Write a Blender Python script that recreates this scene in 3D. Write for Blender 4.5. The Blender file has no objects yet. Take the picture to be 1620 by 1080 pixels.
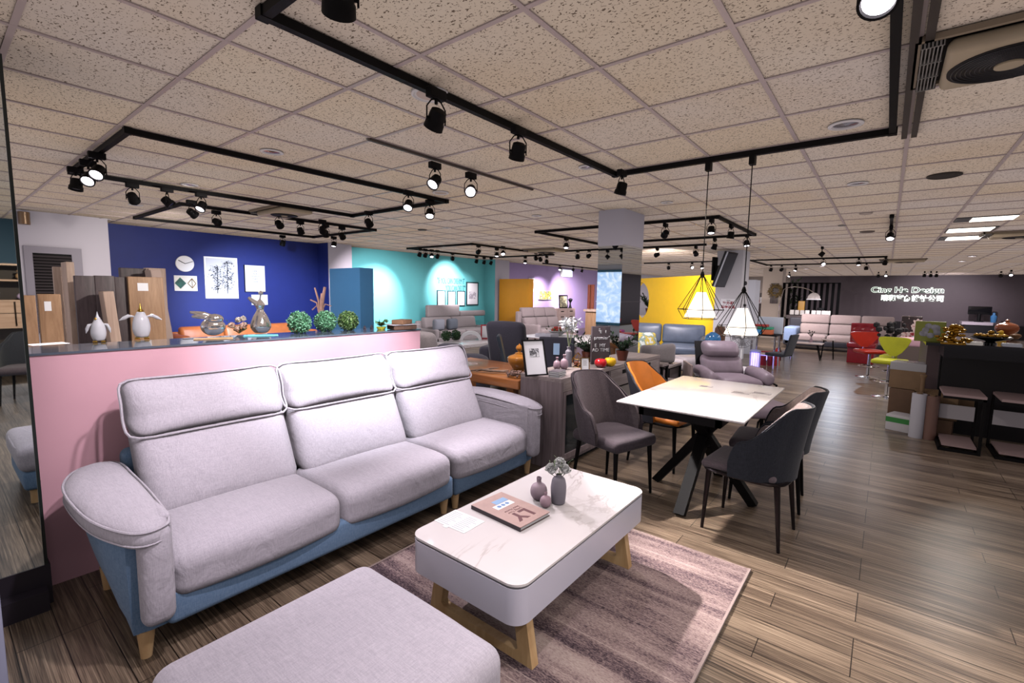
import bpy, bmesh, math, random
from math import pi, sin, cos, radians as R
from mathutils import Vector, Matrix, Euler
random.seed(7)
SC = bpy.context.scene
COL = SC.collection

# ------------------------------------------------------------------ camera
AX = Vector((0.78174903, -0.07755562, -0.61875162))   # world X in (right, up, forward) camera axes
AY = Vector((0.62336795, 0.07052454, 0.77874174))     # world Y
AZ = Vector((0.01675863, 0.99449053, -0.10347818))    # world Z
HC = 1.55
F = 741.4
cam_d = bpy.data.cameras.new('camera')
cam_d.sensor_width = 36
cam_d.lens = F / 1620 * 36
cam_d.clip_end = 200
cam = bpy.data.objects.new('camera', cam_d)
COL.objects.link(cam)
rv = Vector((AX[0], AY[0], AZ[0])); uv = Vector((AX[1], AY[1], AZ[1])); fv = Vector((AX[2], AY[2], AZ[2]))
m = Matrix.Identity(4)
for i in range(3):
    m[i][0] = rv[i]; m[i][1] = uv[i]; m[i][2] = -fv[i]
m[2][3] = HC
cam.matrix_world = m
SC.camera = cam

# ------------------------------------------------------------------ world, exposure
SC.view_settings.view_transform = 'Standard'
SC.view_settings.look = 'None'
SC.view_settings.exposure = 0.0
SC.view_settings.gamma = 1.0
SC.view_settings.use_curve_mapping = False
W = bpy.data.worlds.new('world'); SC.world = W; W.use_nodes = True
W.node_tree.nodes['Background'].inputs[0].default_value = (0.95, 0.86, 0.88, 1)
W.node_tree.nodes['Background'].inputs[1].default_value = 0.53
SC.cycles.use_fast_gi = True
SC.cycles.fast_gi_method = 'REPLACE'
SC.cycles.ao_bounces_render = 1
SC.cycles.ao_bounces = 1
W.light_settings.ao_factor = 1.0
W.light_settings.distance = 1.1
SC.cycles.max_bounces = 6
SC.cycles.diffuse_bounces = 3
SC.cycles.glossy_bounces = 3
SC.cycles.transmission_bounces = 6
SC.cycles.transparent_max_bounces = 6
SC.cycles.sample_clamp_indirect = 4
SC.cycles.use_denoising = True
SC.cycles.caustics_reflective = False
SC.cycles.caustics_refractive = False
SC.cycles.use_light_tree = True

def lin(h):
    if isinstance(h, str):
        h = h.lstrip('#'); c = [int(h[i:i + 2], 16) / 255 for i in (0, 2, 4)]
    else:
        c = [x / 255 for x in h]
    return tuple(x / 12.92 if x <= 0.04045 else ((x + 0.055) / 1.055) ** 2.4 for x in c) + (1,)

def spotlamp(pos, target, watts, angle=50, blend=.6, col=(1, .93, .96), rad=.035):
    d = bpy.data.lights.new('spot_beam', 'SPOT'); d.energy = watts; d.spot_size = R(angle); d.spot_blend = blend
    d.color = col; d.shadow_soft_size = rad
    o = bpy.data.objects.new('spot_beam', d); COL.objects.link(o)
    o.location = Vector(pos) + (Vector(target) - Vector(pos)).normalized() * .09      # just in front of the lens
    o.rotation_euler = (Vector(target) - Vector(pos)).to_track_quat('-Z', 'Y').to_euler()
    return o

def pointlamp(pos, watts, col=(1, .85, .68), rad=.06):
    d = bpy.data.lights.new('bulb_light', 'POINT'); d.energy = watts; d.color = col; d.shadow_soft_size = rad
    o = bpy.data.objects.new('bulb_light', d); COL.objects.link(o); o.location = pos
    return o

COOL = (1, .91, .98); WARM = (1, .84, .66); NEUT = (1, .92, .86); BLU = (.72, .82, 1)
# beams of the track lights, with one added spot: (position, target, watts, cone, blend, colour)
BEAMS = [
    ((-2.03, 1.62, 2.40), (-3.25, 1.85, 1.08), 330, 66, 1.0, (.92, .92, 1)),     # partition behind the sofa
    ((-1.97, 1.15, 2.38), (-3.1, .85, .9), 75, 70, 1.0, COOL),
    ((-2.02, 2.5, 2.40), (-2.75, 2.5, .7), 150, 60, .9, COOL),
    ((-2.92, 2.67, 2.42), (-1.2, 1.9, .3), 130, 60, .6, COOL),
    ((-1.85, 3.72, 2.38), (-1.6, 3.4, .5), 60, 80, .7, COOL),
    ((-1.2, 3.9, 2.38), (-1.0, 3.7, .7), 30, 90, .8, WARM),
    ((-2.91, 3.08, 2.42), (.2, 2.9, 0), 950, 40, .6, (1, .91, .88)),
    ((-.06, 1.9, 2.38), (-.35, 1.9, 0), 40, 80, .7, NEUT),
    ((-1.39, .88, 2.42), (-2.5, .9, .5), 110, 62, 1.0, COOL),
    ((-.6, .91, 2.38), (-1.3, .8, .4), 50, 75, .8, COOL),
    ((-2.9, 3.0, 2.38), (-2.6, 4.2, .8), 80, 70, .7, COOL),
    ((-2.9, 3.6, 2.38), (-2.0, 4.6, .8), 60, 80, .7, NEUT),
    ((-5.6, .97, 2.38), (-3.6, 1.0, 1.25), 110, 60, .8, COOL),
    ((-7.25, 2.4, 2.38), (-8.0, 4.85, 1.3), 60, 60, .9, COOL),
    ((-4.2, 3.6, 2.38), (-4.6, 4.8, .6), 80, 80, .8, COOL),
    ((-4.2, 2.6, 2.38), (-6.6, 1.6, 1.2), 90, 80, .8, NEUT),
    ((-7.3, 3.2, 2.38), (-10.7, 4.6, .8), 460, 60, .9, BLU),
    ((-7.3, 4.8, 2.38), (-10.7, 7.6, 1.35), 420, 40, .8, COOL),
    ((-7.3, 2.3, 2.38), (-10.7, 2.6, 1.5), 60, 75, .8, NEUT),
    ((-9.4, 8.0, 2.4), (-10.75, 7.6, 1.3), 260, 75, 1.0, COOL),
    ((-9.5, 10.1, 2.4), (-10.75, 10.2, 1.75), 260, 75, 1.0, COOL),
    ((-9.5, 10.9, 2.4), (-10.75, 10.9, 1.4), 30, 70, .8, COOL),
    ((-7.4, 9.4, 2.4), (-8.6, 9.4, .5), 90, 85, .8, COOL),
    ((-9.7, 14.5, 2.4), (-10.7, 15.2, 1.3), 260, 75, 1.0, COOL),
    ((-9.0, 15.5, 2.4), (-10.7, 17.0, 1.3), 450, 65, 1.0, COOL),
    ((-1.98, 1.0, 2.38), (-3.45, .8, 1.3), 22, 45, .9, COOL),  # added spot to brighten the penguins, no lamp head there
    ((-6.0, 10.2, 2.4), (-7.5, 12.0, .4), 110, 85, .8, COOL),
    ((-1.9, 7.5, 2.4), (-1.9, 7.6, .4), 45, 85, .8, COOL),
    ((-3.6, 6.8, 2.4), (-3.4, 7.6, .5), 70, 85, .8, COOL),
    ((-1.9, 8.9, 2.4), (-1.0, 9.5, 0), 60, 80, .8, NEUT),
    ((-3.6, 9.2, 2.4), (-3.7, 10.6, .7), 100, 80, .8, COOL),
    ((-4.0, 10.3, 2.4), (-4.9, 12.8, 1.7), 320, 85, .8, NEUT),
    ((-2.2, 15.3, 2.4), (-2.0, 17.0, .5), 150, 85, .8, COOL),
    ((-.9, 15.3, 2.4), (-1.2, 12.6, 0), 60, 70, .8, BLU),
    ((-.7, 17.7, 2.4), (-1.0, 19.5, .6), 150, 85, .8, COOL),
    ((-3.0, 15.3, 2.4), (-3.2, 16.8, 1.0), 90, 85, .8, NEUT),
    ((-.04, 10.3, 2.4), (.8, 9.0, .9), 22, 80, .8, COOL),
    ((2.2, 24.6, 2.4), (1.8, 27.9, .9), 180, 85, .8, COOL),
    ((-2.6, 22.5, 2.4), (-3.4, 24.4, 1.0), 120, 85, .8, COOL),
    ((-.2, 21.0, 2.4), (0.4, 23.0, .8), 120, 90, .8, COOL),
    ((-7.3, 5.1, 2.4), (-5.6, 6.5, .4), 90, 85, .8, COOL),
    ((1.4, 1.2, 2.38), (3.6, .6, 1.0), 90, 85, .8, WARM),
    ((-3.4, -.9, 2.38), (-2.4, .2, 0), 30, 85, .8, COOL),
    ((.6, .6, 2.38), (.4, 1.2, 0), 45, 95, .8, NEUT),
    ((.9, 4.4, 2.38), (.5, 4.2, 0), 12, 100, .9, NEUT),
]
for k, b in enumerate(BEAMS):
    spotlamp(b[0], b[1], b[2] * (2.3 if k > 10 else 1.15), *b[3:])

# ------------------------------------------------------------------ picture ray -> point in the room
def P(u, v, X=None, Y=None, Z=None, D=None):
    c = Vector(((u - 810) / F, (540 - v) / F, 1.0))
    d = Vector((c.dot(AX), c.dot(AY), c.dot(AZ)))
    if X is not None: k = X / d.x
    elif Y is not None: k = Y / d.y
    elif Z is not None: k = (Z - HC) / d.z
    else: k = D
    return Vector((d.x * k, d.y * k, HC + d.z * k))
def depth(p):
    return p[0] * AX[2] + p[1] * AY[2] + (p[2] - HC) * AZ[2]

# ------------------------------------------------------------------ mesh builder
class MB:
    def __init__(s):
        s.v = []; s.f = []; s.mi = []; s.M = Matrix.Identity(4)
    def add(s, vs, fs, mi=0):
        o = len(s.v)
        s.v += [s.M @ Vector(p) for p in vs]
        s.f += [tuple(i + o for i in f) for f in fs]
        s.mi += [mi] * len(fs)
        return s
    def box(s, x0, x1, y0, y1, z0, z1, mi=0):
        vs = [(x, y, z) for x in (x0, x1) for y in (y0, y1) for z in (z0, z1)]
        return s.add(vs, [(0, 1, 3, 2), (4, 6, 7, 5), (0, 4, 5, 1), (2, 3, 7, 6), (0, 2, 6, 4), (1, 5, 7, 3)], mi)
    def cbox(s, c, d, mi=0):
        return s.box(c[0] - d[0] / 2, c[0] + d[0] / 2, c[1] - d[1] / 2, c[1] + d[1] / 2, c[2] - d[2] / 2, c[2] + d[2] / 2, mi)
    def soft(s, c, d, r=.04, bulge=(0, 0, 0), n=10, fn=None, mi=0):
        # rounded block: c centre, d full size, r corner radius, bulge share per axis
        h = [x / 2 for x in d]; r = min([r] + h)
        def axis(hh):
            k = max(3, n)
            a = []
            for i in range(4): a.append(-hh + r * (1 - cos(pi / 2 * i / 4)))
            inner = k - 4 if k > 5 else 2
            for i in range(inner + 1): a.append(-hh + r + (2 * hh - 2 * r) * i / inner)
            for i in range(1, 5): a.append(hh - r + r * sin(pi / 2 * i / 4))
            return a
        ax = [axis(q) for q in h]
        key = {}; vs = []; fs = []
        def vert(p):
            k = (round(p[0], 6), round(p[1], 6), round(p[2], 6))
            if k in key: return key[k]
            core = [max(-h[i] + r, min(h[i] - r, p[i])) for i in range(3)]
            dv = Vector([p[i] - core[i] for i in range(3)])
            if dv.length > 1e-9: dv = dv.normalized() * r
            q = [core[i] + dv[i] for i in range(3)]
            u = [max(-1, min(1, q[i] / h[i])) for i in range(3)]
            o = list(q)
            for i in range(3):
                if bulge[i]:
                    j, k2 = [(1, 2), (0, 2), (0, 1)][i]
                    o[i] = q[i] * (1 + bulge[i] * (1 - u[j] ** 2) * (1 - u[k2] ** 2))
            o = [o[i] + c[i] for i in range(3)]
            if fn: o = fn(Vector(o))
            vs.append(tuple(o)); key[k] = len(vs) - 1
            return key[k]
        for i in range(3):
            j, k = [(1, 2), (2, 0), (0, 1)][i]
            for sg in (-1, 1):
                A, B = ax[j], ax[k]
                for a in range(len(A) - 1):
                    for b in range(len(B) - 1):
                        q = []
                        for (aa, bb) in ((a, b), (a + 1, b), (a + 1, b + 1), (a, b + 1)):
                            p = [0, 0, 0]; p[i] = sg * h[i]; p[j] = A[aa]; p[k] = B[bb]
                            q.append(vert(p))
                        if len(set(q)) > 2:
                            q = list(dict.fromkeys(q))
                            fs.append(tuple(q if sg > 0 else q[::-1]))
        return s.add(vs, fs, mi)
    def cyl(s, p0, p1, r0, r1=None, seg=12, mi=0):
        if r1 is None: r1 = r0
        p0 = Vector(p0); p1 = Vector(p1); d = (p1 - p0)
        q = d.to_track_quat('Z', 'Y') if d.length > 1e-9 else Matrix.Identity(3).to_quaternion()
        vs = []
        for (p, r) in ((p0, r0), (p1, r1)):
            for i in range(seg):
                a = 2 * pi * i / seg
                vs.append(tuple(p + q @ Vector((r * cos(a), r * sin(a), 0))))
        fs = [(i, (i + 1) % seg, seg + (i + 1) % seg, seg + i) for i in range(seg)]
        fs += [tuple(range(seg))[::-1], tuple(range(seg, 2 * seg))]
        return s.add(vs, fs, mi)
    def tube(s, pts, r, seg=8, closed=False, mi=0):
        pts = [Vector(p) for p in pts]; n = len(pts)
        rs = r if isinstance(r, (list, tuple)) else [r] * n
        vs = []; up = Vector((0, 0, 1)); prev = None
        for i in range(n):
            if closed: t = pts[(i + 1) % n] - pts[i - 1]
            else: t = pts[min(i + 1, n - 1)] - pts[max(i - 1, 0)]
            t.normalize()
            if prev is None:
                a = t.cross(up)
                if a.length < .05: a = t.cross(Vector((1, 0, 0)))
            else:
                a = prev - t * prev.dot(t)
                if a.length < 1e-4: a = t.cross(up)
            a.normalize(); b = t.cross(a); prev = a
            for k in range(seg):
                w = 2 * pi * k / seg
                vs.append(tuple(pts[i] + (a * cos(w) + b * sin(w)) * rs[i]))
        fs = []
        for i in range(n if closed else n - 1):
            j = (i + 1) % n
            for k in range(seg):
                l = (k + 1) % seg
                fs.append((i * seg + k, i * seg + l, j * seg + l, j * seg + k))
        if not closed:
            fs += [tuple(range(seg))[::-1], tuple(range((n - 1) * seg, n * seg))]
        return s.add(vs, fs, mi)
    def lathe(s, prof, c=(0, 0, 0), seg=24, sx=1, sy=1, mi=0):
        vs = []; fs = []
        for (r, z) in prof:
            for i in range(seg):
                a = 2 * pi * i / seg
                vs.append((c[0] + max(r, 1e-4) * cos(a) * sx, c[1] + max(r, 1e-4) * sin(a) * sy, c[2] + z))
        for j in range(len(prof) - 1):
            for i in range(seg):
                k = (i + 1) % seg
                fs.append((j * seg + i, j * seg + k, (j + 1) * seg + k, (j + 1) * seg + i))
        fs += [tuple(range(seg))[::-1], tuple(range((len(prof) - 1) * seg, len(prof) * seg))]
        return s.add(vs, fs, mi)
    def ball(s, c, r, seg=16, mi=0, rings=None):
        if not isinstance(r, (tuple, list)): r = (r, r, r)
        n = rings or seg // 2
        M0 = s.M.copy(); s.M = s.M @ Matrix.Translation(Vector(c)) @ Matrix.Diagonal((r[0], r[1], r[2], 1))
        s.lathe([(sin(pi * i / n), -cos(pi * i / n)) for i in range(n + 1)], seg=seg, mi=mi)
        s.M = M0
        return s
    def prism(s, poly, h0, h1, plane='XY', mi=0):
        n = len(poly)
        def mk(a, b, h):
            return {'XY': (a, b, h), 'XZ': (a, h, b), 'YZ': (h, a, b)}[plane]
        vs = [mk(a, b, h0) for a, b in poly] + [mk(a, b, h1) for a, b in poly]
        fs = [tuple(range(n))[::-1], tuple(range(n, 2 * n))] + [(i, (i + 1) % n, n + (i + 1) % n, n + i) for i in range(n)]
        return s.add(vs, fs, mi)
    def grid(s, fn, nu, nv, mi=0, closed=False):
        vs = [tuple(fn(i / nu, j / nv)) for i in range(nu + 1) for j in range(nv + 1)]
        fs = [(i * (nv + 1) + j, (i + 1) * (nv + 1) + j, (i + 1) * (nv + 1) + j + 1, i * (nv + 1) + j + 1) for i in range(nu) for j in range(nv)]
        return s.add(vs, fs, mi)
    def loft(s, rings, mi=0):
        n = len(rings[0]); vs = [tuple(p) for r_ in rings for p in r_]
        fs = [(i * n + j, i * n + (j + 1) % n, (i + 1) * n + (j + 1) % n, (i + 1) * n + j) for i in range(len(rings) - 1) for j in range(n)]
        fs += [tuple(range(n))[::-1], tuple(range((len(rings) - 1) * n, len(rings) * n))]
        return s.add(vs, fs, mi)
    def shell(s, fn, nu, nv, th, mi=0):
        # closed sheet of thickness th along the surface normal
        def nrm(a, b):
            e = 1e-3
            a0, a1, b0, b1 = max(0, a - e), min(1, a + e), max(0, b - e), min(1, b + e)
            d = (Vector(fn(a1, b)) - Vector(fn(a0, b))).cross(Vector(fn(a, b1)) - Vector(fn(a, b0)))
            return d.normalized() if d.length > 1e-12 else Vector((0, 0, 1))
        A = [[Vector(fn(i / nu, j / nv)) for j in range(nv + 1)] for i in range(nu + 1)]
        B = [[A[i][j] + nrm(i / nu, j / nv) * th for j in range(nv + 1)] for i in range(nu + 1)]
        w = nv + 1; N = (nu + 1) * w
        vs = [tuple(p) for r_ in A for p in r_] + [tuple(p) for r_ in B for p in r_]
        fs = []
        for i in range(nu):
            for j in range(nv):
                a, b, c, d = i * w + j, (i + 1) * w + j, (i + 1) * w + j + 1, i * w + j + 1
                fs.append((d, c, b, a)); fs.append((a + N, b + N, c + N, d + N))
        for i in range(nu):
            a, b = i * w, (i + 1) * w; fs.append((a, b, b + N, a + N))
            a, b = i * w + nv, (i + 1) * w + nv; fs.append((b, a, a + N, b + N))
        for j in range(nv):
            a, b = j, j + 1; fs.append((b, a, a + N, b + N))
            a, b = nu * w + j, nu * w + j + 1; fs.append((a, b, b + N, a + N))
        return s.add(vs, fs, mi)

WM = {}
def link(mb, name, mats, parent=None, world=False, smooth=40, loc=None, rz=0):
    if not isinstance(mats, (list, tuple)): mats = [mats]
    me = bpy.data.meshes.new(name)
    vs = mb.v
    if world and parent is not None:
        inv = WM[parent.name].inverted(); vs = [inv @ p for p in vs]
    elif world and loc is not None:
        inv = (Matrix.Translation(Vector(loc)) @ Matrix.Rotation(rz, 4, 'Z')).inverted(); vs = [inv @ p for p in vs]
    me.from_pydata([tuple(p) for p in vs], [], mb.f)
    for mt in mats: me.materials.append(mt)
    if len(mats) > 1: me.polygons.foreach_set('material_index', mb.mi)
    bm = bmesh.new(); bm.from_mesh(me)
    bmesh.ops.recalc_face_normals(bm, faces=bm.faces)
    bm.to_mesh(me); bm.free()
    if smooth:
        me.shade_smooth()
        me.set_sharp_from_angle(angle=R(smooth))
    me.update()
    o = bpy.data.objects.new(name, me); COL.objects.link(o)
    if parent is not None: o.parent = parent
    if loc is not None: o.location = loc
    if rz: o.rotation_euler = (0, 0, rz)
    base = WM[parent.name] if parent is not None and parent.name in WM else Matrix.Identity(4)
    WM[o.name] = base @ Matrix.Translation(Vector(loc or (0, 0, 0))) @ Matrix.Rotation(rz, 4, 'Z')
    return o
def T(name, label, cat, loc=(0, 0, 0), rz=0, group=None):
    o = bpy.data.objects.new(name, None); COL.objects.link(o)
    o.location = loc; o.rotation_euler = (0, 0, rz); o.empty_display_size = .1
    o['label'] = label; o['category'] = cat
    if group: o['group'] = group
    WM[o.name] = Matrix.Translation(Vector(loc)) @ Matrix.Rotation(rz, 4, 'Z')
    return o
def S(mb, name, mat, label, cat, loc=None, rz=0, group=None, smooth=40, world=False, kind=None):
    o = link(mb, name, mat, None, world, smooth, loc, rz)
    o['label'] = label; o['category'] = cat
    if group: o['group'] = group
    if kind: o['kind'] = kind
    return o
def ST(mb, name, mat, smooth=0, parent=None):
    o = link(mb, name, mat, parent, False, smooth)
    if parent is None: o['kind'] = 'structure'
    return o
def dup(root, loc, rz, label, group=None):
    r = root.copy(); COL.objects.link(r); r.location = loc; r.rotation_euler = (0, 0, rz); r['label'] = label
    if group: r['group'] = group
    WM[r.name] = Matrix.Translation(Vector(loc)) @ Matrix.Rotation(rz, 4, 'Z')
    def rec(a, b):
        for ch in list(a.children):
            c = ch.copy(); COL.objects.link(c); c.parent = b; rec(ch, c)
    rec(root, r)
    return r
def text(body, name, mat, size, loc, rot, parent=None, extrude=.002, align='CENTER', bold=0.0, sx=1):
    c = bpy.data.curves.new(name, 'FONT'); c.body = body; c.size = size; c.extrude = extrude; c.align_x = align; c.align_y = 'CENTER'
    c.offset = bold
    o = bpy.data.objects.new(name, c); COL.objects.link(o)
    c.materials.append(mat)
    bpy.context.view_layer.update()
    me = bpy.data.meshes.new_from_object(o.evaluated_get(bpy.context.evaluated_depsgraph_get()))
    bpy.data.objects.remove(o); bpy.data.curves.remove(c)
    o = bpy.data.objects.new(name, me); COL.objects.link(o)
    o.location = loc; o.rotation_euler = rot; o.scale = (sx, 1, 1)
    if parent is not None:
        o.parent = parent
    return o
FX = (R(90), 0, R(90))    # reads when seen from +X
FY = (R(90), 0, 0)        # reads when seen from -Y

# ------------------------------------------------------------------ materials
def newmat(name):
    mt = bpy.data.materials.new(name); mt.use_nodes = True
    nt = mt.node_tree; b = nt.nodes['Principled BSDF']
    return mt, nt, b
class N:
    def __init__(s, nt): s.nt = nt
    def n(s, t, **k):
        o = s.nt.nodes.new(t)
        for a, b in k.items(): setattr(o, a, b)
        return o
    def l(s, a, b): s.nt.links.new(a, b)
    def coord(s, scale=(1, 1, 1), rot=(0, 0, 0), kind='Object', loc=(0, 0, 0)):
        t = s.n('ShaderNodeTexCoord'); mp = s.n('ShaderNodeMapping')
        mp.inputs['Scale'].default_value = scale; mp.inputs['Rotation'].default_value = rot; mp.inputs['Location'].default_value = loc
        s.l(t.outputs[kind], mp.inputs[0]); return mp.outputs[0]
    def noise(s, vec, scale=5, detail=3, rough=.5, dist=0):
        t = s.n('ShaderNodeTexNoise'); t.inputs['Scale'].default_value = scale; t.inputs['Detail'].default_value = detail
        t.inputs['Roughness'].default_value = rough; t.inputs['Distortion'].default_value = dist
        if vec is not None: s.l(vec, t.inputs['Vector'])
        return t.outputs['Fac']
    def ramp(s, fac, stops, interp='LINEAR'):
        r = s.n('ShaderNodeValToRGB'); r.color_ramp.interpolation = interp
        while len(r.color_ramp.elements) < len(stops): r.color_ramp.elements.new(.5)
        for e, (p, c) in zip(r.color_ramp.elements, stops): e.position = p; e.color = c if len(c) == 4 else (*c, 1)
        s.l(fac, r.inputs[0]); return r.outputs[0]
    def mix(s, fac, a, b, mode='MIX'):
        x = s.n('ShaderNodeMix', data_type='RGBA', blend_type=mode)
        for i, v in ((0, fac), (6, a), (7, b)):
            if hasattr(v, 'is_linked') or hasattr(v, 'links'): s.l(v, x.inputs[i])
            else: x.inputs[i].default_value = v
        return x.outputs[2]
    def bump(s, h, strength=.3, dist=.01):
        b = s.n('ShaderNodeBump'); b.inputs['Strength'].default_value = strength; b.inputs['Distance'].default_value = dist
        s.l(h, b.inputs['Height']); return b.outputs[0]
G = lambda x: (x, x, x, 1)
MATS = {}
def pbr(name, col, rough=.5, metal=0, var=.0, vs=6, bump=0, bs=60, coat=0, emit=None, es=0, trans=0, alpha=1, spec=None):
    if name in MATS: return MATS[name]
    mt, nt, b = newmat(name); n = N(nt); c = lin(col)
    b.inputs['Base Color'].default_value = c; b.inputs['Roughness'].default_value = rough; b.inputs['Metallic'].default_value = metal
    if coat: b.inputs['Coat Weight'].default_value = coat; b.inputs['Coat Roughness'].default_value = .08
    if spec is not None: b.inputs['Specular IOR Level'].default_value = spec
    if trans: b.inputs['Transmission Weight'].default_value = trans
    if alpha < 1: b.inputs['Alpha'].default_value = alpha
    if emit: b.inputs['Emission Color'].default_value = lin(emit); b.inputs['Emission Strength'].default_value = es
    if var:
        f = n.noise(n.coord(), vs, 4)
        n.l(n.ramp(f, [(.25, tuple(x * (1 - var) for x in c[:3])), (.75, tuple(min(1, x * (1 + var)) for x in c[:3]))]), b.inputs['Base Color'])
    if bump: n.l(n.bump(n.noise(n.coord(), bs, 3), bump, .004), b.inputs['Normal'])
    MATS[name] = mt
    return mt
def fabric(name, col, col2=None, s=1.0, rough=.9, wr=0):
    if name in MATS: return MATS[name]
    mt, nt, b = newmat(name); n = N(nt); c = lin(col); c2 = lin(col2) if col2 else tuple(x * .72 for x in c[:3]) + (1,)
    a1 = n.noise(n.coord((260 * s, 25 * s, 260 * s)), 1, 2); a2 = n.noise(n.coord((260 * s, 260 * s, 25 * s)), 1, 2); a3 = n.noise(n.coord((25 * s, 260 * s, 60 * s)), 1, 2)
    mx = n.mix(.5, a1, a2); mx2 = n.mix(.35, mx, a3)
    n.l(n.ramp(mx2, [(.3, c2), (.62, c)]), b.inputs['Base Color'])
    b.inputs['Roughness'].default_value = rough
    b.inputs['Sheen Weight'].default_value = .15
    b.inputs['Specular IOR Level'].default_value = .2
    n.l(n.bump(mx2, .35, .003), b.inputs['Normal'])
    if wr:
        b2 = n.n('ShaderNodeBump'); b2.inputs['Strength'].default_value = wr; b2.inputs['Distance'].default_value = .03
        n.l(n.noise(n.coord((1, 2.2, 1.6)), 4.5, 3, .55, .8), b2.inputs['Height']); n.l(b2.outputs[0], b.inputs['Normal'].links[0].from_node.inputs['Normal'])
    MATS[name] = mt; return mt
def wood(name, c1, c2, sc=(2, 30, 30), rough=.5, coat=0):
    if name in MATS: return MATS[name]
    mt, nt, b = newmat(name); n = N(nt)
    f = n.noise(n.coord(sc), 1, 6, .65, .6)
    n.l(n.ramp(f, [(.3, lin(c1)), (.68, lin(c2))]), b.inputs['Base Color'])
    b.inputs['Roughness'].default_value = rough
    if coat: b.inputs['Coat Weight'].default_value = coat
    n.l(n.bump(f, .12, .003), b.inputs['Normal'])
    MATS[name] = mt; return mt
def leather(name, col, rough=.42):
    if name in MATS: return MATS[name]
    mt, nt, b = newmat(name); n = N(nt); c = lin(col)
    b.inputs['Roughness'].default_value = rough
    f = n.noise(n.coord(), 9, 4)
    n.l(n.ramp(f, [(.3, tuple(x * .82 for x in c[:3])), (.7, c)]), b.inputs['Base Color'])
    vo = n.n('ShaderNodeTexVoronoi'); vo.inputs['Scale'].default_value = 220; n.l(n.coord(), vo.inputs['Vector'])
    n.l(n.bump(vo.outputs['Distance'], .12, .002), b.inputs['Normal'])
    MATS[name] = mt; return mt
def floor_mat():
    mt, nt, b = newmat('striated_wood_planks'); n = N(nt)
    br = n.n('ShaderNodeTexBrick'); br.offset = .37; br.offset_frequency = 3
    br.inputs['Scale'].default_value = 1; br.inputs['Mortar Size'].default_value = .0022; br.inputs['Mortar Smooth'].default_value = .2
    br.inputs['Brick Width'].default_value = .92; br.inputs['Row Height'].default_value = .142
    br.inputs['Color1'].default_value = G(0); br.inputs['Color2'].default_value = G(1); br.inputs['Mortar'].default_value = G(.5); br.inputs['Bias'].default_value = 0
    n.l(n.coord(), br.inputs['Vector'])
    streak = n.noise(n.coord((1.8, 105, 1)), 1, 4, .7, .1)
    fine = n.noise(n.coord((4, 260, 1)), 1, 2, .6)
    wide = n.noise(n.coord((.5, 9, 1)), 1, 2)
    st = n.mix(.35, streak, fine); st = n.mix(.25, st, wide)
    c = n.ramp(st, [(.36, lin('#241c17')), (.46, lin('#54463a')), (.54, lin('#7f6e5c')), (.66, lin('#b5a18a'))])
    tone = n.ramp(br.outputs['Color'], [(0, G(.78)), (1, G(1.12))])
    c = n.mix(1, c, tone, 'MULTIPLY')
    c = n.mix(br.outputs['Fac'], c, lin('#16100d'))
    n.l(c, b.inputs['Base Color'])
    n.l(n.ramp(st, [(.2, G(.36)), (.8, G(.26))]), b.inputs['Roughness'])
    b.inputs['Specular IOR Level'].default_value = .6
    hm = n.mix(br.outputs['Fac'], st, G(0))
    n.l(n.bump(hm, .35, .003), b.inputs['Normal'])
    return mt
def tile_mat():
    mt, nt, b = newmat('fissured_ceiling_tile'); n = N(nt)
    a = n.noise(n.coord((1, 1, 1), (0, 0, .5)), 78, 2, .5, .8)
    a2 = n.noise(n.coord((1, 2.6, 1), (0, 0, -.9)), 44, 1.5, .5, .3)
    sp = n.ramp(a, [(.345, G(1)), (.38, G(0))]); sp2 = n.ramp(a2, [(.32, G(1)), (.35, G(0))])
    both = n.mix(1, sp, sp2, 'LIGHTEN')
    # each tile has yellowed a little differently
    vo = n.n('ShaderNodeTexBrick'); vo.offset = 0; vo.inputs['Scale'].default_value = 1; vo.inputs['Mortar Size'].default_value = 0
    vo.inputs['Brick Width'].default_value = .6; vo.inputs['Row Height'].default_value = .6
    vo.inputs['Color1'].default_value = lin('#e0d0bb'); vo.inputs['Color2'].default_value = lin('#d9ccc2')
    n.l(n.coord(loc=(1.7775, -1.5214, 0)), vo.inputs['Vector'])
    big = n.noise(n.coord(), .9, 3)
    base = n.mix(n.ramp(big, [(.35, G(0)), (.7, G(.6))]), vo.outputs['Color'], lin('#d8bf9f'))
    n.l(n.mix(both, base, lin('#6f6052')), b.inputs['Base Color'])
    b.inputs['Roughness'].default_value = .95; b.inputs['Specular IOR Level'].default_value = .1
    n.l(n.bump(both, -.6, .004), b.inputs['Normal'])
    return mt
def marble_mat(name, base='#f0eae8', vein='#b9aca4', sc=2.2):
    mt, nt, b = newmat(name); n = N(nt)
    w = n.noise(n.coord((1, .45, 1), (0, 0, .7)), sc, 6, .6, 1.2)
    v = n.ramp(w, [(.478, G(0)), (.498, G(1)), (.502, G(1)), (.525, G(0))])
    fade = n.noise(n.coord(), 1.7, 2); fd = n.ramp(fade, [(.45, G(0)), (.62, G(.6))])
    k = n.mix(1, v, fd, 'MULTIPLY')
    cloud = n.noise(n.coord(), 5, 4)
    bs = n.mix(n.ramp(cloud, [(.4, G(0)), (.8, G(.35))]), lin(base), lin('#d9d0ce'))
    n.l(n.mix(k, bs, lin(vein)), b.inputs['Base Color'])
    b.inputs['Roughness'].default_value = .16; b.inputs['Coat Weight'].default_value = .3
    return mt
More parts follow.
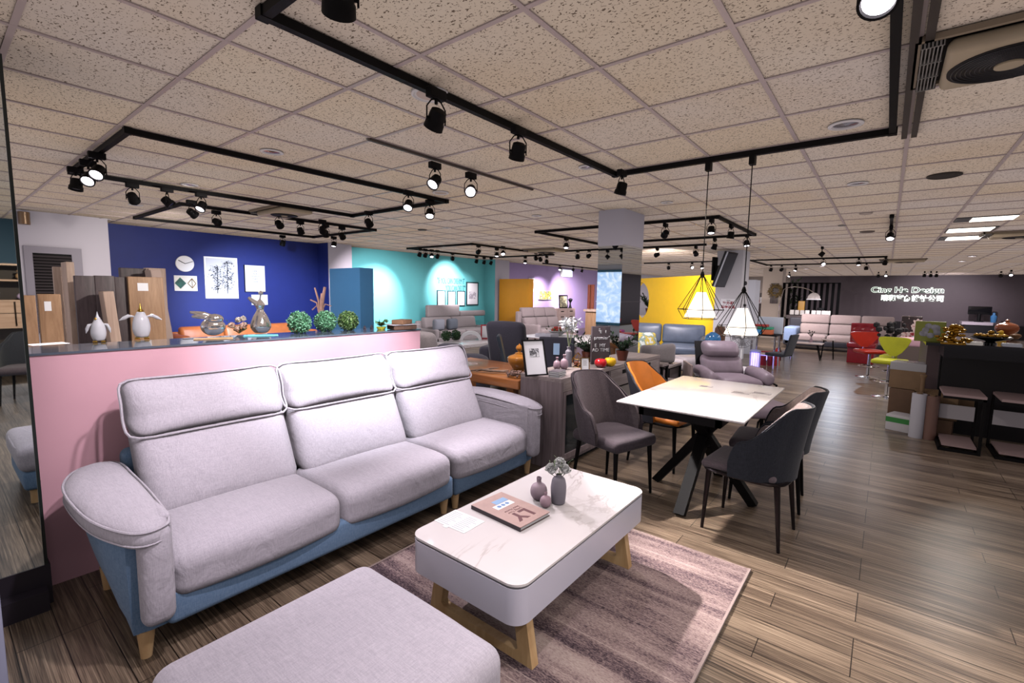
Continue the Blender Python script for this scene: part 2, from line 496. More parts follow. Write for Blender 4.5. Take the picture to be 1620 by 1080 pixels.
def rug_mat():
    mt, nt, b = newmat('distressed_striped_rug'); n = N(nt)
    bands = n.noise(n.coord((.22, 6.5, 1)), 1, 2, .6)
    blot = n.noise(n.coord((1.2, 5, 1)), 1.3, 5, .75)
    spk = n.noise(n.coord((60, 150, 1)), 1, 3, .8)
    f = n.mix(.42, bands, blot); f = n.mix(.35, f, spk)
    c = n.ramp(f, [(.38, lin('#241d20')), (.45, lin('#51444a')), (.49, lin('#7d6a6a')), (.54, lin('#9c8884')), (.63, lin('#b5a49c'))])
    ln = n.noise(n.coord((.01, 3.2, 1)), 2.3, 0)
    lf = n.ramp(ln, [(.495, G(0)), (.5, G(.5)), (.505, G(0))])
    c = n.mix(lf, c, lin('#d8c6bb'))
    n.l(c, b.inputs['Base Color']); b.inputs['Roughness'].default_value = 1; b.inputs['Specular IOR Level'].default_value = .05
    n.l(n.bump(spk, .5, .004), b.inputs['Normal'])
    return mt
M_FLOOR = floor_mat(); M_TILE = tile_mat(); M_MARBLE = marble_mat('white_veined_marble', '#dfd8d8', '#a89c98'); M_RUG = rug_mat()
M_GREYFAB = fabric('light_grey_linen', '#bcb5be', '#a09aa4', wr=.32)
M_BLUEFAB = fabric('denim_blue_linen', '#7790ad', '#587494')
M_PINK = pbr('pink_paint', '#d7a5b1', .75, var=.02)
M_GLASS = pbr('clear_glass', '#e8f4f0', .02, trans=1)
M_BLK = pbr('black_powder_coat', '#0a0a0d', .6, spec=.2)
M_BLKGL = pbr('black_gloss', '#0b0b0f', .12)
M_STEEL = pbr('chrome', '#d8d8dc', .12, metal=1)
M_MIRROR = pbr('mirror_glass', '#dfe6e6', .015, metal=1)
M_WHITE = pbr('white_paint', '#d9d6da', .7)
M_WPAPER = pbr('white_paper', '#f0eff2', .6)
M_OAK = wood('pale_oak', '#b98f62', '#d9b788', (14, 14, 2))
M_OAKX = wood('pale_oak_board', '#b9926a', '#dcb98d', (2, 20, 20))
M_ASH = wood('grey_brown_ash', '#6e6062', '#938486', (30, 30, 2))
M_ASHX = wood('grey_brown_ash_top', '#857775', '#a79a97', (30, 2, 30))
M_GRN = pbr('leaf_green', '#2f5a2c', .5, var=.35, vs=30)
M_BULB = pbr('lit_lens', '#ffffff', .3, emit='#fff4ff', es=9)
M_DLENS = pbr('dark_lens', '#2a2c33', .15, metal=.6)
# ================================================================== THE SETTING
H = 2.64
NAVYX, WALLX, SIGNY, RX = -10.75, -10.75, 28.2, 5.4
m = MB().box(-14, 9.5, -5, 29, -.05, 0); ST(m, 'floor', M_FLOOR)
m = MB().box(-14, 9.5, -5, 29, H, H + .05); ST(m, 'ceiling', M_TILE)
GX0, GY0 = -1.7775, 1.5214
m = MB(); k = -20
while GX0 + .6 * k < 9.5:
    x = GX0 + .6 * k
    if x > -13.9: m.box(x - .012, x + .012, -4.9, 28.9, H - .006, H + .001)
    k += 1
M_TBAR = pbr('ceiling_t_bar', '#bcaaa6', .45, metal=.15)
ST(m, 'trim_1', M_TBAR)
m = MB(); k = -11
while GY0 + .6 * k < 28.8:
    y = GY0 + .6 * k
    m.box(-13.9, 9.4, y - .012, y + .012, H - .0055, H + .001)
    k += 1
ST(m, 'trim_2', M_TBAR)
# long left wall, one colour per bay
M_NAVY = pbr('navy_paint', '#192a78', .6, var=.05); M_TEAL = pbr('aqua_paint', '#67c3c6', .65, var=.02)
M_LAV = pbr('lavender_paint', '#a58fbd', .65, var=.02); M_PLUM = pbr('plum_brown_paint', '#4b4046', .6, var=.04)
M_YEL = pbr('yellow_paint', '#f2c21c', .6, var=.03)
M_COLW = pbr('painted_column', '#c3bdc6', .7)
def wall(name, x0, x1, y0, y1, mt, z0=0, z1=H): return ST(MB().box(x0, x1, y0, y1, z0, z1), name, mt)
wall('wall_white_bay', -10.9, -10.05, -4.9, 1.98, M_COLW)
wall('wall_navy_bay', -10.9, NAVYX, 1.98, 6.05, M_NAVY)
wall('wall_pillar_navy', -10.9, -10.3, 6.0, 6.62, [M_COLW])
ST(MB().box(-10.75, -10.302, 5.985, 6.0, 0, H), 'trim_3', M_NAVY)
wall('wall_aqua_bay', -10.9, -10.75, 6.62, 12.0, M_TEAL)
wall('wall_pillar_aqua', -10.9, -10.3, 12.0, 12.75, [M_COLW])
ST(MB().box(-10.75, -10.302, 11.985, 12.0, 0, H), 'trim_4', M_TEAL)
wall('wall_lavender_bay', -10.9, -10.75, 12.75, 21.2, M_LAV)
wall('wall_left_far', -10.9, -10.4, 21.2, 28.2, M_COLW)
wall('wall_far', -4.0, 9.4, SIGNY, SIGNY + .15, M_PLUM)
wall('wall_far_left', -10.4, -4.0, SIGNY + .2, SIGNY + .35, pbr('beige_paint', '#8d8078', .7))
wall('wall_right_far', 5.4, 5.55, 8, 28.2, M_PLUM)
wall('wall_right', 5.4, 5.55, -4.9, 8, pbr('petrol_paint', '#24495c', .6))
wall('wall_back', -10.9, 5.5, -4.9, -4.75, M_WHITE)
# column behind the mirror, square columns in the hall
M_DCOL = pbr('grey_plaster', '#8f8a92', .7)  # plain grey plaster, one even tone
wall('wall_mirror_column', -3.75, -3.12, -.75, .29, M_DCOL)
m = MB().box(-3.05, -2.69, 5.63, 6.26, 2.18, H); ST(m, 'wall_mirror_pillar_head', M_COLW)
m = MB().box(-3.045, -2.695, 5.64, 6.25, 0, 2.18); ST(m, 'wall_mirror_pillar', pbr('pillar_mirror', '#c9d0d4', .02, metal=1))
m = MB()
for z in (.72, 1.45, 2.178): m.box(-3.052, -2.688, 5.632, 6.258, z, z + .008)
ST(m, 'trim_5', M_STEEL)
wall('wall_tv_pillar', -3.3, -2.72, 12.1, 12.8, M_WHITE)
wall('wall_wreath_pillar', -3.75, -3.1, 20.0, 20.7, pbr('cream_paint', '#b7a79b', .7))
# pink half height partition with its glass top
m = MB().box(-3.62, -3.27, .29, 2.78, 0, 1.2); ST(m, 'wall_pink_partition', M_PINK)
m = MB().box(-3.66, -3.262, .29, 2.785, 1.2, 1.212); ST(m, 'trim_6', pbr('grey_glass_top', '#59616d', .06, coat=.5))

# yellow round opening partition
a = P(1003, 441, Z=2.1); b = P(1133, 434, Z=2.1)
d = Vector((b.x - a.x, b.y - a.y, 0)); L = d.length; ang = math.atan2(d.y, d.x)
cc = P(1006, 482, D=depth(P(1008, 441, Z=2.1)))
hx = max(.75, (Vector((cc.x - a.x, cc.y - a.y, 0))).dot(d.normalized())); hz = 1.36; hr = .62
m = MB(); seg = 32
outer = []
for i in range(seg):
    t = 2 * pi * i / seg; c, s_ = cos(t), sin(t)
    k = 1 / max(abs(c), abs(s_)); outer.append((c * k, s_ * k))
x0, x1, z0, z1 = -.4, L, 0, 2.1
hx = .50
def sq(c, s_):
    # ray from the hole centre to the panel's edge
    ks = []
    if c > 1e-6: ks.append((x1 - hx) / c)
    if c < -1e-6: ks.append((x0 - hx) / c)
    if s_ > 1e-6: ks.append((z1 - hz) / s_)
    if s_ < -1e-6: ks.append((z0 - hz) / s_)
    k = min(ks); return (hx + c * k, hz + s_ * k)
angs = sorted([2 * pi * i / 48 for i in range(48)] + [math.atan2(z - hz, x - hx) % (2 * pi) for x in (x0, x1) for z in (z0, z1)])
n_ = len(angs); vs = []
for y in (0, .2):
    for t in angs:
        vs.append((hx + hr * cos(t), y, hz + hr * sin(t))); o_ = sq(cos(t), sin(t)); vs.append((o_[0], y, o_[1]))
fs = []
for i in range(n_):
    j = (i + 1) % n_
    fs.append((2 * i, 2 * i + 1, 2 * j + 1, 2 * j)); q = 2 * n_
    fs.append((q + 2 * i, q + 2 * j, q + 2 * j + 1, q + 2 * i + 1))
    fs.append((2 * i, 2 * j, q + 2 * j, q + 2 * i)); fs.append((2 * i + 1, q + 2 * i + 1, q + 2 * j + 1, 2 * j + 1))
m.add(vs, fs)
yw = S(m, 'moon_gate_partition', M_YEL, 'bright yellow partition with a round opening behind the blue grey sofa', 'partition', (a.x, a.y, 0), ang, smooth=30)

# free standing coloured display panels
def panel_px(u0, u1, v, Z, th, name, mt, label, cat='partition'):
    a = P(u0, v, Z=Z); b = P(u1, v, Z=Z); y = (a.y + b.y) / 2
    a = P(u0, v, Y=y); b = P(u1, v, Y=y)
    w = b.x - a.x
    S(MB().soft((0, 0, Z / 2), (w, th, Z), .006, n=4), name, mt, label, cat, ((a.x + b.x) / 2, y + th / 2, 0))
    return a, b, y
panel_px(521, 569, 424, 1.97, .3, 'partition_screen', pbr('sky_blue_paint', '#3f7fae', .6, var=.02), 'tall sky blue display panel standing by the white pillar')
panel_px(790, 837, 441, 2.0, .25, 'partition_screen', pbr('ochre_paint', '#d8951f', .6, var=.03), 'tall ochre yellow display panel beside the cream sofa')

# louvred hatch in the white wall
X = -10.045
a = P(36, 388, X=X); b = P(128, 392, X=X)
y0, y1, z1 = a.y, b.y, a.z
w = MB(); w.box(X, X + .03, y0, y0 + .09, .8, z1); w.box(X, X + .03, y1 - .12, y1, .8, z1); w.box(X, X + .03, y0 + .09, y1 - .12, z1 - .1, z1)
win = ST(w, 'window_1', pbr('grey_frame', '#8d8791', .6))
l = MB(); z = z1 - .13
while z > .85:
    l.add([(X + .002, y0 + .09, z), (X + .002, y1 - .12, z), (X + .045, y1 - .12, z - .03), (X + .045, y0 + .09, z - .03)], [(0, 1, 2, 3)]); z -= .045
link(l, 'louvre_slat', pbr('dark_louvre', '#4d4648', .6), win, smooth=0)
link(MB().box(X - .001, X + .001, y0 + .09, y1 - .12, .82, z1 - .1), 'louvre_back', M_BLK, win)
# small cylinder wall lamp
c = P(38, 345, X=-9.95)
t = T('wall_lamp', 'small brushed cylinder lamp high on the white wall', 'lamp', (c.x, c.y, c.z))
link(MB().lathe([(.06, -.09), (.065, -.085), (.065, .085), (.06, .09)]), 'lamp_shade', pbr('brushed_brass', '#a08a74', .3, metal=1), t)
link(MB().box(-.12, -.05, -.03, .03, -.02, .02), 'bracket', M_STEEL, t)

# ------------------------------------------------------------------ mirror on its dark plinth
t = T('floor_mirror', 'tall frameless mirror standing beside the pink partition', 'mirror', (-3.1, -.22, .2))
link(MB().box(0, .006, -.5, .5, 0, 2.34), 'mirror_pane', M_MIRROR, t)
link(MB().box(-.018, -.0005, -.5, .5, 0, 2.34), 'backing', M_BLK, t)
link(MB().box(-.018, .01, .5, .512, 0, 2.345), 'edge_strip', pbr('dark_edge', '#1c2422', .3), t)
m = MB().box(-.5, 0.02, -.52, .52, 0, .2); m.box(-.5, .09, -.52, .5, 0, .1)
t = S(m, 'mirror_plinth', pbr('dark_plum_laminate', '#2c2630', .4), 'dark stepped plinth under the tall mirror', 'plinth', (-3.11, -.22, 0))
# pale board close to the camera
S(MB().soft((0, 0, .35), (.03, .8, .7), .006, n=4), 'display_board', pbr('pale_lilac_board', '#a9abc4', .5), 'pale lilac board edge standing on the floor in front of the mirror', 'board', (-2.415, -.30, 0), R(0))

# ================================================================== CEILING EQUIPMENT
def track_rect(label, pts, closed=True):
    m = MB(); n = len(pts)
    for i in range(n if closed else n - 1):
        a = pts[i]; b = pts[(i + 1) % n]; e = .018
        m.box(min(a[0], b[0]) - e, max(a[0], b[0]) + e, min(a[1], b[1]) - e, max(a[1], b[1]) + e, H - .045, H - .006)
    for (x, y) in pts[:]:
        m.box(x - .024, x + .024, y - .024, y + .024, H - .048, H - .005)
    S(m, 'lighting_track', M_BLK, label, 'track', world=True, loc=(pts[0][0], pts[0][1], H - .045), smooth=0)
rc = lambda x0, x1, y0, y1: [(x0, y0), (x1, y0), (x1, y1), (x0, y1)]
track_rect('black rectangular lighting track above the sofa and the dining table', rc(-1.985, -.055, .91, 3.94))
track_rect('black rectangular lighting track nearest the mirror, behind the pink partition', rc(-6.13, -4.18, .965, 3.96))
track_rect('black rectangular lighting track in front of the navy wall', rc(-9.3, -7.2, 2.17, 5.1))
track_rect('black rectangular lighting track in front of the aqua wall', rc(-9.55, -7.33, 7.73, 11.0))
track_rect('black rectangular lighting track around the mirrored pillar', rc(-4.9, -1.875, 6.8, 9.05))
track_rect('straight black lighting track just beyond the mirrored pillar', [(-4.9, 10.28), (-3.06, 10.28)], False)
track_rect('straight black lighting track in front of the yellow partition', [(-6.5, 15.33), (-4.1, 15.33)], False)
track_rect('black rectangular lighting track above the far beige sofa', rc(-3.25, -.1, 15.32, 17.77))
track_rect('short black lighting track in front of the lavender wall, nearer one', [(-6.6, 10.2), (-5.2, 10.2)], False)
track_rect('black lighting track along the lavender wall', [(-9.75, 14.0), (-9.75, 18.6)], False)
track_rect('short black lighting track on the ceiling over the right aisle', [(-.035, 7.9), (-.035, 10.6)], False)
S(MB().box(-.012, .012, 0, 2.0, H - .02, H - .003, ).box(-.03, -.012, 0, 2.0, H - .008, H - .003).box(.012, .03, 0, 2.0, H - .008, H - .003), 'ceiling_rail', pbr('aged_aluminium', '#6d625c', .5, metal=.6), 'bare recessed metal rail between the two near lighting tracks', 'rail', (-3.0, 2.08, 0), smooth=0)
m = MB()
for dx in (0.0, .05): m.box(dx, dx + .03, 0, 3.2, H - .03, H - .003)
S(m, 'ceiling_rail', pbr('aged_aluminium_dark', '#4c443f', .5, metal=.5), 'double metal curtain rail beside the air conditioner', 'rail', (-.01, .95, 0), smooth=0)

# spotlight meshes, shared by every spotlight
ad = MB().soft((0, 0, 0), (.11, .045, .05), .006, n=4)
ME_AD = link(ad, 'adapter', M_BLK)
yk = MB()
for sy in (-1, 1):
    yk.tube([(0, 0, 0), (0, sy * .03, -.015), (0, sy * .056, -.05), (0, sy * .056, -.125)], .004, 6)
yk.cyl((0, 0, .02), (0, 0, -.03), .009, .009, 8)
ME_YK = link(yk, 'yoke', M_BLK)
hd = MB().lathe([(.0, .052), (.026, .052), (.04, .045), (.044, .02), (.044, -.01), (.05, -.018), (.052, -.05), (.044, -.05), (.04, -.035), (0, -.03)], seg=24)
hd.cyl((0, -.058, 0), (0, .058, 0), .007, .007, 8)
ME_HD = link(hd, 'lamp_head', M_BLK)
ME_LO = link(MB().lathe([(0, -.032), (.039, -.034), (.041, -.04), (0, -.045)], seg=20), 'lens', M_BULB)
ME_LD = link(MB().lathe([(0, -.032), (.039, -.034), (.041, -.04), (0, -.042)], seg=20), 'lens', M_DLENS)
protos = [ME_AD, ME_YK, ME_HD, ME_LO, ME_LD]
meshes = [o.data for o in protos]
for o in protos: bpy.data.objects.remove(o)
ADz = H - .07
def spotlight(au, av, az, tilt, lit, label, axis='Y', sc=1.0, drop=.105):
    # au, av: where its adapter shows; az: heading of the beam (degrees from +X); tilt: degrees below level
    p = P(au, av, Z=ADz)
    t = T('track_spotlight', label, 'spotlight', (p.x, p.y, p.z), 0, 'track spotlights on the ceiling')
    def pc(me, nm, par, loc=(0, 0, 0), rot=(0, 0, 0)):
        o = bpy.data.objects.new(nm, me); COL.objects.link(o); o.parent = par; o.location = loc; o.rotation_euler = rot; o.scale = (sc,) * 3 if par == t else (1, 1, 1); return o
    pc(meshes[0], 'adapter', t, rot=(0, 0, R(90) if axis == 'Y' else 0))
    pc(meshes[1], 'yoke', t, (0, 0, -.02), (0, 0, R(az)))
    dv = Vector((cos(R(az)) * cos(R(tilt)), sin(R(az)) * cos(R(tilt)), -sin(R(tilt))))
    e = Euler((0, 0, 0)); q = Matrix.Rotation(R(az), 3, 'Z') @ Matrix.Rotation(-R(90 - tilt), 3, 'Y')
    hdp = pc(meshes[2], 'lamp_head', t, (0, 0, -.02 - drop * sc), q.to_euler())
    if lit: pc(meshes[3], 'lens', hdp)
    else: pc(meshes[4], 'lens', hdp)
    return t
CAMAZ = -50
SP = [
    (535, -75, 150, 40, 0, 'large unlit track spotlight at the picture top, nearest the camera'),
    (690, 149, 170, 50, 0, 'unlit track spotlight beside the round ceiling speaker above the sofa'),
    (820, 207, 150, 60, 0, 'unlit dark track spotlight halfway along the long near track'),
    (984, 274, 180, 75, 0, 'track spotlight at the track corner just left of the pendant lamps'),
    (1401, -85, -100, 55, 1, 'lit track spotlight cut by the top edge next to the curtain rail'),
    (119, 269, -60, 80, 0, 'leftmost track spotlight, pointing straight down by the mirror'),
    (139, 258, -30, 42, 1, 'left one of two glowing spotlights crowded at the track end by the mirror'),
    (153, 246, -35, 45, 1, 'right one of two glowing spotlights crowded at the track end by the mirror'),
    (209, 293, 150, 30, 0, 'unlit spotlight left of two others on the track behind the pink partition'),
    (264, 300, 60, 45, 0, 'unlit narrow seen spotlight in the middle of the track above the wooden boards'),
    (318, 308, -60, 55, 1, 'glowing spotlight above the round wall clock'),
    (646, 305, -55, 50, 1, 'glowing spotlight at the right end of the second near track'),
    (680, 320, -45, 55, 1, 'glowing spotlight on the short side of the second near track'),
    (583, 337, 120, 35, 0, 'unlit spotlight on the short side of the second near track, farther end'),
    (303, 320, 110, 30, 0, 'unlit spotlight tipped to one side left above the clock'),
    (342, 336, 140, 8, 0, 'unlit round backed spotlight right above the framed tree print'),
    (441, 340, 130, 30, 0, 'unlit round spotlight left of the centre on the navy bay track'),
    (475, 352, 120, 60, 0, 'unlit spotlight hanging low on the navy bay track'),
    (510, 350, 140, 40, 0, 'upper one of two overlapping unlit spotlights by the white pillar'),
    (515, 357, 150, 60, 0, 'lower one of two overlapping unlit spotlights by the white pillar'),
    (541, 361, 130, 35, 0, 'unlit spotlight nearest the right corner of the navy bay track'),
    (447, 374, 180, 60, 0, 'dark spotlight against the navy wall above the text print'),
    (528, 376, -60, 75, 1, 'small lit spotlight in front of the white pillar'),
    (688, 262, -80, 45, 1, 'lit spotlight on the bare rail, the left one of the pair'),
    (745, 278, -50, 30, 1, 'brightest spotlight on the bare rail, the right one of the pair'),
    (664, 394, 180, 60, 1, 'leftmost small spotlight of the aqua bay track'),
    (673, 395, 160, 50, 0, 'second small spotlight from the aqua bay track end'),
    (683, 396, -40, 60, 1, 'third small spotlight of the aqua bay cluster'),
    (692, 397, 150, 40, 0, 'fourth small spotlight of the aqua bay cluster'),
    (716, 401, 140, 40, 0, 'unlit small spotlight above the wall lettering'),
    (757, 389, 150, 20, 0, 'unlit round backed spotlight on the near side of the aqua bay track'),
    (786, 394, -60, 75, 1, 'small lit spotlight on the near side of the aqua bay track'),
    (796, 391, -50, 50, 1, 'small glowing spotlight beside another on the near side of the aqua bay track'),
    (754, 406, 170, 60, 0, 'unlit small spotlight above the big framed drawing'),
    (766, 408, 170, 60, 1, 'small spotlight between two others at the aqua bay corner'),
    (777, 409, 180, 55, 1, 'small lit spotlight at the far corner of the aqua bay track'),
    (831, 407, -60, 70, 1, 'small lit spotlight above the ochre panel'),
    (848, 400, 120, 30, 0, 'unlit small spotlight above the lavender wall, left of a pair'),
    (855, 402, 110, 40, 0, 'unlit small spotlight above the lavender wall, right of a pair'),
    (865, 406, 120, 40, 0, 'last small spotlight at the right corner of the aqua bay track'),
    (896, 378, -60, 70, 1, 'lit spotlight left of the mirrored pillar on its own track'),
    (1010, 370, 170, 60, 0, 'unlit spotlight touching the mirrored pillar edge'),
    (1053, 356, 130, 30, 0, 'unlit spotlight right of the mirrored pillar head'),
    (1126, 349, -70, 75, 1, 'lit spotlight hanging between the pendant lamp cords, near side'),
    (1157, 358, 150, 80, 0, 'large dark spotlight just left of the right pendant cord'),
    (1131, 379, 160, 70, 1, 'small spotlight just left of the right pendant cord on the far track side'),
    (1182, 373, -60, 75, 1, 'small lit spotlight at the track corner touching the right pendant cord'),
    (1040, 394, 150, 10, 0, 'small grey round spotlight above the yellow partition, left one'),
    (1101, 391, -40, 50, 0, 'small spotlight above the yellow partition, right one'),
    (1058, 417, -60, 60, 0, 'tiny leftmost spotlight close above the yellow partition'),
    (1095, 416, -50, 25, 1, 'dazzling small spotlight close above the yellow partition'),
    (1111, 416, -50, 55, 1, 'small violet glowing spotlight left of the hanging screen'),
    (1130, 415, -60, 60, 1, 'small violet glowing spotlight touching the hanging screen'),
    (1220, 420, 120, 60, 0, 'tiny dark spotlight at the corner of the far track'),
    (1237, 420, 120, 30, 0, 'dark tilted spotlight above the wreath'),
    (1259, 420, -120, 60, 1, 'small lit spotlight above the slatted screen'),
    (1303, 409, -70, 35, 1, 'bright spotlight above the middle of the far beige sofa'),
    (1359, 409, -70, 75, 1, 'blue glowing spotlight left of the shop sign'),
    (1371, 417, -80, 80, 0, 'unlit spotlight left of the shop sign'),
    (1401, 407, 100, 50, 0, 'dark spotlight at the right end of the far track'),
    (1410, 360, -90, 55, 1, 'lone lit spotlight on the short track over the aisle'),
    (1301, 392, 180, 50, 1, 'single small lit spotlight fixed alone on the middle of the ceiling'),
    (914, 397, 120, 60, 0, 'small spotlight near the lavender wall, left of three'),
    (932, 396, 140, 10, 0, 'small round dark spotlight left of the mirrored pillar'),
    (886, 420, -70, 50, 1, 'tiny lit spotlight high on the lavender wall, left one'),
    (907, 421, 180, 60, 1, 'tiny lit spotlight high on the lavender wall, middle one'),
    (921, 423, 170, 60, 0, 'tiny spotlight high on the lavender wall, right one'),
    (1249, 431, -120, 50, 1, 'tiny lit spotlight above the slatted screen corner'),
    (1217, 433, -100, 60, 1, 'tiny lit spotlight left of the wreath pillar'),
    (1390, 431, -90, 60, 0, 'tiny dark spotlight left above the shop sign'),
    (1402, 430, -90, 40, 1, 'tiny glowing spotlight left above the shop sign'),
    (1463, 430, 90, 60, 0, 'tiny dark spotlight right above the shop sign, left of three'),
    (1473, 430, 90, 60, 0, 'tiny dark spotlight right above the shop sign, middle of three'),
    (1482, 430, 90, 60, 0, 'tiny dark spotlight right above the shop sign, right of three'),
    (1584, 430, -90, 60, 0, 'tiny dark spotlight on the far right ceiling'),
    (1600, 428, -90, 40, 1, 'tiny glowing spotlight on the far right ceiling'),
]
for (u, v, az, tl, lit, lab) in SP:
    spotlight(u, v, az, tl, lit, lab, axis='Y')

# recessed downlights and ceiling roses
M_TRIM = pbr('white_downlight_ring', '#d9d2d0', .4); M_REFL = pbr('downlight_reflector', '#9a9aa6', .18, metal=1)
DL = [(430, 240, .085, 'recessed downlight above the navy wall track, nearest the camera'), (300, 292, .08, 'recessed downlight above the clock'), (215, 324, .08, 'recessed downlight close behind the left track'),
      (166, 346, .08, 'recessed downlight at the white wall corner'), (929, 264, .075, 'dark recessed downlight near the long track corner'), (1338, 197, .095, 'large recessed downlight right of the pendant cords'),
      (1357, 290, .085, 'recessed downlight right of the mirror pillar aisle'), (849, 341, .07, 'recessed downlight above the recliner'), (707, 360, .07, 'recessed downlight above the aqua bay'),
      (1055, 320, .07, 'recessed downlight left of the left pendant cord'), (1205, 391, .08, 'recessed downlight left of the far track'), (1300, 421, .09, 'lit round downlight over the far sofa'),
      (1275, 425, .09, 'round downlight left over the far sofa'), (1538, 405, .09, 'round downlight right of the shop sign'), (1522, 413, .09, 'round downlight above the shop sign right end')]
for (u, v, r, lab) in DL:
    p = P(u, v, Z=H - .004)
    t = T('recessed_downlight', lab, 'downlight', tuple(p), 0, 'recessed downlights')
    link(MB().lathe([(r, 0), (r, -.006), (r * .8, -.01), (r * .74, 0), (r * .7, .002)], seg=28), 'trim_ring', M_TRIM, t)
    lit = v > 400
    link(MB().lathe([(r * .72, -.001), (r * .4, -.0035), (r * .2, -.006), (0, -.0065)], seg=20), 'reflector', M_BULB if lit else M_REFL, t)
for (u, v, r, mt, lab) in [(681, 148, .105, '#c3aea3', 'round ceiling speaker above the sofa'), (697, 304, .09, '#b9a597', 'round ceiling speaker right of the second track'),
                       (1494, 277, .12, '#3a332f', 'dark round air vent on the right ceiling'), (1370, 337, .07, '#b3a297', 'pale round ceiling cover near the aisle track'), (1372, 366, .1, '#6b5d55', 'brown round ceiling cover near the aisle'),
                       (668, 363, .08, '#55504d', 'small dark round vent above the aqua bay'), (1332, 356, .05, '#8b8580', 'smoke detector on the middle ceiling')]:
    p = P(u, v, Z=H - .002); t = T('ceiling_disc', lab, 'ceiling speaker' if 'speaker' in lab else 'ceiling vent', tuple(p))
    link(MB().lathe([(r, 0), (r, -.01), (r * .9, -.014), (r * .84, -.008)], seg=32), 'rim', M_TRIM if 'speaker' in lab else pbr('disc_' + mt[1:], mt, .6), t)
    link(MB().lathe([(r * .85, -.006), (r * .5, -.012), (0, -.013)], seg=28), 'grille', pbr('grille_' + mt[1:], mt, .7, bump=.3, bs=400), t)

# fluorescent troffers
M_TUBE = pbr('lit_diffuser', '#ffffff', .5, emit='#ffeedd', es=4.0)
for i, (x0, x1, y0, y1, lx0, lx1, lab) in enumerate([(.64, 1.22, 8.67, 9.1, .8, 1.22, 'nearest of three lit ceiling light panels on the right'), (.64, 1.2, 9.86, 10.4, .66, 1.16, 'middle one of three lit ceiling light panels on the right'), (.64, 1.2, 11.1, 11.7, .74, 1.18, 'farthest of three lit ceiling light panels on the right')]):
    t = T('ceiling_light_panel', lab, 'ceiling light', ((x0 + x1) / 2, (y0 + y1) / 2, H - .012), 0, 'lit ceiling light panels')
    w, h = x1 - x0, y1 - y0
    link(MB().box(-w / 2, w / 2, -h / 2, h / 2, .0, .008), 'tray', pbr('troffer_tray', '#3f434d', .3, metal=.4), t)
    link(MB().box(lx0 - (x0 + x1) / 2, lx1 - (x0 + x1) / 2, -h / 2 + .03, h / 2 - .03, -.006, 0), 'diffuser', M_TUBE, t)
    ld = bpy.data.lights.new('panel_light', 'AREA'); ld.energy = 22; ld.shape = 'RECTANGLE'; ld.size = .4; ld.size_y = .35; ld.color = (1, .93, .88)
    lo = bpy.data.objects.new('panel_light', ld); COL.objects.link(lo); lo.location = ((lx0 + lx1) / 2, (y0 + y1) / 2, H - .03)

# ceiling air conditioners
M_ACB = pbr('aged_cream_plastic', '#a8967c', .5, var=.08); M_ACD = pbr('black_fan_mesh', '#17161b', .6)
def aircon(x, y, w, h, lab, big=True):
    t = T('ceiling_air_conditioner', lab, 'air conditioner', (x, y, H - .05))
    fr = MB().box(-w / 2, w / 2, -h / 2, -h / 2 + .02, .02, .044); fr.box(-w / 2, w / 2, h / 2 - .02, h / 2, .02, .044); fr.box(-w / 2, -w / 2 + .02, -h / 2, h / 2, .02, .044); fr.box(w / 2 - .02, w / 2, -h / 2, h / 2, .02, .044)
    link(fr, 'frame', pbr('aged_cream_frame', '#8f7d68', .6), t, smooth=0)
    gx = -w / 2 + .02
    g = MB(); gw = .075 if w < .7 else w * .1
    for i in range(6): g.box(gx + gw * i / 6 + .003, gx + gw * i / 6 + .008, -h / 2 + .02, h / 2 - .02, .0, .04)
    for i in range(4): g.box(gx, gx + gw, -h / 2 + .02 + (h - .045) * i / 3, -h / 2 + .026 + (h - .045) * i / 3, -.002, .03)
    link(g, 'side_grille', pbr('grey_grille', '#7a7570', .5), t, smooth=0)
    link(MB().box(gx, w / 2 - .02, -h / 2 + .02, h / 2 - .02, .038, .044), 'cavity', M_ACD, t)
    bx0 = gx + gw + .01
    link(MB().soft(((bx0 + w / 2 - .03) / 2, -.0, .0), (w / 2 - .03 - bx0, h - .1, .07), .03, n=6), 'cover', M_ACB, t)
    cx = (bx0 + w / 2 - .03) / 2; r = min((h - .16) / 2, (w / 2 - bx0) / 2 - .03)
    link(MB().lathe([(r, -.032), (r, -.04), (r * .6, -.042), (r * .24, -.043)], (cx, 0, 0), 40, mi=0), 'fan_grille', M_ACD, t)
    g = MB()
    for i in range(9):
        rr = r * (.3 + .7 * i / 9); g.tube([(cx + rr * cos(2 * pi * k / 36), rr * sin(2 * pi * k / 36), -.043) for k in range(36)], .0022, 4, closed=True)
    link(g, 'grille_rings', pbr('dark_ring', '#2c2c31', .5), t)
    link(MB().lathe([(r * .24, -.04), (r * .24, -.05), (0, -.052)], (cx, 0, 0), 28), 'hub', M_ACB, t)
    return t
aircon(.29, 2.94, .56, .56, 'large ceiling air conditioner at the upper right, its round fan grille aged cream')
p = P(447, 331, Z=H); aircon(p.x, p.y, .95, .5, 'ceiling air conditioner above the navy bay', 0)
p = P(862, 394, Z=H); aircon(p.x, p.y, .95, .6, 'ceiling air conditioner beyond the aqua bay track', 0)
p = P(1428, 410, Z=H); aircon(p.x, p.y, 1.0, .6, 'ceiling air conditioner above the shop sign', 0)
p = P(1608, 367, Z=H); aircon(p.x, p.y, .8, .55, 'ceiling air conditioner at the right picture edge', 0)

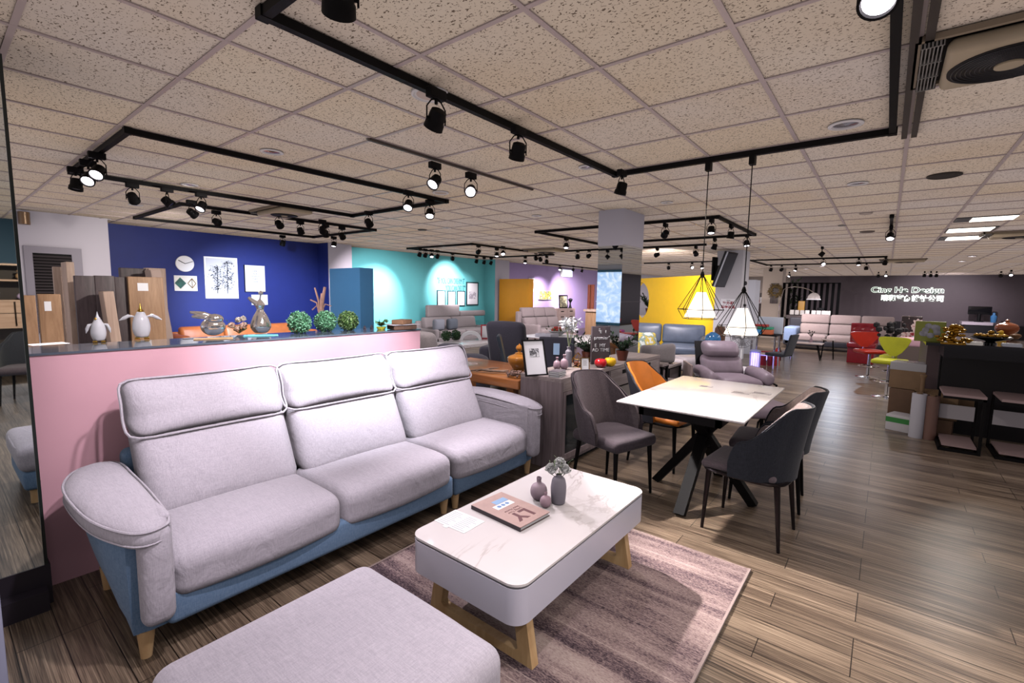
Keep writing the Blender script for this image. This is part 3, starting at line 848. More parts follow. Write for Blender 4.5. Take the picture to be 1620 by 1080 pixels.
# storefront window on the back wall (it shows in the mirrored pillar)
X0, X1 = -9.3, -7.3
t = ST(MB().box(X0 - .08, X0, -4.745, -4.69, .4, 2.45).box(X1, X1 + .08, -4.745, -4.69, .4, 2.45).box(X0, X1, -4.745, -4.69, .4, .5).box(X0, X1, -4.745, -4.69, 2.37, 2.45).box(X0 + .5, X0 + .56, -4.745, -4.69, .5, 2.37), 'window_2', pbr('teal_window_frame', '#2c6f86', .5))
mt, nt, b = newmat('daylit_street_glass'); n = N(nt)
f = n.noise(n.coord(), 2.2, 5, .7, 1.5)
n.l(n.ramp(f, [(.3, lin('#5f9fe0')), (.5, lin('#a9cdf5')), (.62, lin('#f4faff')), (.75, lin('#7db0ea'))]), b.inputs['Emission Color']); b.inputs['Emission Strength'].default_value = 1.3; b.inputs['Roughness'].default_value = .2
link(MB().box(X0, X1, -4.75, -4.74, .5, 2.37), 'window_glass', mt, t)
# ================================================================== THE GREY AND BLUE SOFA
sofa = T('sofa', 'three seat light grey and denim blue fabric sofa in front of the pink partition', 'sofa', (-2.72, 1.84, 0))
def lean(z):        # X of the back cushions' front face at height z
    return -2.70 - .30 * max(0, (z - .42)) / .62
# base (two modules)
for (y0, y1) in ((.555, 2.235), (2.245, 3.10)):
    link(MB().soft((-2.70, (y0 + y1) / 2, .19), (.86, y1 - y0, .16), .03, n=6), 'base', M_BLUEFAB, sofa, True)
# seats
for i, (y0, y1) in enumerate(((.565, 1.375), (1.38, 2.215), (2.225, 3.10))):
    def fn(p, y0=y0, y1=y1):
        t = (p.y - (y0 + y1) / 2) / ((y1 - y0) / 2)
        p.x += .022 * (1 - t * t) * (1 if p.x > -2.5 else 0)
        if p.x > -2.42: p.z -= .035 * ((p.x + 2.42) / .2) ** 2
        return p
    link(MB().soft((-2.56, (y0 + y1) / 2, .335), (.60, y1 - y0, .205), .06, (0, 0, .26), 14, fn), 'seat_cushion', M_GREYFAB, sofa, True)
# back cushions and head rests
for i, (y0, y1) in enumerate(((.60, 1.385), (1.39, 2.225), (2.235, 3.07))):
    yc = (y0 + y1) / 2; w = y1 - y0
    def shear(p, off=0):
        p.x += lean(p.z) - off
        return p
    bf = lambda p: shear(p)
    link(MB().soft((-.10, yc, .615), (.20, w - .02, .46), .08, (.5, 0, .0), 14, bf), 'back_cushion', M_GREYFAB, sofa, True)
    def hf(p):
        t = (p.y - yc) / (w / 2)
        hz = (p.z - .93) / .125
        p.x += lean(p.z) + .035
        if hz < 0: p.x += .035 * hz * hz
        p.z += .022 * (abs(t) ** 4) * (1 if hz > 0 else -1.3)
        p.x -= .02 * abs(t) ** 3
        return p
    hr_ = link(MB().soft((-.085, yc, .93), (.17, w - .005, .26), .08, (.45, 0, .0), 14, hf), 'headrest', M_GREYFAB, sofa, True)
    pts = []
    hw, hh, rr = w / 2 + .012, .135, .05
    for k in range(48):
        t = 2 * pi * k / 48; c, s_ = cos(t), sin(t)
        q = (abs(c) ** 6 + abs(s_) ** 6) ** (-1 / 6)
        pts.append(hf(Vector((-.045, yc + c * q * hw, .93 + s_ * q * hh))))
    link(MB().tube(pts, .0065, 6, True), 'piping', M_GREYFAB, hr_, True)
    WM['headrest_tmp'] = WM[sofa.name]
# arms: leaf shaped top pad, strip folding down the front, blue body tapering under it
def cr(pts, n=6):
    o = []; k = len(pts)
    for i in range(k):
        p0, p1, p2, p3 = (Vector(pts[(i + q) % k]) for q in (-1, 0, 1, 2))
        for q in range(n):
            t = q / n; o.append(.5 * (2 * p1 + (p2 - p0) * t + (2 * p0 - 5 * p1 + 4 * p2 - p3) * t * t + (3 * p1 - p0 - 3 * p2 + p3) * t ** 3))
    return o
def arm(far):
    my = (lambda y: 3.655 - y) if far else (lambda y: y)
    out = [(-3.12, .50, 0), (-3.06, .405, 0), (-2.9, .345, 0), (-2.70, .33, 0), (-2.45, .35, 0), (-2.29, .40, 0), (-2.205, .46, 0), (-2.20, .53, 0), (-2.26, .575, 0), (-2.5, .585, 0), (-2.8, .585, 0), (-3.05, .58, 0)]
    ol = cr(out)
    ctr = Vector((-2.66, .47, 0))
    def ring(inset, dz, k=1):
        r_ = []
        for p in ol:
            c = Vector((max(-2.95, min(-2.33, p.x)), .475, 0)); d = c - p; l = d.length
            q = p + d * min(.95, inset / max(l, 1e-4))
            z = .645 - .045 * max(0, (q.x + 2.9) / .7) ** 2 + dz
            r_.append((q.x, my(q.y), z))
        return r_
    pad = link(MB().loft([ring(.03, -.085), ring(.008, -.075), ring(0, -.055), ring(0, -.02), ring(.012, -.004), ring(.04, .010), ring(.075, .016)]), 'arm_pad', M_GREYFAB, sofa, True, smooth=75)
    link(MB().tube([Vector(p) for p in ring(.001, -.008)], .0055, 6, True), 'piping', M_GREYFAB, pad, True)
    link(MB().tube([Vector(p) for p in ring(.001, -.062)], .0045, 6, True), 'piping', M_GREYFAB, pad, True)
    link(MB().soft((-2.250, my(.518), .385), (.10, .115, .42), .04, (.1, .0, 0), 8), 'front_strip', M_GREYFAB, sofa, True)
    for yy in (.472, .568): link(MB().tube([(-2.222, my(yy), .22), (-2.217, my(yy), .40), (-2.225, my(yy), .585)], .0045, 6), 'piping', M_GREYFAB, pad, True)
    link(MB().soft((-2.68, my(.562), .42), (.84, .05, .40), .02, n=5), 'arm_lining', M_GREYFAB, sofa, True)
    # blue body
    top = [(-3.10, .50), (-3.03, .42), (-2.88, .372), (-2.68, .356), (-2.46, .372), (-2.33, .405), (-2.285, .43), (-2.275, .50), (-2.275, .56), (-2.6, .565), (-3.1, .565)]
    bot = [(-3.0, .55), (-2.96, .545), (-2.84, .525), (-2.66, .495), (-2.48, .465), (-2.39, .45), (-2.315, .445), (-2.30, .50), (-2.30, .56), (-2.6, .565), (-3.0, .565)]
    R_ = []
    for k in range(9):
        t = k / 8; w = t ** .55
        R_.append([(a[0] * w + b[0] * (1 - w), my(a[1] * w + b[1] * (1 - w)), .12 + (.60 - .12) * t + (.0 if t > .05 else .0)) for a, b in zip(top, bot)])
    link(MB().loft(R_), 'arm_body', M_BLUEFAB, sofa, True, smooth=35)
arm(False); arm(True)
link(MB().soft((-3.07, 1.84, .42), (.12, 2.5, .56), .04, n=8), 'back_frame', M_BLUEFAB, sofa, True)
for (x, y) in ((-2.33, .49), (-2.33, 2.19), (-2.33, 2.30), (-2.33, 3.17), (-3.03, .5), (-3.03, 3.17)):
    link(MB().cyl((x, y, .12), (x + .005, y - .005, 0), .033, .02, 16), 'leg', M_OAK, sofa, True)

# ottoman
ot = T('ottoman', 'square light grey fabric ottoman at the front, beside the sofa and coffee table', 'ottoman', (-1.245, .71, .012))
def of(p):
    return p
link(MB().soft((0, 0, .325), (.77, .76, .19), .06, (0, 0, .10), 14), 'seat_cushion', M_GREYFAB, ot)
sq_ = [(.385 * c, .38 * s_) for c, s_ in [((abs(cos(t)) ** 5 + abs(sin(t)) ** 5) ** (-.2) * cos(t), (abs(cos(t)) ** 5 + abs(sin(t)) ** 5) ** (-.2) * sin(t)) for t in [2 * pi * k / 64 for k in range(64)]]]
link(MB().tube([(x * .985, y * .985, .385) for x, y in sq_], .006, 6, True), 'piping', M_GREYFAB, ot)
link(MB().soft((0, 0, .17), (.73, .72, .14), .03, n=6), 'base', M_BLUEFAB, ot)
for sx in (-1, 1):
    for sy in (-1, 1):
        link(MB().cyl((sx * .31, sy * .3, .11), (sx * .32, sy * .31, 0), .03, .02, 12), 'leg', M_OAK, ot)

# rug
m = MB().soft((0, 0, .006), (1.66, 2.34, .012), .005, n=4)
S(m, 'area_rug', M_RUG, 'greyish pink distressed striped rug under the coffee table', 'rug', (-1.32, 1.66, 0))
rug = bpy.data.objects['area_rug']
for x in (-.832, .822): link(MB().box(x, x + .012, -1.17, 1.17, .0, .0135), 'edge_binding', fabric('rug_binding', '#a08d88'), rug)

# coffee table
ct = T('coffee_table', 'white rounded coffee table with veined top and pale oak loop legs on the rug', 'coffee table', (-1.33, 1.935, .012))
def rrect(hx_, hy_, r, n=8):
    o = []
    for (cx, cy, a0) in ((hx_ - r, hy_ - r, 0), (-hx_ + r, hy_ - r, 90), (-hx_ + r, -hy_ + r, 180), (hx_ - r, -hy_ + r, 270)):
        for k in range(n + 1):
            a = R(a0 + 90 * k / n); o.append((cx + r * cos(a), cy + r * sin(a)))
    return o
hx_, hy_ = .325, .60
link(MB().prism(rrect(hx_, hy_, .07), .408, .418), 'tabletop', M_MARBLE, ct)
link(MB().prism(rrect(hx_ - .002, hy_ - .002, .07), .398, .408), 'top_edge', pbr('grey_edge', '#6c6a70', .4), ct)
link(MB().prism(rrect(hx_, hy_, .07), .248, .398), 'apron', pbr('white_lacquer', '#ccc8d6', .28, coat=.3), ct)
link(MB().prism(rrect(hx_ - .03, hy_ - .03, .05), .222, .248), 'sub_frame', M_OAK, ct)
for sy in (-1, 1):
    y = sy * .46
    L_ = []
    lo = MB()
    # trapezoid loop leg with a rounded opening
    outer = [(-.27, .218), (.27, .218), (.30, .0), (-.30, .0)]
    inner = [(-.225, .218), (.225, .218), (.245, .05), (-.245, .05)]
    lo.prism([(-.27, .22), (-.205, .22), (-.232, .055), (-.215, .042), (.215, .042), (.232, .055), (.205, .22), (.27, .22), (.31, 0), (-.31, 0)], y - .022, y + .022, 'XZ')
    link(lo, 'leg', M_OAK, ct)

Z0 = .43
# things on the coffee table
def vase(name, prof, mt, label, u, v, z=Z0, cat='vase', pt=None, seg=32):
    p = pt or P(u, v, Z=z)
    return S(MB().lathe(prof, seg=seg), name, mt, label, cat, (p[0], p[1], z), smooth=50)
M_MAUVE = pbr('mauve_ceramic', '#a8939f', .6, var=.03); M_PINKC = pbr('dusty_pink_ceramic', '#b1939f', .45, var=.03)
M_SLATEC = pbr('slate_ceramic', '#8b8590', .6, var=.04)
def prof(pts, n=6):
    # smooth profile through the points
    o = []
    for i in range(len(pts) - 1):
        p0 = pts[max(0, i - 1)]; p1 = pts[i]; p2 = pts[i + 1]; p3 = pts[min(len(pts) - 1, i + 2)]
        for k in range(n):
            t = k / n
            o.append(tuple(.5 * (2 * p1[j] + (p2[j] - p0[j]) * t + (2 * p0[j] - 5 * p1[j] + 4 * p2[j] - p3[j]) * t * t + (3 * p1[j] - p0[j] - 3 * p2[j] + p3[j]) * t ** 3) for j in (0, 1)))
    o.append(pts[-1]); return [(max(0, a), b) for a, b in o]
v1 = vase('bud_vase', prof([(.0, 0), (.032, .0), (.038, .02), (.041, .06), (.041, .10), (.033, .135), (.017, .15), (.015, .158), (.012, .158), (.011, .14), (0, .13)]), M_SLATEC, 'tall slate grey egg shaped vase holding white flowers on the coffee table', 883, 795)
v2 = vase('bud_vase', prof([(0, 0), (.018, 0), (.038, .02), (.046, .05), (.038, .08), (.017, .096), (.012, .105), (.014, .125), (.011, .125), (.009, .10), (0, .09)]), M_MAUVE, 'round mauve bottle vase behind the smallest one on the coffee table', 852, 790)
v3 = vase('bud_vase', prof([(0, 0), (.012, 0), (.025, .012), (.030, .032), (.024, .053), (.009, .064), (.007, .07), (.009, .08), (.007, .08), (.005, .06), (0, .055)]), M_PINKC, 'smallest round pink bottle vase on the coffee table', 863, 802)
p = v1.location
fl = T('flower_stems', 'small white artificial carnations with green sprigs in the slate vase', 'flowers', (p.x, p.y, p.z + .13))
M_PETAL = pbr('white_petal', '#ffffff', .6); M_STEM = pbr('pale_stem', '#9aa57f', .6); M_LEAF = pbr('sage_leaf', '#6f8060', .6, var=.3, vs=40)
def blossom(c, r, n=26, seedv=1):
    rr = random.Random(seedv); m = MB()
    for i in range(n):
        th = rr.uniform(0, 2 * pi); ph = math.acos(rr.uniform(-.3, 1)); d = Vector((sin(ph) * cos(th), sin(ph) * sin(th), cos(ph)))
        a = d.orthogonal().normalized(); b = d.cross(a)
        q = Vector(c) + d * r * .66; w = r * .42
        m.add([q - a * w * .2 - d * w * .5, q + a * w * .7 + b * w * .2 + d * w * .3, q + b * w * .5 + d * w * .75, q - a * w * .7 + b * w * .2 + d * w * .3, q - b * w * .5 + d * w * .4], [(0, 1, 2), (0, 2, 3), (0, 3, 4), (0, 4, 1)])
    m.ball(c, r * .72, 12)
    return m
def sprig(m, base, tip, n, ll, rr, w=.3):
    base = Vector(base); tip = Vector(tip)
    for i in range(n):
        t = .3 + .7 * i / max(1, n - 1); q = base.lerp(tip, t)
        d = Vector((rr.uniform(-1, 1), rr.uniform(-1, 1), rr.uniform(.1, 1))).normalized(); s_ = d.cross(Vector((0, 0, 1)))
        if s_.length < .1: s_ = Vector((1, 0, 0))
        s_.normalize(); l = ll * rr.uniform(.7, 1.2)
        m.add([q, q + d * l * .5 + s_ * l * w * .5, q + d * l, q + d * l * .5 - s_ * l * w * .5], [(0, 1, 2, 3)])
rr = random.Random(4)
cv = Vector((cam.location.x - p.x, cam.location.y - p.y, 0)).normalized(); sd = Vector((-cv.y, cv.x, 0))
heads = [(sd * -.04 + Vector((0, 0, .055)), .036), (sd * .004 + Vector((0, 0, .09)), .034), (sd * .036 + cv * .02 + Vector((0, 0, .065)), .032)]
for i, (h_, r_) in enumerate(heads):
    f_ = link(blossom(h_, r_, 44, seedv=i), 'blossom', M_PETAL, fl, smooth=0)
    link(MB().tube([(0, 0, 0), tuple(h_ * .5 + Vector((0, 0, .01))), tuple(h_)], .002, 5), 'stem', M_STEM, fl)
lm = MB()
for i in range(8):
    a = 2 * pi * i / 8; tip = Vector((cos(a) * .06, sin(a) * .06, rr.uniform(.04, .14)))
    lm.tube([(0, 0, 0), tuple(tip * .6), tuple(tip)], .0013, 4); sprig(lm, (0, 0, 0), tip, 5, .024, rr)
o = link(lm, 'foliage', M_LEAF, fl, smooth=0); o['kind'] = 'stuff'

# book with cut letters on the table
a = P(746, 798, Z=Z0 + .02); b = P(793, 779, Z=Z0 + .02); c = P(868, 808, Z=Z0 + .02); d_ = P(825, 837, Z=Z0 + .02)
ctr = (a + b + c + d_) / 4; ex = ((c - b) + (d_ - a)) / 2; ey = ((b - a) + (c - d_)) / 2
bw, bh = ex.length, ey.length; rzb = math.atan2(ex.y, ex.x)
bk = T('sample_book', 'light wood covered sample book with large LY letters on the coffee table', 'book', (ctr.x, ctr.y, Z0), rzb)
link(MB().box(-bw / 2, bw / 2, -bh / 2, bh / 2, .018, .022), 'cover', pbr('rose_wood_cover', '#b99a92', .55, var=.08, vs=25), bk, smooth=0)
link(MB().box(-bw / 2, bw / 2, -bh / 2, bh / 2, 0, .003), 'back_cover', pbr('brown_cover', '#5c4a48', .6), bk, smooth=0)
link(MB().box(-bw / 2 + .004, bw / 2 - .006, -bh / 2 + .006, bh / 2 - .006, .003, .018), 'pages', M_WPAPER, bk, smooth=0)
link(MB().box(-bw / 2, bw / 2, -bh / 2 - .001, -bh / 2 + .004, 0, .021), 'spine', pbr('dark_spine', '#3c3338', .5), bk, smooth=0)
M_BRN = pbr('burgundy_print', '#6b4347', .6)
text('LY', 'letters', M_BRN, .11, (bw * .25, -.005, .0222), (0, 0, R(-90)), bk, .0006, bold=.004)
text('Living Your\nStyle Home', 'small_lettering', M_BRN, .022, (bw * .07, .0, .0222), (0, 0, R(-90)), bk, .0004)
link(MB().box(-bw * .34, -bw * .22, -bh * .1, bh * .3, .0222, .0228), 'photo_label', pbr('sky_print', '#8fb2d8', .5), bk, smooth=0)
link(MB().box(-bw * .22 + .003, -bw * .08, -bh * .26, bh * .3, .0222, .0228), 'paper_label', M_WPAPER, bk, smooth=0)
ci = MB()
for k in range(3): ci.lathe([(.012, 0), (0, .0006)], (-bw * .15, -bh * .12 + k * bh * .13, .0228), 14)
link(ci, 'emblem', pbr('blue_emblem', '#6f94c4', .5), bk)
# price sheets
for i, (u, v, w, h_, rz_, lab) in enumerate([(727, 824, .165, .115, 0, 'printed price sheets lying flat at the front of the coffee table')]):
    p = P(u, v, Z=Z0)
    t = T('price_sheet', lab, 'paper', (p.x, p.y, Z0), rzb + R(5))
    link(MB().box(-.10, .10, -.075, .075, 0, .0012), 'paper', M_WPAPER, t, smooth=0)
    ln = MB()
    for k in range(9):
        for q in (0, 1):
            ln.box(-.09 + q * .095, -.09 + q * .095 + (.06 if k % 3 else .08), -.062 + k * .0145, -.0595 + k * .0145, .0012, .0015)
    link(ln, 'printed_text', pbr('grey_ink', '#9793a0', .6), t, smooth=0)
    link(MB().box(-.03, .0, -.09, -.075, 0, .0013).box(.09, .1, -.0, .03, 0, .0013), 'tab', M_WPAPER, t, smooth=0)
# ================================================================== DINING TABLE
tc = (-1.03, 3.73)
dt = T('dining_table', 'white veined dining table on a crossed black metal base', 'dining table', (tc[0], tc[1], 0))
link(MB().soft((0, 0, .793), (.84, 1.40, .014), .006, n=4), 'tabletop', M_MARBLE, dt)
link(MB().soft((.05, 0.02, .772), (.70, 1.3, .010), .004, n=4), 'extension_leaf', M_MARBLE, dt)
fr = MB()
for x in (-.30, .22): fr.box(x, x + .035, -.58, .58, .70, .766)
for y in (-.58, .545): fr.box(-.30, .255, y, y + .035, .70, .766)
link(fr, 'slide_frame', M_BLK, dt, smooth=0)
link(MB().box(-.15, .13, -.22, .22, .66, .70), 'mount_plate', M_BLK, dt, smooth=0)
link(MB().lathe([(.075, .40), (.06, .42), (.06, .5), (.075, .52)], seg=12), 'hub', M_BLK, dt)
for (fx, fy, tx, ty) in ((.0, -.50, .0, .18), (-.37, .02, .14, .0), (.37, .02, -.14, .0), (.0, .50, .0, -.18)):
    b_ = Vector((fx, fy, 0)); hb = Vector((fx * .08, fy * .08, .46)); tp = Vector((-fx * .42, -fy * .42, .665))
    l = MB()
    def beam(p, q, w=.075, t_=.035):
        p = Vector(p); q = Vector(q); d = (q - p).normalized(); s_ = d.cross(Vector((0, 0, 1))).normalized(); n_ = s_.cross(d)
        vs = []
        for e_ in (p, q):
            for (i, j) in ((-1, -1), (1, -1), (1, 1), (-1, 1)): vs.append(e_ + s_ * w / 2 * i + n_ * t_ * j)
        for k in range(4): vs[k].z = max(0, vs[k].z if vs[k].z > .02 else 0)
        l.add(vs, [(0, 1, 2, 3)[::-1], (4, 5, 6, 7), (0, 1, 5, 4), (1, 2, 6, 5), (2, 3, 7, 6), (3, 0, 4, 7)])
    beam(b_, hb); beam(hb, tp)
    link(l, 'leg', M_BLK, dt, smooth=0)
for (u, v, w, h_) in ((1117, 611, .10, .05), (1172, 621, .13, .07), (1205, 622, .13, .07)):
    p = P(u, v, Z=.80)
    t = T('table_card', {1117: 'small grey price card at the far left of the dining table', 1172: 'left of two grey printed cards at the far right of the dining table', 1205: 'right of two grey printed cards at the far right of the dining table'}[u], 'card', (p.x, p.y, .8), R(3), 'printed cards on the dining table')
    link(MB().box(-w / 2, w / 2, -h_ / 2, h_ / 2, 0, .002), 'card', pbr('grey_card', '#b5adb0', .4), t, smooth=0)
    g = MB()
    for k in range(4): g.box(-w * .42, w * (.1 + .08 * (k % 3)), -h_ * .36 + k * h_ * .2, -h_ * .3 + k * h_ * .2, .002, .0025)
    link(g, 'printed_text', pbr('dark_ink', '#5b545a', .6), t, smooth=0)

# dining chairs ---------------------------------------------------
M_TAUPE = fabric('taupe_fabric', '#6f6367', '#4f464a'); M_TAUPED = fabric('dark_taupe_fabric', '#5a5056', '#3f373d')
M_CHAR = fabric('charcoal_fabric', '#2e3038', '#202228'); M_LTAUPE = fabric('light_taupe_fabric', '#a08f8c', '#80706e')
M_ORANGE = leather('orange_leather', '#e4822a', .5); M_DKL = leather('dark_grey_leather', '#33343c', .45)
def wing_chair(label, loc, rz, inner, outer, seatm, thick=True, wing=1.0, narrow=.25, legm=None, peak=.90, ln_=.13):
    legm = legm or M_BLK
    t = T('dining_chair', label, 'chair', (loc[0], loc[1], 0), rz, 'chairs around the dining table')
    def sh(u, v, off=0):
        s_ = u * 2 - 1; a = abs(s_)
        ph = s_ * R(112)
        hb = .42
        if a < .38: ht = peak
        elif a < .8: k = (a - .38) / .42; k = k * k * (3 - 2 * k); ht = peak - (peak - .66) * k
        else: k = (a - .8) / .2; ht = .66 - .15 * k ** 2.2
        z = hb + (ht - hb) * v
        kk = (z - hb) / .46
        x = .0 - (.235 + off) * cos(ph) * (1 if cos(ph) > 0 else .75 * wing)
        y = (.245 + off) * sin(ph) if a < .8 else (.245 + off) * (1 if s_ > 0 else -1) * (.98 + .02 * sin(abs(ph)))
        x -= ln_ * kk ** 1.3 * (1 if a < .5 else max(.0, 1 - (a - .5) / .5))
        y *= 1 - narrow * max(0, kk - .35) * (1 if a < .6 else .3) + .1 * min(1, kk * 2) * (a > .4)
        return (x, y, z)
    bi = MB().shell(lambda u, v: sh(u, v), 36, 12, .022)
    link(bi, 'backrest', inner, t, smooth=60)
    bo = MB().shell(lambda u, v: sh(u, v, .024), 36, 12, .012)
    link(bo, 'back_shell', outer, t, smooth=60)
    link(MB().tube([Vector(sh(k / 48, 1, .014)) + Vector((0, 0, .003)) for k in range(49)], .007, 6), 'edge_piping', outer, t)
    if thick:
        link(MB().soft((.015, 0, .435), (.49, .47, .095), .045, (0, 0, .12), 10), 'seat', seatm, t)
    else:
        link(MB().soft((.035, 0, .445), (.45, .44, .055), .027, (0, 0, .15), 10), 'seat', seatm, t)
        link(MB().tube([(.015 + .25 * c, .235 * s_, .415) for c, s_ in [((abs(cos(q)) ** 4 + abs(sin(q)) ** 4) ** (-.25) * cos(q), (abs(cos(q)) ** 4 + abs(sin(q)) ** 4) ** (-.25) * sin(q)) for q in [2 * pi * k / 40 for k in range(40)]]], .012, 8, True), 'seat_rim', legm, t)
    for (x, y, fx, fy) in ((.21, .19, .23, .205), (.21, -.19, .23, -.205), (-.19, .17, -.23, .2), (-.19, -.17, -.23, -.2)):
        link(MB().cyl((x, y, .41), (fx, fy, 0), .019, .010, 12), 'leg', legm, t)
    return t
M_LEGM = pbr('dark_bronze_metal', '#2b2527', .3, metal=.7)
wing_chair('taupe fabric dining chair standing between the sofa arm and the dining table', (-1.62, 3.34), R(-16), M_TAUPE, M_TAUPED, M_TAUPED)
wing_chair('orange leather dining chair on the cabinet side of the dining table', (-1.55, 4.22), R(-6), M_ORANGE, M_DKL, M_ORANGE, False, .6, .25)
wing_chair('charcoal backed dining chair on the aisle side of the table, nearest the camera', (-.615, 3.36), R(176), M_LTAUPE, M_CHAR, M_TAUPE, False, 1.0, .32, M_LEGM, .88, .07)
wing_chair('taupe dining chair on the aisle side, half hidden behind the charcoal backed one', (-.62, 4.0), R(184), M_LTAUPE, M_CHAR, M_TAUPED, True, 1.0, .28, None, .88, .09)

# pendant lamps ---------------------------------------------------
def pendant(x, y, ztop, label):
    t = T('pendant_lamp', label, 'pendant lamp', (x, y, ztop))
    link(MB().box(-.02, .02, -.03, .03, H - .11 - ztop, H - .046 - ztop), 'track_adapter', M_BLK, t, smooth=0)
    link(MB().cyl((0, 0, 0), (0, 0, H - .1 - ztop), .004, .004, 6), 'cord', M_BLK, t)
    link(MB().lathe([(.009, -.02), (.018, .0), (.009, .03)], seg=12), 'socket', M_BLK, t)
    cg = MB(); n = 8; rw, zw, rb, zb = .175, -.275, .13, -.35
    ring = [(rw * cos(2 * pi * (k + .5) / n), rw * sin(2 * pi * (k + .5) / n), zw) for k in range(n)]
    rb_ = [(rb * cos(2 * pi * (k + .5) / n), rb * sin(2 * pi * (k + .5) / n), zb) for k in range(n)]
    for k in range(n):
        cg.cyl((ring[k][0] * .07, ring[k][1] * .07, -.005), ring[k], .0028, .0028, 6)
        cg.cyl(ring[k], ring[(k + 1) % n], .0028, .0028, 6); cg.cyl(ring[k], rb_[k], .0025, .0025, 6); cg.cyl(rb_[k], rb_[(k + 1) % n], .0025, .0025, 6)
    link(cg, 'wire_cage', M_BLK, t)
    sh = pbr('lit_fabric_shade', '#fff6ea', .8, emit='#fff0dc', es=1.5)
    sm = MB()
    tpz, trr, brr, bz = -.135, .036, .122, -.335
    sm.shell(lambda u, v: ((trr + (brr - trr) * v) * cos(2 * pi * u), (trr + (brr - trr) * v) * sin(2 * pi * u), tpz + (bz - tpz) * v), 32, 4, .002)
    link(sm, 'lamp_shade', sh, t)
    link(MB().lathe([(.0, -.14), (.02, -.145), (.03, -.17), (.018, -.2), (0, -.205)], seg=14), 'bulb', M_BULB, t)
    pointlamp((x, y, ztop - .30), 6, (1, .9, .78), .05)
    return t
pendant(-1.18, 3.94, 1.715, 'left pendant lamp over the dining table, white cone in a black wire diamond')
pendant(-.865, 3.94, 1.595, 'right, lower pendant lamp over the dining table, white cone in a black wire diamond')

# ================================================================== GREY CABINET
cb = T('sideboard', 'long grey wood sideboard behind the dining chairs, glass doors and drawers', 'sideboard', (-2.35, 4.45, 0))
x0, x1, y0, y1, zt = -2.57, -2.13, 3.37, 5.62, .82
link(MB().box(x0, x1, y0, y1, zt - .035, zt), 'top', M_ASHX, cb, True, smooth=0)
link(MB().box(x0, x1, y0, y0 + .04, .0, zt - .035), 'side_panel', M_ASH, cb, True, smooth=0)
link(MB().box(x0, x1, y1 - .04, y1, .0, zt - .035), 'side_panel', M_ASH, cb, True, smooth=0)
link(MB().box(x0, x0 + .02, y0 + .04, y1 - .04, .06, zt - .035), 'back_panel', M_ASH, cb, True, smooth=0)
link(MB().box(x0 + .02, x1 - .02, y0 + .04, y1 - .04, .04, .08), 'bottom_panel', M_ASH, cb, True, smooth=0)
link(MB().box(x0 + .05, x1 - .05, y0 + .04, y1 - .04, 0, .04), 'plinth', M_BLK, cb, True, smooth=0)
link(MB().box(x1 - .025, x1, y0 + .04, 3.9, .70, zt - .036), 'front_rail', M_ASHX, cb, True, smooth=0)
M_SMOKE = pbr('smoked_glass', '#2a3034', .05, alpha=.55)
for (a_, b_) in ((3.41, 3.92), ):
    d_ = MB(); z0_, z1_ = .08, .695
    d_.box(x1 - .02, x1 + .002, a_, a_ + .045, z0_, z1_); d_.box(x1 - .02, x1 + .002, b_ - .045, b_, z0_, z1_); d_.box(x1 - .02, x1 + .002, a_ + .045, b_ - .045, z0_, z0_ + .05); d_.box(x1 - .02, x1 + .002, a_ + .045, b_ - .045, z1_ - .03, z1_)
    dd = link(d_, 'door', M_ASH, cb, True, smooth=0)
    link(MB().box(x1 - .012, x1 - .008, a_ + .045, b_ - .045, z0_ + .05, z1_ - .03), 'glass_pane', M_SMOKE, dd, True, smooth=0)
for y in (3.92, 4.27): link(MB().box(x0 + .02, x1 - .004, y, y + .025, .08, zt - .036), 'divider', M_ASH, cb, True, smooth=0)
link(MB().box(x0 + .02, x1 - .03, 3.945, 4.27, .52, .535), 'shelf', M_ASH, cb, True, smooth=0)
for (a_, b_, z0_, z1_) in ((4.295, 4.93, .60, .78), (4.94, 5.575, .60, .78), (4.295, 4.93, .10, .36), (4.94, 5.575, .10, .585)):
    dd = link(MB().box(x1 - .02, x1 + .002, a_, b_, z0_, z1_), 'drawer', M_ASHX, cb, True, smooth=0)
    yc = (a_ + b_) / 2; link(MB().box(x1 + .001, x1 + .006, yc - .05, yc + .05, z1_ - .06, z1_ - .02), 'handle', M_BLK, dd, True, smooth=0)
# door flap held open, with its pull
link(MB().box(x1 - .0, x1 + .02, 4.30, 4.92, .37, .585), 'flap_door', pbr('greige_laminate', '#8e8681', .5), cb, True, smooth=0)
link(MB().box(x1 + .02, x1 + .024, 4.36, 4.44, .555, .575), 'catch', M_STEEL, cb, True, smooth=0)

# orange wood bench table behind the sofa
wt = T('wooden_table', 'glossy orange brown solid wood table behind the sofa end', 'table', (-3.25, 3.75, 0))
M_RW = wood('orange_brown_wood', '#9c5a2c', '#c98247', (2, 14, 14), .3, .5)
link(MB().soft((-3.27, 3.76, .705), (1.38, .82, .09), .012, n=4), 'tabletop', M_RW, wt, True)
for (x, y) in ((-3.88, 3.42), (-2.7, 3.42), (-3.88, 4.1), (-2.7, 4.1)):
    link(MB().box(x - .04, x + .04, y - .04, y + .04, 0, .66), 'leg', M_RW, wt, True, smooth=0)
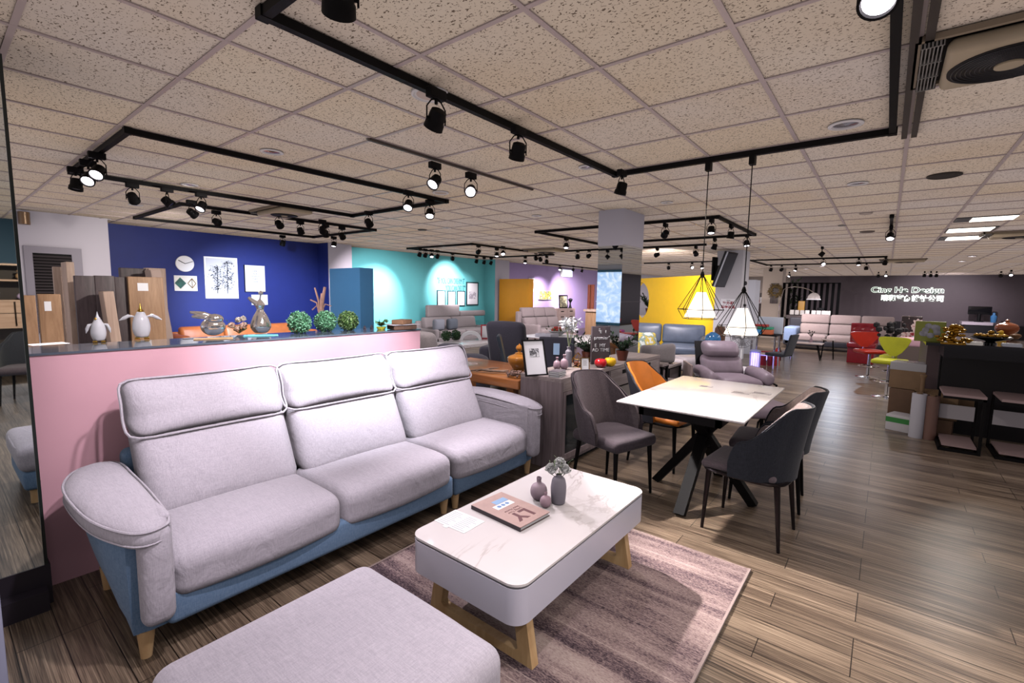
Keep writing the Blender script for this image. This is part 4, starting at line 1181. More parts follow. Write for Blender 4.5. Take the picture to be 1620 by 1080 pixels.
# ================================================================== ON THE PINK PARTITION
ZT = 1.212
def onwall(u, v): return P(u, v, Z=ZT)
M_POR = pbr('white_porcelain', '#e6e6ea', .12, coat=.6); M_GOLD = pbr('gold_plating', '#c9a24a', .2, metal=1)
M_SILV = pbr('silver_plating', '#f0ebe8', .08, metal=.95)
def face_cam(p): return math.atan2(-p.y, -p.x)
def penguin(u, v, hgt, up, label):
    p = onwall(u, v); t = T('penguin_figurine', label, 'figurine', (p.x + .0, p.y, ZT), face_cam(p))
    s = hgt
    link(MB().lathe([(r * s, z * s) for r, z in prof([(.0, .05), (.13, .06), (.19, .2), (.20, .35), (.17, .55), (.11, .68), (.085, .74), (.0, .78)])], seg=24), 'body', M_POR, t)
    link(MB().ball((0, 0, .76 * s), (.085 * s, .075 * s, .075 * s), 14), 'head', M_GOLD if up else M_POR, t)
    bk_ = MB(); bk_.cyl((.01 * s, 0, .80 * s), (-.01 * s, 0, 1.0 * s), .045 * s, .004 * s, 10); link(bk_, 'beak', M_GOLD if up else M_POR, t)
    if not up: link(MB().ball((.04 * s, -.04 * s, .75 * s), (.05 * s, .05 * s, .06 * s), 10), 'cheek', M_GOLD, t)
    for sg in (-1, 1):
        w = MB()
        if up: pts = [(0, sg * .14 * s, .62 * s), (0, sg * .26 * s, .64 * s), (0, sg * .36 * s, .58 * s), (0, sg * .46 * s, .52 * s)]
        else: pts = [(0, sg * .12 * s, .6 * s), (0, sg * .22 * s, .56 * s), (0, sg * .27 * s, .44 * s), (0, sg * .30 * s, .30 * s)]
        w.tube(pts, [.02 * s, .05 * s, .05 * s, .01 * s], 10); link(w, 'flipper', M_POR, t)
        link(MB().soft((.08 * s, sg * .10 * s, .03 * s), (.2 * s, .12 * s, .06 * s), .02 * s, n=4), 'foot', M_GOLD, t)
    return t
penguin(157, 541, .185, False, 'white porcelain penguin with lowered wings and gold face on the partition')
penguin(225, 536, .235, True, 'larger white porcelain penguin with spread wings and gold head on the partition')
# silver rabbit on a tan leaf tray
p = onwall(338, 532); a = face_cam(p)
t = T('rabbit_figurine', 'shiny silver crouching rabbit with long swept back ears on the partition', 'figurine', (p.x, p.y, ZT + .006), a)
link(MB().ball((0, 0, .062), (.058, .075, .062), 28), 'body', M_SILV, t)
link(MB().ball((.02, .01, .118), (.04, .055, .034), 24), 'head', M_SILV, t)
e = MB(); e.tube([(.0, -.01, .135), (.0, -.05, .15), (.0, -.09, .155), (0, -.13, .165)], [.014, .017, .016, .007], 12); e.tube([(.02, -.01, .125), (.02, -.05, .13), (.02, -.09, .135), (.02, -.12, .135)], [.012, .015, .014, .007], 12)
link(e, 'ears', M_SILV, t)
def leaf_tray(u, v, mt, lab):
    p = onwall(u, v)
    S(MB().soft((0, 0, .003), (.10, .22, .006), .003, n=4), 'serving_tray', mt, lab, 'tray', (p.x, p.y, ZT), face_cam(p))
leaf_tray(338, 536, pbr('tan_tray', '#b48f62', .4), 'thin tan tray under the silver rabbit')
# silver bird vase on a turquoise tray
p = onwall(413, 527); a = face_cam(p)
t = T('bird_ornament', 'tall mirror silver pear shaped bird ornament on the partition', 'ornament', (p.x, p.y, ZT + .006), a)
link(MB().lathe(prof([(0, 0), (.04, .0), (.066, .03), (.07, .06), (.05, .12), (.026, .165), (.028, .19), (.034, .21), (.02, .235), (.006, .25), (.0, .255)]), seg=32), 'body', M_SILV, t)
link(MB().tube([(0, 0, .2), (0, -.03, .225), (0, -.06, .25), (0, -.075, .265)], [.026, .018, .013, .010], 12), 'beak', M_SILV, t)
tt = link(MB().tube([(0, 0, .24), (0, .004, .27), (0, .006, .285)], .005, 8), 'stem', M_SILV, t)
link(MB().ball((0, .008, .298), .017, 14), 'knob', M_SILV, t)
leaf_tray(413, 531, pbr('turquoise_tray', '#69bccb', .3), 'turquoise tray under the tall silver bird ornament')
# roses between them
p = onwall(379, 528); t = T('rose_bunch', 'small bunch of cream and pink roses between the two silver ornaments', 'flowers', (p.x - .01, p.y, ZT + .002), face_cam(p))
M_CREAM = pbr('cream_petal', '#f0dcc8', .7); M_BLUSH = pbr('blush_petal', '#e2b5a0', .7)
for i, (y, z, r, mt) in enumerate([(-.045, .06, .028, M_BLUSH), (-.0, .1, .026, M_CREAM), (.03, .11, .026, M_CREAM), (.03, .06, .03, M_BLUSH), (-.01, .04, .022, M_BLUSH)]):
    link(blossom((0.01 * i, y, z), r, 40, i + 9), 'rose', mt, t, smooth=0)
lm = MB(); rr = random.Random(8)
for i in range(16):
    tip = (rr.uniform(-.03, .03), rr.uniform(-.07, .06), rr.uniform(.03, .09)); lm.tube([(0, 0, 0), tip], .0015, 4); sprig(lm, (0, 0, 0), tip, 4, .03, rr, .5)
o = link(lm, 'foliage', M_GRN, t, smooth=0); o['kind'] = 'stuff'
# boxwood balls
def ball_topiary(p, r, mt, label, n=900, seed=1, leaf=.016, nm='boxwood_ball'):
    rr = random.Random(seed); m = MB(); m.ball((0, 0, r), r * .82, 20)
    for i in range(n):
        th = rr.uniform(0, 2 * pi); cz = rr.uniform(-1, 1); sz = (1 - cz * cz) ** .5; d = Vector((sz * cos(th), sz * sin(th), cz))
        q = Vector((0, 0, r)) + d * r * rr.uniform(.8, 1.0)
        a = (d + Vector((rr.uniform(-.8, .8), rr.uniform(-.8, .8), rr.uniform(-.8, .8)))).normalized(); s_ = a.cross(d)
        if s_.length < .1: s_ = a.orthogonal()
        s_.normalize(); l = leaf * rr.uniform(.7, 1.2)
        if q.z < .004: q.z = .004
        m.add([q, q + a * l * .5 + s_ * l * .36, q + a * l, q + a * l * .5 - s_ * l * .36], [(0, 1, 2, 3)])
    return S(m, nm, mt, label, 'topiary ball', (p[0], p[1], p[2]), smooth=0)
def box_mat(name, a, b, c):
    mt, nt, bs_ = newmat(name); n = N(nt)
    n.l(n.ramp(n.noise(n.coord(), 95, 2), [(.35, lin(a)), (.5, lin(b)), (.62, lin(c))]), bs_.inputs['Base Color']); bs_.inputs['Roughness'].default_value = .5
    return mt
M_BX = box_mat('mint_boxwood', '#123a22', '#3a7548', '#8cc09a'); M_BX2 = box_mat('olive_boxwood', '#17320f', '#43692f', '#8aa062')
for i, (u, v, r, mt, lab) in enumerate([(474, 527, .082, M_BX, 'left boxwood ball, mint green, on the partition'), (515, 524, .082, M_BX, 'middle boxwood ball, mint green, on the partition'), (551, 522, .078, M_BX2, 'right boxwood ball, darker olive green, on the partition')]):
    ball_topiary(onwall(u, v), r, mt, lab, 1300, i + 3)
# pine cones, yellow pot, wooden boxes
M_CONE = pbr('pine_cone', '#4a3638', .7, var=.3, vs=60)
def cone(p, s, lab):
    m = MB()
    for k in range(7):
        rr_ = s * (.5, .62, .6, .52, .4, .28, .12)[k]; z = s * (.1 + k * .22)
        for j in range(8):
            a = 2 * pi * (j + .5 * (k % 2)) / 8; m.ball((rr_ * .7 * cos(a), rr_ * .7 * sin(a), z), (s * .16, s * .16, s * .08), 6)
    S(m, 'pine_cone', M_CONE, lab, 'pine cone', (p[0], p[1], p[2]))
cone(onwall(577, 522), .026, 'left dark pine cone beside the olive boxwood ball')
cone(onwall(588, 521), .026, 'right dark pine cone, nearer the yellow pot')
p = onwall(603, 521); t = T('potted_plant', 'small yellow pot with a green plant on the partition', 'plant', (p.x, p.y, ZT))
link(MB().lathe([(.03, 0), (.042, .02), (.042, .024), (.036, .024), (.03, .01), (0, .01)], seg=20), 'pot', pbr('lime_yellow_glaze', '#b9b23a', .3), t)
lm = MB(); rr = random.Random(12)
for i in range(40):
    a = rr.uniform(0, 2 * pi); tip = Vector((cos(a) * .045, sin(a) * .045, rr.uniform(.04, .07))); sprig(lm, (0, 0, .02), tip, 3, .03, rr, .6)
o = link(lm, 'foliage', M_BX2, t, smooth=0); o['kind'] = 'stuff'
M_BOXW = wood('brown_box_wood', '#6d4d3b', '#9c7558', (3, 40, 40)); M_BOXD = wood('dark_box_wood', '#4f3a31', '#6d5243', (3, 40, 40))
p = onwall(636, 521); az_ = R(-8)
t = T('wooden_box', 'lower and wider of two brown wooden boxes at the partition end', 'box', (p.x, p.y, ZT), az_)
link(MB().soft((0, 0, .022), (.13, .22, .038), .003, n=4), 'box_body', M_BOXD, t)
link(MB().soft((0, -.0, .045), (.15, .27, .006), .002, n=4), 'lid_board', pbr('pale_paper_board', '#b8b0b4', .5), t)
t = T('wooden_box', 'upper of two brown wooden boxes at the partition end', 'box', (p.x, p.y + .0, ZT + .0485), R(20))
link(MB().soft((0, 0, .02), (.11, .16, .038), .003, n=4), 'box_body', M_BOXW, t)
# sheets of paper lying on the glass
p = onwall(76, 544); S(MB().box(-.06, .06, -.08, .08, 0, .001), 'paper_sheet', M_WPAPER, 'white paper sheet flat on the left end of the partition', 'paper', (p.x, p.y, ZT), R(10), smooth=0)
p = onwall(300, 536); S(MB().box(-.02, .02, -.035, .035, 0, .002), 'label_card', pbr('dark_card', '#3b3f47', .4), 'small dark card left of the silver rabbit', 'card', (p.x, p.y, ZT), smooth=0)
p = onwall(385, 531); S(MB().box(-.03, .03, -.03, .03, 0, .002), 'label_card', pbr('dark_card', '#3b3f47', .4), 'small dark square card under the roses', 'card', (p.x, p.y, ZT), smooth=0)

# ================================================================== ON THE SIDEBOARD AND THE WOODEN TABLE
ZS = .82
M_AMB = pbr('amber_glaze', '#b8752b', .15, var=.12, vs=14, coat=.6)
p = P(822, 590, Z=.75); S(MB().lathe(prof([(0, 0), (.055, 0), (.06, .02), (.105, .08), (.12, .13), (.11, .155), (.06, .175), (.045, .182), (.045, .19), (.02, .2), (.018, .21), (.036, .235), (.03, .26), (.01, .275), (.0, .29)]), seg=32), 'ginger_jar', M_AMB, 'amber glazed lidded jar at the end of the wooden table', 'jar', (p.x - .07, p.y + .08, .75), smooth=50)
# driftwood and pine cone wreath on the wooden table
M_DRIFT = wood('driftwood', '#7d6556', '#a98f7c', (8, 8, 8), .9)
a = P(742, 588, Z=.75); b = P(800, 590, Z=.76)
m = MB(); rr = random.Random(5)
m.tube([a + Vector((0, 0, .01)), a.lerp(b, .3) + Vector((0, .02, .025)), a.lerp(b, .6) + Vector((0, -.01, .02)), b + Vector((0, 0, .015))], [.006, .012, .014, .01], 7)
m.tube([a.lerp(b, .2) + Vector((0, .0, .012)), a.lerp(b, .45) + Vector((0, .08, .03)), a.lerp(b, .62) + Vector((0, .12, .035))], [.008, .009, .004], 6)
m.tube([a.lerp(b, .5) + Vector((0, .0, .02)), a.lerp(b, .8) + Vector((0, .06, .015)), b + Vector((0, .05, .02))], [.008, .008, .004], 6)
S(m, 'driftwood_branch', M_DRIFT, 'weathered driftwood branch lying on the wooden table', 'branch', (a.x, a.y, .75), world=True)
p = P(812, 597, Z=.76); m = MB(); rr = random.Random(6)
for i in range(46):
    th = 2 * pi * i / 46; rad = .06 + rr.uniform(-.02, .02); s_ = rr.uniform(.012, .02)
    m.ball((rad * cos(th), rad * sin(th), .02 + rr.uniform(0, .03)), (s_, s_, s_ * .8), 6)
S(m, 'pine_cone_wreath', pbr('mixed_cone', '#8d6f62', .8, var=.5, vs=50), 'small wreath of pale and brown pine cones before the amber jar', 'wreath', (p.x - .03, p.y + .07, .75))

def photo_mat(name, cols, sc=6, seed=0, rough=.3, interp='CONSTANT'):
    mt, nt, b = newmat(name); n = N(nt)
    f = n.noise(n.coord(loc=(seed, seed * 2, seed * 3)), sc, 3, .6, .4)
    k = len(cols); n.l(n.ramp(f, [(.32 + .36 * i / max(1, k - 1), lin(c)) for i, c in enumerate(cols)], interp), b.inputs['Base Color'])
    b.inputs['Roughness'].default_value = rough; return mt
def frame(name, label, p, rz, w, h, fw, fmt, tilt=0, th=.02, inner=None, mat_w=None, cat='picture frame', pic=(.5, .45), dy=0):
    # stands or hangs facing local +X, base centre at p
    t = T(name, label, cat, (p[0], p[1], p[2]), rz)
    r_ = Matrix.Rotation(-tilt, 4, 'Y')
    def mk(m, nm, mt):
        m.v = [r_ @ q for q in m.v]; return link(m, nm, mt, t, smooth=0)
    m = MB(); m.box(-th, 0, -w / 2, -w / 2 + fw, 0, h); m.box(-th, 0, w / 2 - fw, w / 2, 0, h); m.box(-th, 0, -w / 2 + fw, w / 2 - fw, 0, fw); m.box(-th, 0, -w / 2 + fw, w / 2 - fw, h - fw, h)
    mk(m, 'frame', fmt)
    mk(MB().box(-th + .002, -.006, -w / 2 + fw, w / 2 - fw, fw, h - fw), 'mount', mat_w or M_WPAPER)
    if inner: mk(MB().box(-.006, -.0045, -w * pic[0] / 2, w * pic[0] / 2, h * (.5 - pic[1] / 2) + dy, h * (.5 + pic[1] / 2) + dy), 'picture', inner)
    return t
a = P(851, 595, Z=ZS)
frame('photo_frame', 'black framed print of two black and white sketches leaning on the sideboard', (a.x - .02, a.y + .02, ZS), R(-28), .22, .33, .013, M_BLK, R(19), inner=photo_mat('sketch_print', ['#e8e8ea', '#8a8a90', '#3a3a3e', '#b8b8bc', '#f0f0f2'], 24, interp='LINEAR'), pic=(.42, .23), dy=.045)
a = P(885, 597, Z=ZS)
for k, (rz_, mt_, lab) in enumerate([(R(12), pbr('dark_book_cover', '#4e464c', .5), 'bottom one of three small books stacked on the sideboard'), (R(6), pbr('silver_book_cover', '#8b858c', .35), 'middle one of three small books stacked on the sideboard'), (R(10), pbr('grey_book_cover', '#6f686e', .4), 'top one of three small books stacked on the sideboard')]):
    t = T('book', lab, 'book', (a.x - .05, a.y + .045, ZS + k * .0175), rz_)
    link(MB().box(-.05, .05, -.08, .08, 0, .002).box(-.05, .05, -.08, .08, .015, .017).box(-.05, -.047, -.08, .08, 0, .017), 'cover', mt_, t, smooth=0)
    link(MB().box(-.047, .047, -.077, .077, .002, .015), 'pages', M_WPAPER, t, smooth=0)
vp = prof([(0, 0), (.018, 0), (.034, .02), (.036, .05), (.028, .075), (.012, .088), (.01, .1), (.015, .115), (.012, .12), (.0, .122)])
p = P(881, 584, Z=ZS); S(MB().lathe(vp), 'bottle_vase', M_PINKC, 'left and lower of two pale pink bottle vases on the sideboard', 'vase', (p.x, p.y, ZS), smooth=50)
p = P(891, 584, Z=ZS); S(MB().lathe([(r_ * 1.08, z * 1.22) for r_, z in vp]), 'bottle_vase', M_PINKC, 'right and taller of two pale pink bottle vases on the sideboard', 'vase', (p.x + .01, p.y, ZS), smooth=50)
p = P(899, 580, Z=ZS); pv = p
S(MB().lathe(prof([(0, 0), (.032, 0), (.034, .02), (.034, .14), (.03, .16), (.016, .175), (.016, .19), (.02, .2), (.014, .2), (.012, .17), (0, .16)])), 'tall_vase', M_SLATEC, 'slate grey cylinder vase with a white leafy spray on the sideboard', 'vase', (p.x, p.y, ZS), smooth=50)
t = T('artificial_spray', 'tall spray of white artificial lily leaves in the slate cylinder vase', 'flowers', (p.x, p.y, ZS + .19))
rr = random.Random(3); lm = MB(); st = MB()
for i in range(9):
    a = rr.uniform(0, 2 * pi); top = Vector((cos(a) * rr.uniform(.02, .10), sin(a) * rr.uniform(.02, .10), rr.uniform(.17, .3)))
    st.tube([(0, 0, -.15), (0, 0, 0), top * .5 + Vector((0, 0, .02)), top], .0025, 5)
    for k in range(22):
        d = Vector((rr.gauss(0, 1), rr.gauss(0, 1), rr.gauss(.2, .8))).normalized(); q = top + d * rr.uniform(0, .02); s_ = d.orthogonal().normalized(); l = rr.uniform(.035, .06)
        lm.add([q, q + d * l * .5 + s_ * l * .13, q + d * l, q + d * l * .5 - s_ * l * .13], [(0, 1, 2, 3)])
link(st, 'stems', M_STEM, t); o = link(lm, 'leaves', pbr('silvery_leaf', '#d8dce2', .5, var=.25, vs=30), t, smooth=0); o['kind'] = 'stuff'
# gold wire terrarium, gold frame, apples
p = P(914, 580, Z=ZS); t = T('wire_terrarium', 'gold wire terrarium filled with dried petals on the sideboard', 'terrarium', (p.x, p.y, ZS), R(20))
m = MB(); b_ = [(.05 * cos(2 * pi * k / 5), .05 * sin(2 * pi * k / 5), .0) for k in range(5)]; c_ = [(.065 * cos(2 * pi * k / 5), .065 * sin(2 * pi * k / 5), .08) for k in range(5)]
for k in range(5):
    for (q0, q1) in ((b_[k], b_[(k + 1) % 5]), (b_[k], c_[k]), (c_[k], c_[(k + 1) % 5]), (c_[k], (0, 0, .145))): m.cyl(q0, q1, .003, .003, 6)
link(m, 'wire_frame', M_GOLD, t)
m = MB(); rr = random.Random(2)
for k in range(40): m.ball((rr.uniform(-.035, .035), rr.uniform(-.035, .035), rr.uniform(.01, .05)), .011, 5)
o = link(m, 'dried_petals', pbr('dried_petals', '#b06a50', .8, var=.5, vs=60), t); o['kind'] = 'stuff'
p = P(926, 586, Z=ZS); t = frame('photo_frame', 'small gold framed card standing beside the wire terrarium', (p.x, p.y, ZS), R(-42), .085, .125, .006, M_GOLD, R(8))
g = MB(); r_ = Matrix.Rotation(-R(8), 4, 'Y')
for k in range(5): g.box(-.0055, -.005, -.02, .02 - .006 * (k % 2), .05 + k * .011, .053 + k * .011)
g.v = [r_ @ q for q in g.v]; link(g, 'printed_text', pbr('grey_ink2', '#8a8580', .6), t, smooth=0)
def apple(u, v, r, mt, lab):
    p = P(u, v, Z=ZS); t = T('ceramic_apple', lab, 'ornament', (p.x, p.y, ZS))
    link(MB().lathe([(a * r, b * r) for a, b in prof([(0, .1), (.45, .0), (.85, .3), (1.0, .8), (.85, 1.25), (.45, 1.42), (.12, 1.3), (.0, 1.24)])], seg=28), 'fruit', mt, t, smooth=60)
    link(MB().tube([(0, 0, 1.2 * r), (.0, .02 * r, 1.5 * r), (.05 * r, .1 * r, 1.62 * r)], .06 * r, 6), 'stalk', M_GRN, t)
apple(950, 581, .062, pbr('red_glaze', '#c9202a', .12, coat=.5), 'glossy red ceramic apple on the sideboard')
apple(965, 579, .062, pbr('yellow_glaze', '#f0bb22', .12, coat=.5), 'glossy yellow ceramic apple right behind the red one')

# ================================================================== BEHIND THE PARTITION, LEFT
M_DKW = wood('dark_brown_board', '#3f3638', '#5d5052', (30, 30, 3)); M_TANW = wood('tan_board', '#8f6b4c', '#b58f6c', (20, 20, 2)); M_CRMW = wood('cream_board', '#a48a7a', '#c4aa98', (20, 20, 2))
def board(u0, u1, v, X, mt, lab, th=.06, nm='wooden_board', tag_=False, tilt=0):
    a = P(u0, v, X=X); b = P(u1, v, X=X); w = b.y - a.y; h = (a.z + b.z) / 2
    t = T(nm, lab, 'board', (X, (a.y + b.y) / 2, 0))
    m = MB().soft((-th / 2, 0, h / 2), (th, w, h), .006, n=4); M_ = Matrix.Rotation(tilt, 4, 'X'); m.v = [M_ @ q for q in m.v]
    zz = min(q.z for q in m.v); m.v = [q - Vector((0, 0, zz)) for q in m.v]
    link(m, 'panel', mt, t)
    if tag_: link(MB().box(0.0005, .0015, -w * .25, w * .05, h - .16, h - .07), 'price_tag', M_WPAPER, t, smooth=0)
    return t
board(26, 56, 467, -6.2, M_TANW, 'tan wooden board half hidden by the mirror')
board(59, 96, 465, -6.25, M_TANW, 'tan wooden board with a white price tag behind the partition', tag_=True)
board(83, 106, 422, -7.3, M_CRMW, 'tall greyish board standing before the louvred hatch', .05)
board(104, 117, 414, -6.9, M_CRMW, 'narrow upright cream board edge before the louvred hatch', .3)
board(117, 149, 436, -6.6, M_DKW, 'dark brown board left of its twin behind the small penguin')
board(149, 181, 436, -6.6, M_DKW, 'dark brown board right of its twin behind the penguins')
board(183, 200, 461, -6.3, M_CRMW, 'short pale board edge leaning beside the large penguin', .2, tilt=R(4))
board(181, 203, 438, -6.75, M_DKW, 'dark side of the tall cabinet behind the large penguin', .05)
board(202, 258, 438, -6.7, M_TANW, 'wide tan wardrobe panel with a white tag behind the large penguin', .1, tag_=True)
board(190, 231, 424, -7.6, M_DKW, 'tall dark board with pale edges in front of the navy wall', .1)
board(258, 268, 425, -7.45, M_CRMW, 'slim cream board right of the wide tan panel', .1, tilt=R(5))
board(266, 282, 427, -7.1, pbr('pale_greige_board', '#b49c90', .6), 'leaning pale board nearest the round clock', .25, tilt=R(6))
board(230, 262, 424, -7.9, M_CRMW, 'broad greige board standing behind the wide tan panel', .1)

# on the navy wall
def wallart(u0, u1, v0, v1, X, name, label, fmt, fw=.02, inner=None, pic=(.6, .6), cat='picture', th=.025, mat_w=None, dy=0):
    a = P(u0, v1, X=X); b = P(u1, v1, X=X); c = P((u0 + u1) / 2, v0, X=X)
    w = b.y - a.y; h = c.z - (a.z + b.z) / 2
    return frame(name, label, (X + th, (a.y + b.y) / 2, (a.z + b.z) / 2), 0, w, h, fw, fmt, 0, th, inner, mat_w, cat, pic, dy), w, h
XN = NAVYX
c = P(293, 417, X=XN + .04); t = T('wall_clock', 'round white wall clock with two dark hands on the navy wall', 'clock', (XN + .002, c.y, c.z))
rk = abs(P(308, 417, X=XN).y - P(279, 417, X=XN).y) / 2
MR = Matrix.Rotation(R(90), 4, 'Y')
def rot(m): m.v = [MR @ q for q in m.v]; return m
link(rot(MB().lathe([(rk, 0), (rk, .03), (rk * .97, .035), (0, .035)], seg=40)), 'clock_face', M_WPAPER, t)
hm = MB(); hm.tube([(.038, 0, 0), (.038, -.11, .06)], .007, 5); hm.tube([(.038, 0, 0), (.038, .13, .05)], .005, 5); link(hm, 'clock_hands', M_BLK, t)
t, w, h = wallart(276, 312, 436, 460, XN, 'wall_print', 'cream print of a dark green diamond beside a thin gold one under the clock', M_WPAPER, .008, mat_w=pbr('cream_paper', '#e2dcd2', .6))
link(MB().prism([(-w * .25 - w * .24, h * .5), (-w * .25, h * .14), (-w * .25 + w * .26, h * .5), (-w * .25, h * .88)], -.001, .004, 'YZ'), 'green_diamond', pbr('malachite_green', '#1d5346', .4, var=.5, vs=14), t, smooth=0)
g = MB(); pts = [(w * .08, h * .5), (w * .27, h * .2), (w * .44, h * .5), (w * .27, h * .82)]
for k in range(4): g.tube([(.002, *pts[k]), (.002, *pts[(k + 1) % 4])], .006, 4)
g.tube([(.002, w * .27, h * .2), (.002, w * .27, h * .82)], .004, 4); link(g, 'gold_outline', M_GOLD, t)
t, w, h = wallart(325, 377, 407, 472, XN, 'wall_print', 'large white framed print of two dark leafy trees on the navy wall', M_WPAPER, .03, mat_w=pbr('soft_grey_paper', '#cfcfd6', .6))
g = MB(); rr = random.Random(21)
for (y, top, sp) in ((-w * .14, .78, .17), (w * .16, .9, .2)):
    g.tube([(-.003, y, h * .13), (-.003, y + .02, h * top)], .006, 4)
    for k in range(300):
        z = h * rr.uniform(.18, top); s_ = sp * w * (1.15 - abs(z / h - .5)); yy = y + rr.gauss(0, s_ * .5)
        l = rr.uniform(.015, .04); a = rr.uniform(0, pi)
        g.add([(-.003, yy, z), (-.003, yy + cos(a) * l, z + sin(a) * l * .6), (-.003, yy + cos(a) * l * 1.6, z + sin(a) * l), (-.003, yy + cos(a) * l * .6 - .01, z + sin(a) * l)], [(0, 1, 2, 3)])
g.box(-.004, -.002, -w * .38, w * .38, h * .12, h * .125)
link(g, 'printed_trees', pbr('ink_black', '#2b2f3a', .6), t, smooth=0)
t, w, h = wallart(388, 419, 420, 461, XN, 'wall_print', 'white text print with black side edge above the silver bird ornament', M_WPAPER, .012, th=.03)
for k, s_ in enumerate(('LIFE', 'IS A', 'LOVELY', 'DAY', 'smile')): text(s_, 'lettering', pbr('ink_black', '#2b2f3a'), .05, (.001, 0, h * (.78 - k * .1)), FX, t, .0005)
link(MB().box(-.03, -.001, -w / 2 - .012, -w / 2, -.01, h + .005).box(-.03, -.001, -w / 2, w / 2, -.012, 0), 'black_edge', M_BLK, t, smooth=0)  # black strips along the left side and the bottom
t, w, h = wallart(398, 423, 466, 482, XN, 'wall_print', 'small white card on the navy wall behind the silver bird ornament', M_WPAPER, .01)
# orange sofa against the navy wall
def sofa_gen(name, label, loc, rz, w, d, seats, zs, zb, mt, head=None, armw=.16, armh=.6, base=None, cat='sofa', legs=M_BLK, group=None, backt=.2, arms=(1, 1), hmt=None):
    # faces local +X; origin at the middle of its footprint
    t = T(name, label, cat, loc, rz, group); base = base or mt
    x0, x1 = -d / 2, d / 2; y0 = -w / 2 + (armw if arms[0] else 0); y1 = w / 2 - (armw if arms[1] else 0)
    link(MB().soft((0, 0, .19), (d - .04, w - .02, .16), .03, n=5), 'base', base, t)
    link(MB().soft((x0 + .07, 0, (zb - .1 + .12) / 2), (.13, w - .04, zb - .22), .04, n=6), 'back_frame', base, t)
    sw = (y1 - y0) / seats
    for i in range(seats):
        yc = y0 + sw * (i + .5)
        link(MB().soft((.06, yc, zs - .09), (d - .16, sw - .006, .20), .06, (0, 0, .12), 8), 'seat_cushion', mt, t)
        def bf(p): p.x -= .22 * (p.z - zs); return p
        zt = zb if not head else zs + (zb - zs) * .55
        link(MB().soft((x0 + backt + .06, yc, (zs + zt) / 2), (backt, sw - .006, zt - zs), .06, (.3, 0, .0), 8, bf), 'back_cushion', mt, t)
        if head: link(MB().soft((x0 + backt * .8 + .06, yc, (zt + zb) / 2 + .01), (backt * .8, sw - .004, zb - zt + .02), .06, (.25, 0, .0), 8, bf), 'headrest', hmt or mt, t)
    for k, sg in enumerate((-1, 1)):
        if arms[k]: link(MB().soft((0.0, sg * (w / 2 - armw / 2), (armh + .1) / 2), (d - .04, armw, armh - .1), .06, (0, .12, .0), 8), 'armrest', mt, t)
    for x in (x0 + .08, x1 - .1):
        for y in (-w / 2 + .1, w / 2 - .1): link(MB().cyl((x, y, .13), (x, y, 0), .02, .014, 8), 'leg', legs, t)
    return t
pa = P(270, 520, X=-10.3); pb = P(470, 512, X=-10.3)
sofa_gen('sofa', 'low orange brown leather sofa along the navy wall', (-10.16, (pa.y + 5.4) / 2, 0), 0, 5.4 - pa.y, .9, 3, .42, .80, leather('tan_orange_leather', '#c9713c', .4), armh=.68)
# driftwood branch decoration by the pillar
p = P(508, 470, D=7.6); m = MB(); rr = random.Random(9)
b0 = Vector((p.x, p.y, .0))
for (du, dv, r_) in ((-10, -15, .016), (6, -16, .026), (-17, 4, .014), (2, -6, .03), (16, 14, .012), (-14, 20, .014)):
    q = P(508 + du, 470 + dv, D=7.6); m.tube([P(508 + rr.uniform(-3, 3), 500, D=7.6), P(508 + du * .4, 478 + dv * .2, D=7.6), q], [r_, r_, r_ * .8], 7)
m.tube([b0, P(508, 500, D=7.6)], .035, 8); m.lathe([(.18, 0), (.16, .03), (.04, .05)], tuple(b0), 16)
S(m, 'branch_sculpture', pbr('peeled_branch', '#c49a88', .7, var=.2, vs=20), 'bundle of peeled branches rising above the middle boxwood ball', 'branch decoration', tuple(b0), world=True)
# red upright box
p = P(581, 476, D=9.6); t = T('red_cabinet', 'narrow red metal cabinet with a white button beside the sky blue panel', 'cabinet', (p.x, p.y, 0), math.atan2(-p.y, -p.x))
wd = 11 * 9.6 / F; link(MB().soft((0, 0, p.z / 2), (.15, wd, p.z), .01, n=4), 'body', pbr('signal_red', '#b3242c', .35), t); link(MB().ball((.08, .01, p.z - .24), .018, 8), 'button', M_WPAPER, t)
# ================================================================== MIDDLE BACKGROUND
M_GREYV = fabric('warm_grey_velvet', '#7f7875', '#665f5d'); M_GREYS = fabric('pale_grey_upholstery', '#a39b9b', '#8a8282')
M_DARKR = fabric('near_black_suede', '#34323b', '#25242b'); M_BEIGE = fabric('beige_upholstery', '#c0b0b0', '#a39393'); M_CREAML = leather('cream_leather', '#d9cfd0', .4)
# armchairs just beyond the pink partition
def armchair(label, loc, rz, mt, zb, w=.75, d=.8, zs=.42, armh=.6, cat='armchair', hi=False, lean_=.25, arm=.14):
    t = T('armchair', label, cat, loc, rz)
    link(MB().soft((.02, 0, .25), (d - .1, w - .1, .2), .05, n=6), 'base', mt, t)
    link(MB().soft((.06, 0, zs - .05), (d - .2, w - 2 * arm, .15), .06, (0, 0, .2), 8), 'seat_cushion', mt, t)
    def bf(p): p.x -= lean_ * (p.z - zs); return p
    link(MB().soft((-d / 2 + .14, 0, (zs + zb) / 2), (.2, w - (2 * arm if hi else .06), zb - zs), .08, (.15, 0, .05), 10, bf), 'backrest', mt, t)
    for sg in (-1, 1):
        def af(p): p.z -= .06 * max(0, (p.x + .1)) / .4; return p
        link(MB().soft((.02, sg * (w / 2 - arm / 2), (armh + .1) / 2), (d - .12, arm, armh - .1), .06, (0, .1, .06), 8, af), 'armrest', mt, t)
    for x in (-d / 2 + .12, d / 2 - .12):
        for y in (-w / 2 + .1, w / 2 - .1): link(MB().cyl((x, y, .18), (x, y, 0), .02, .015, 8), 'leg', M_BLK, t)
    return t
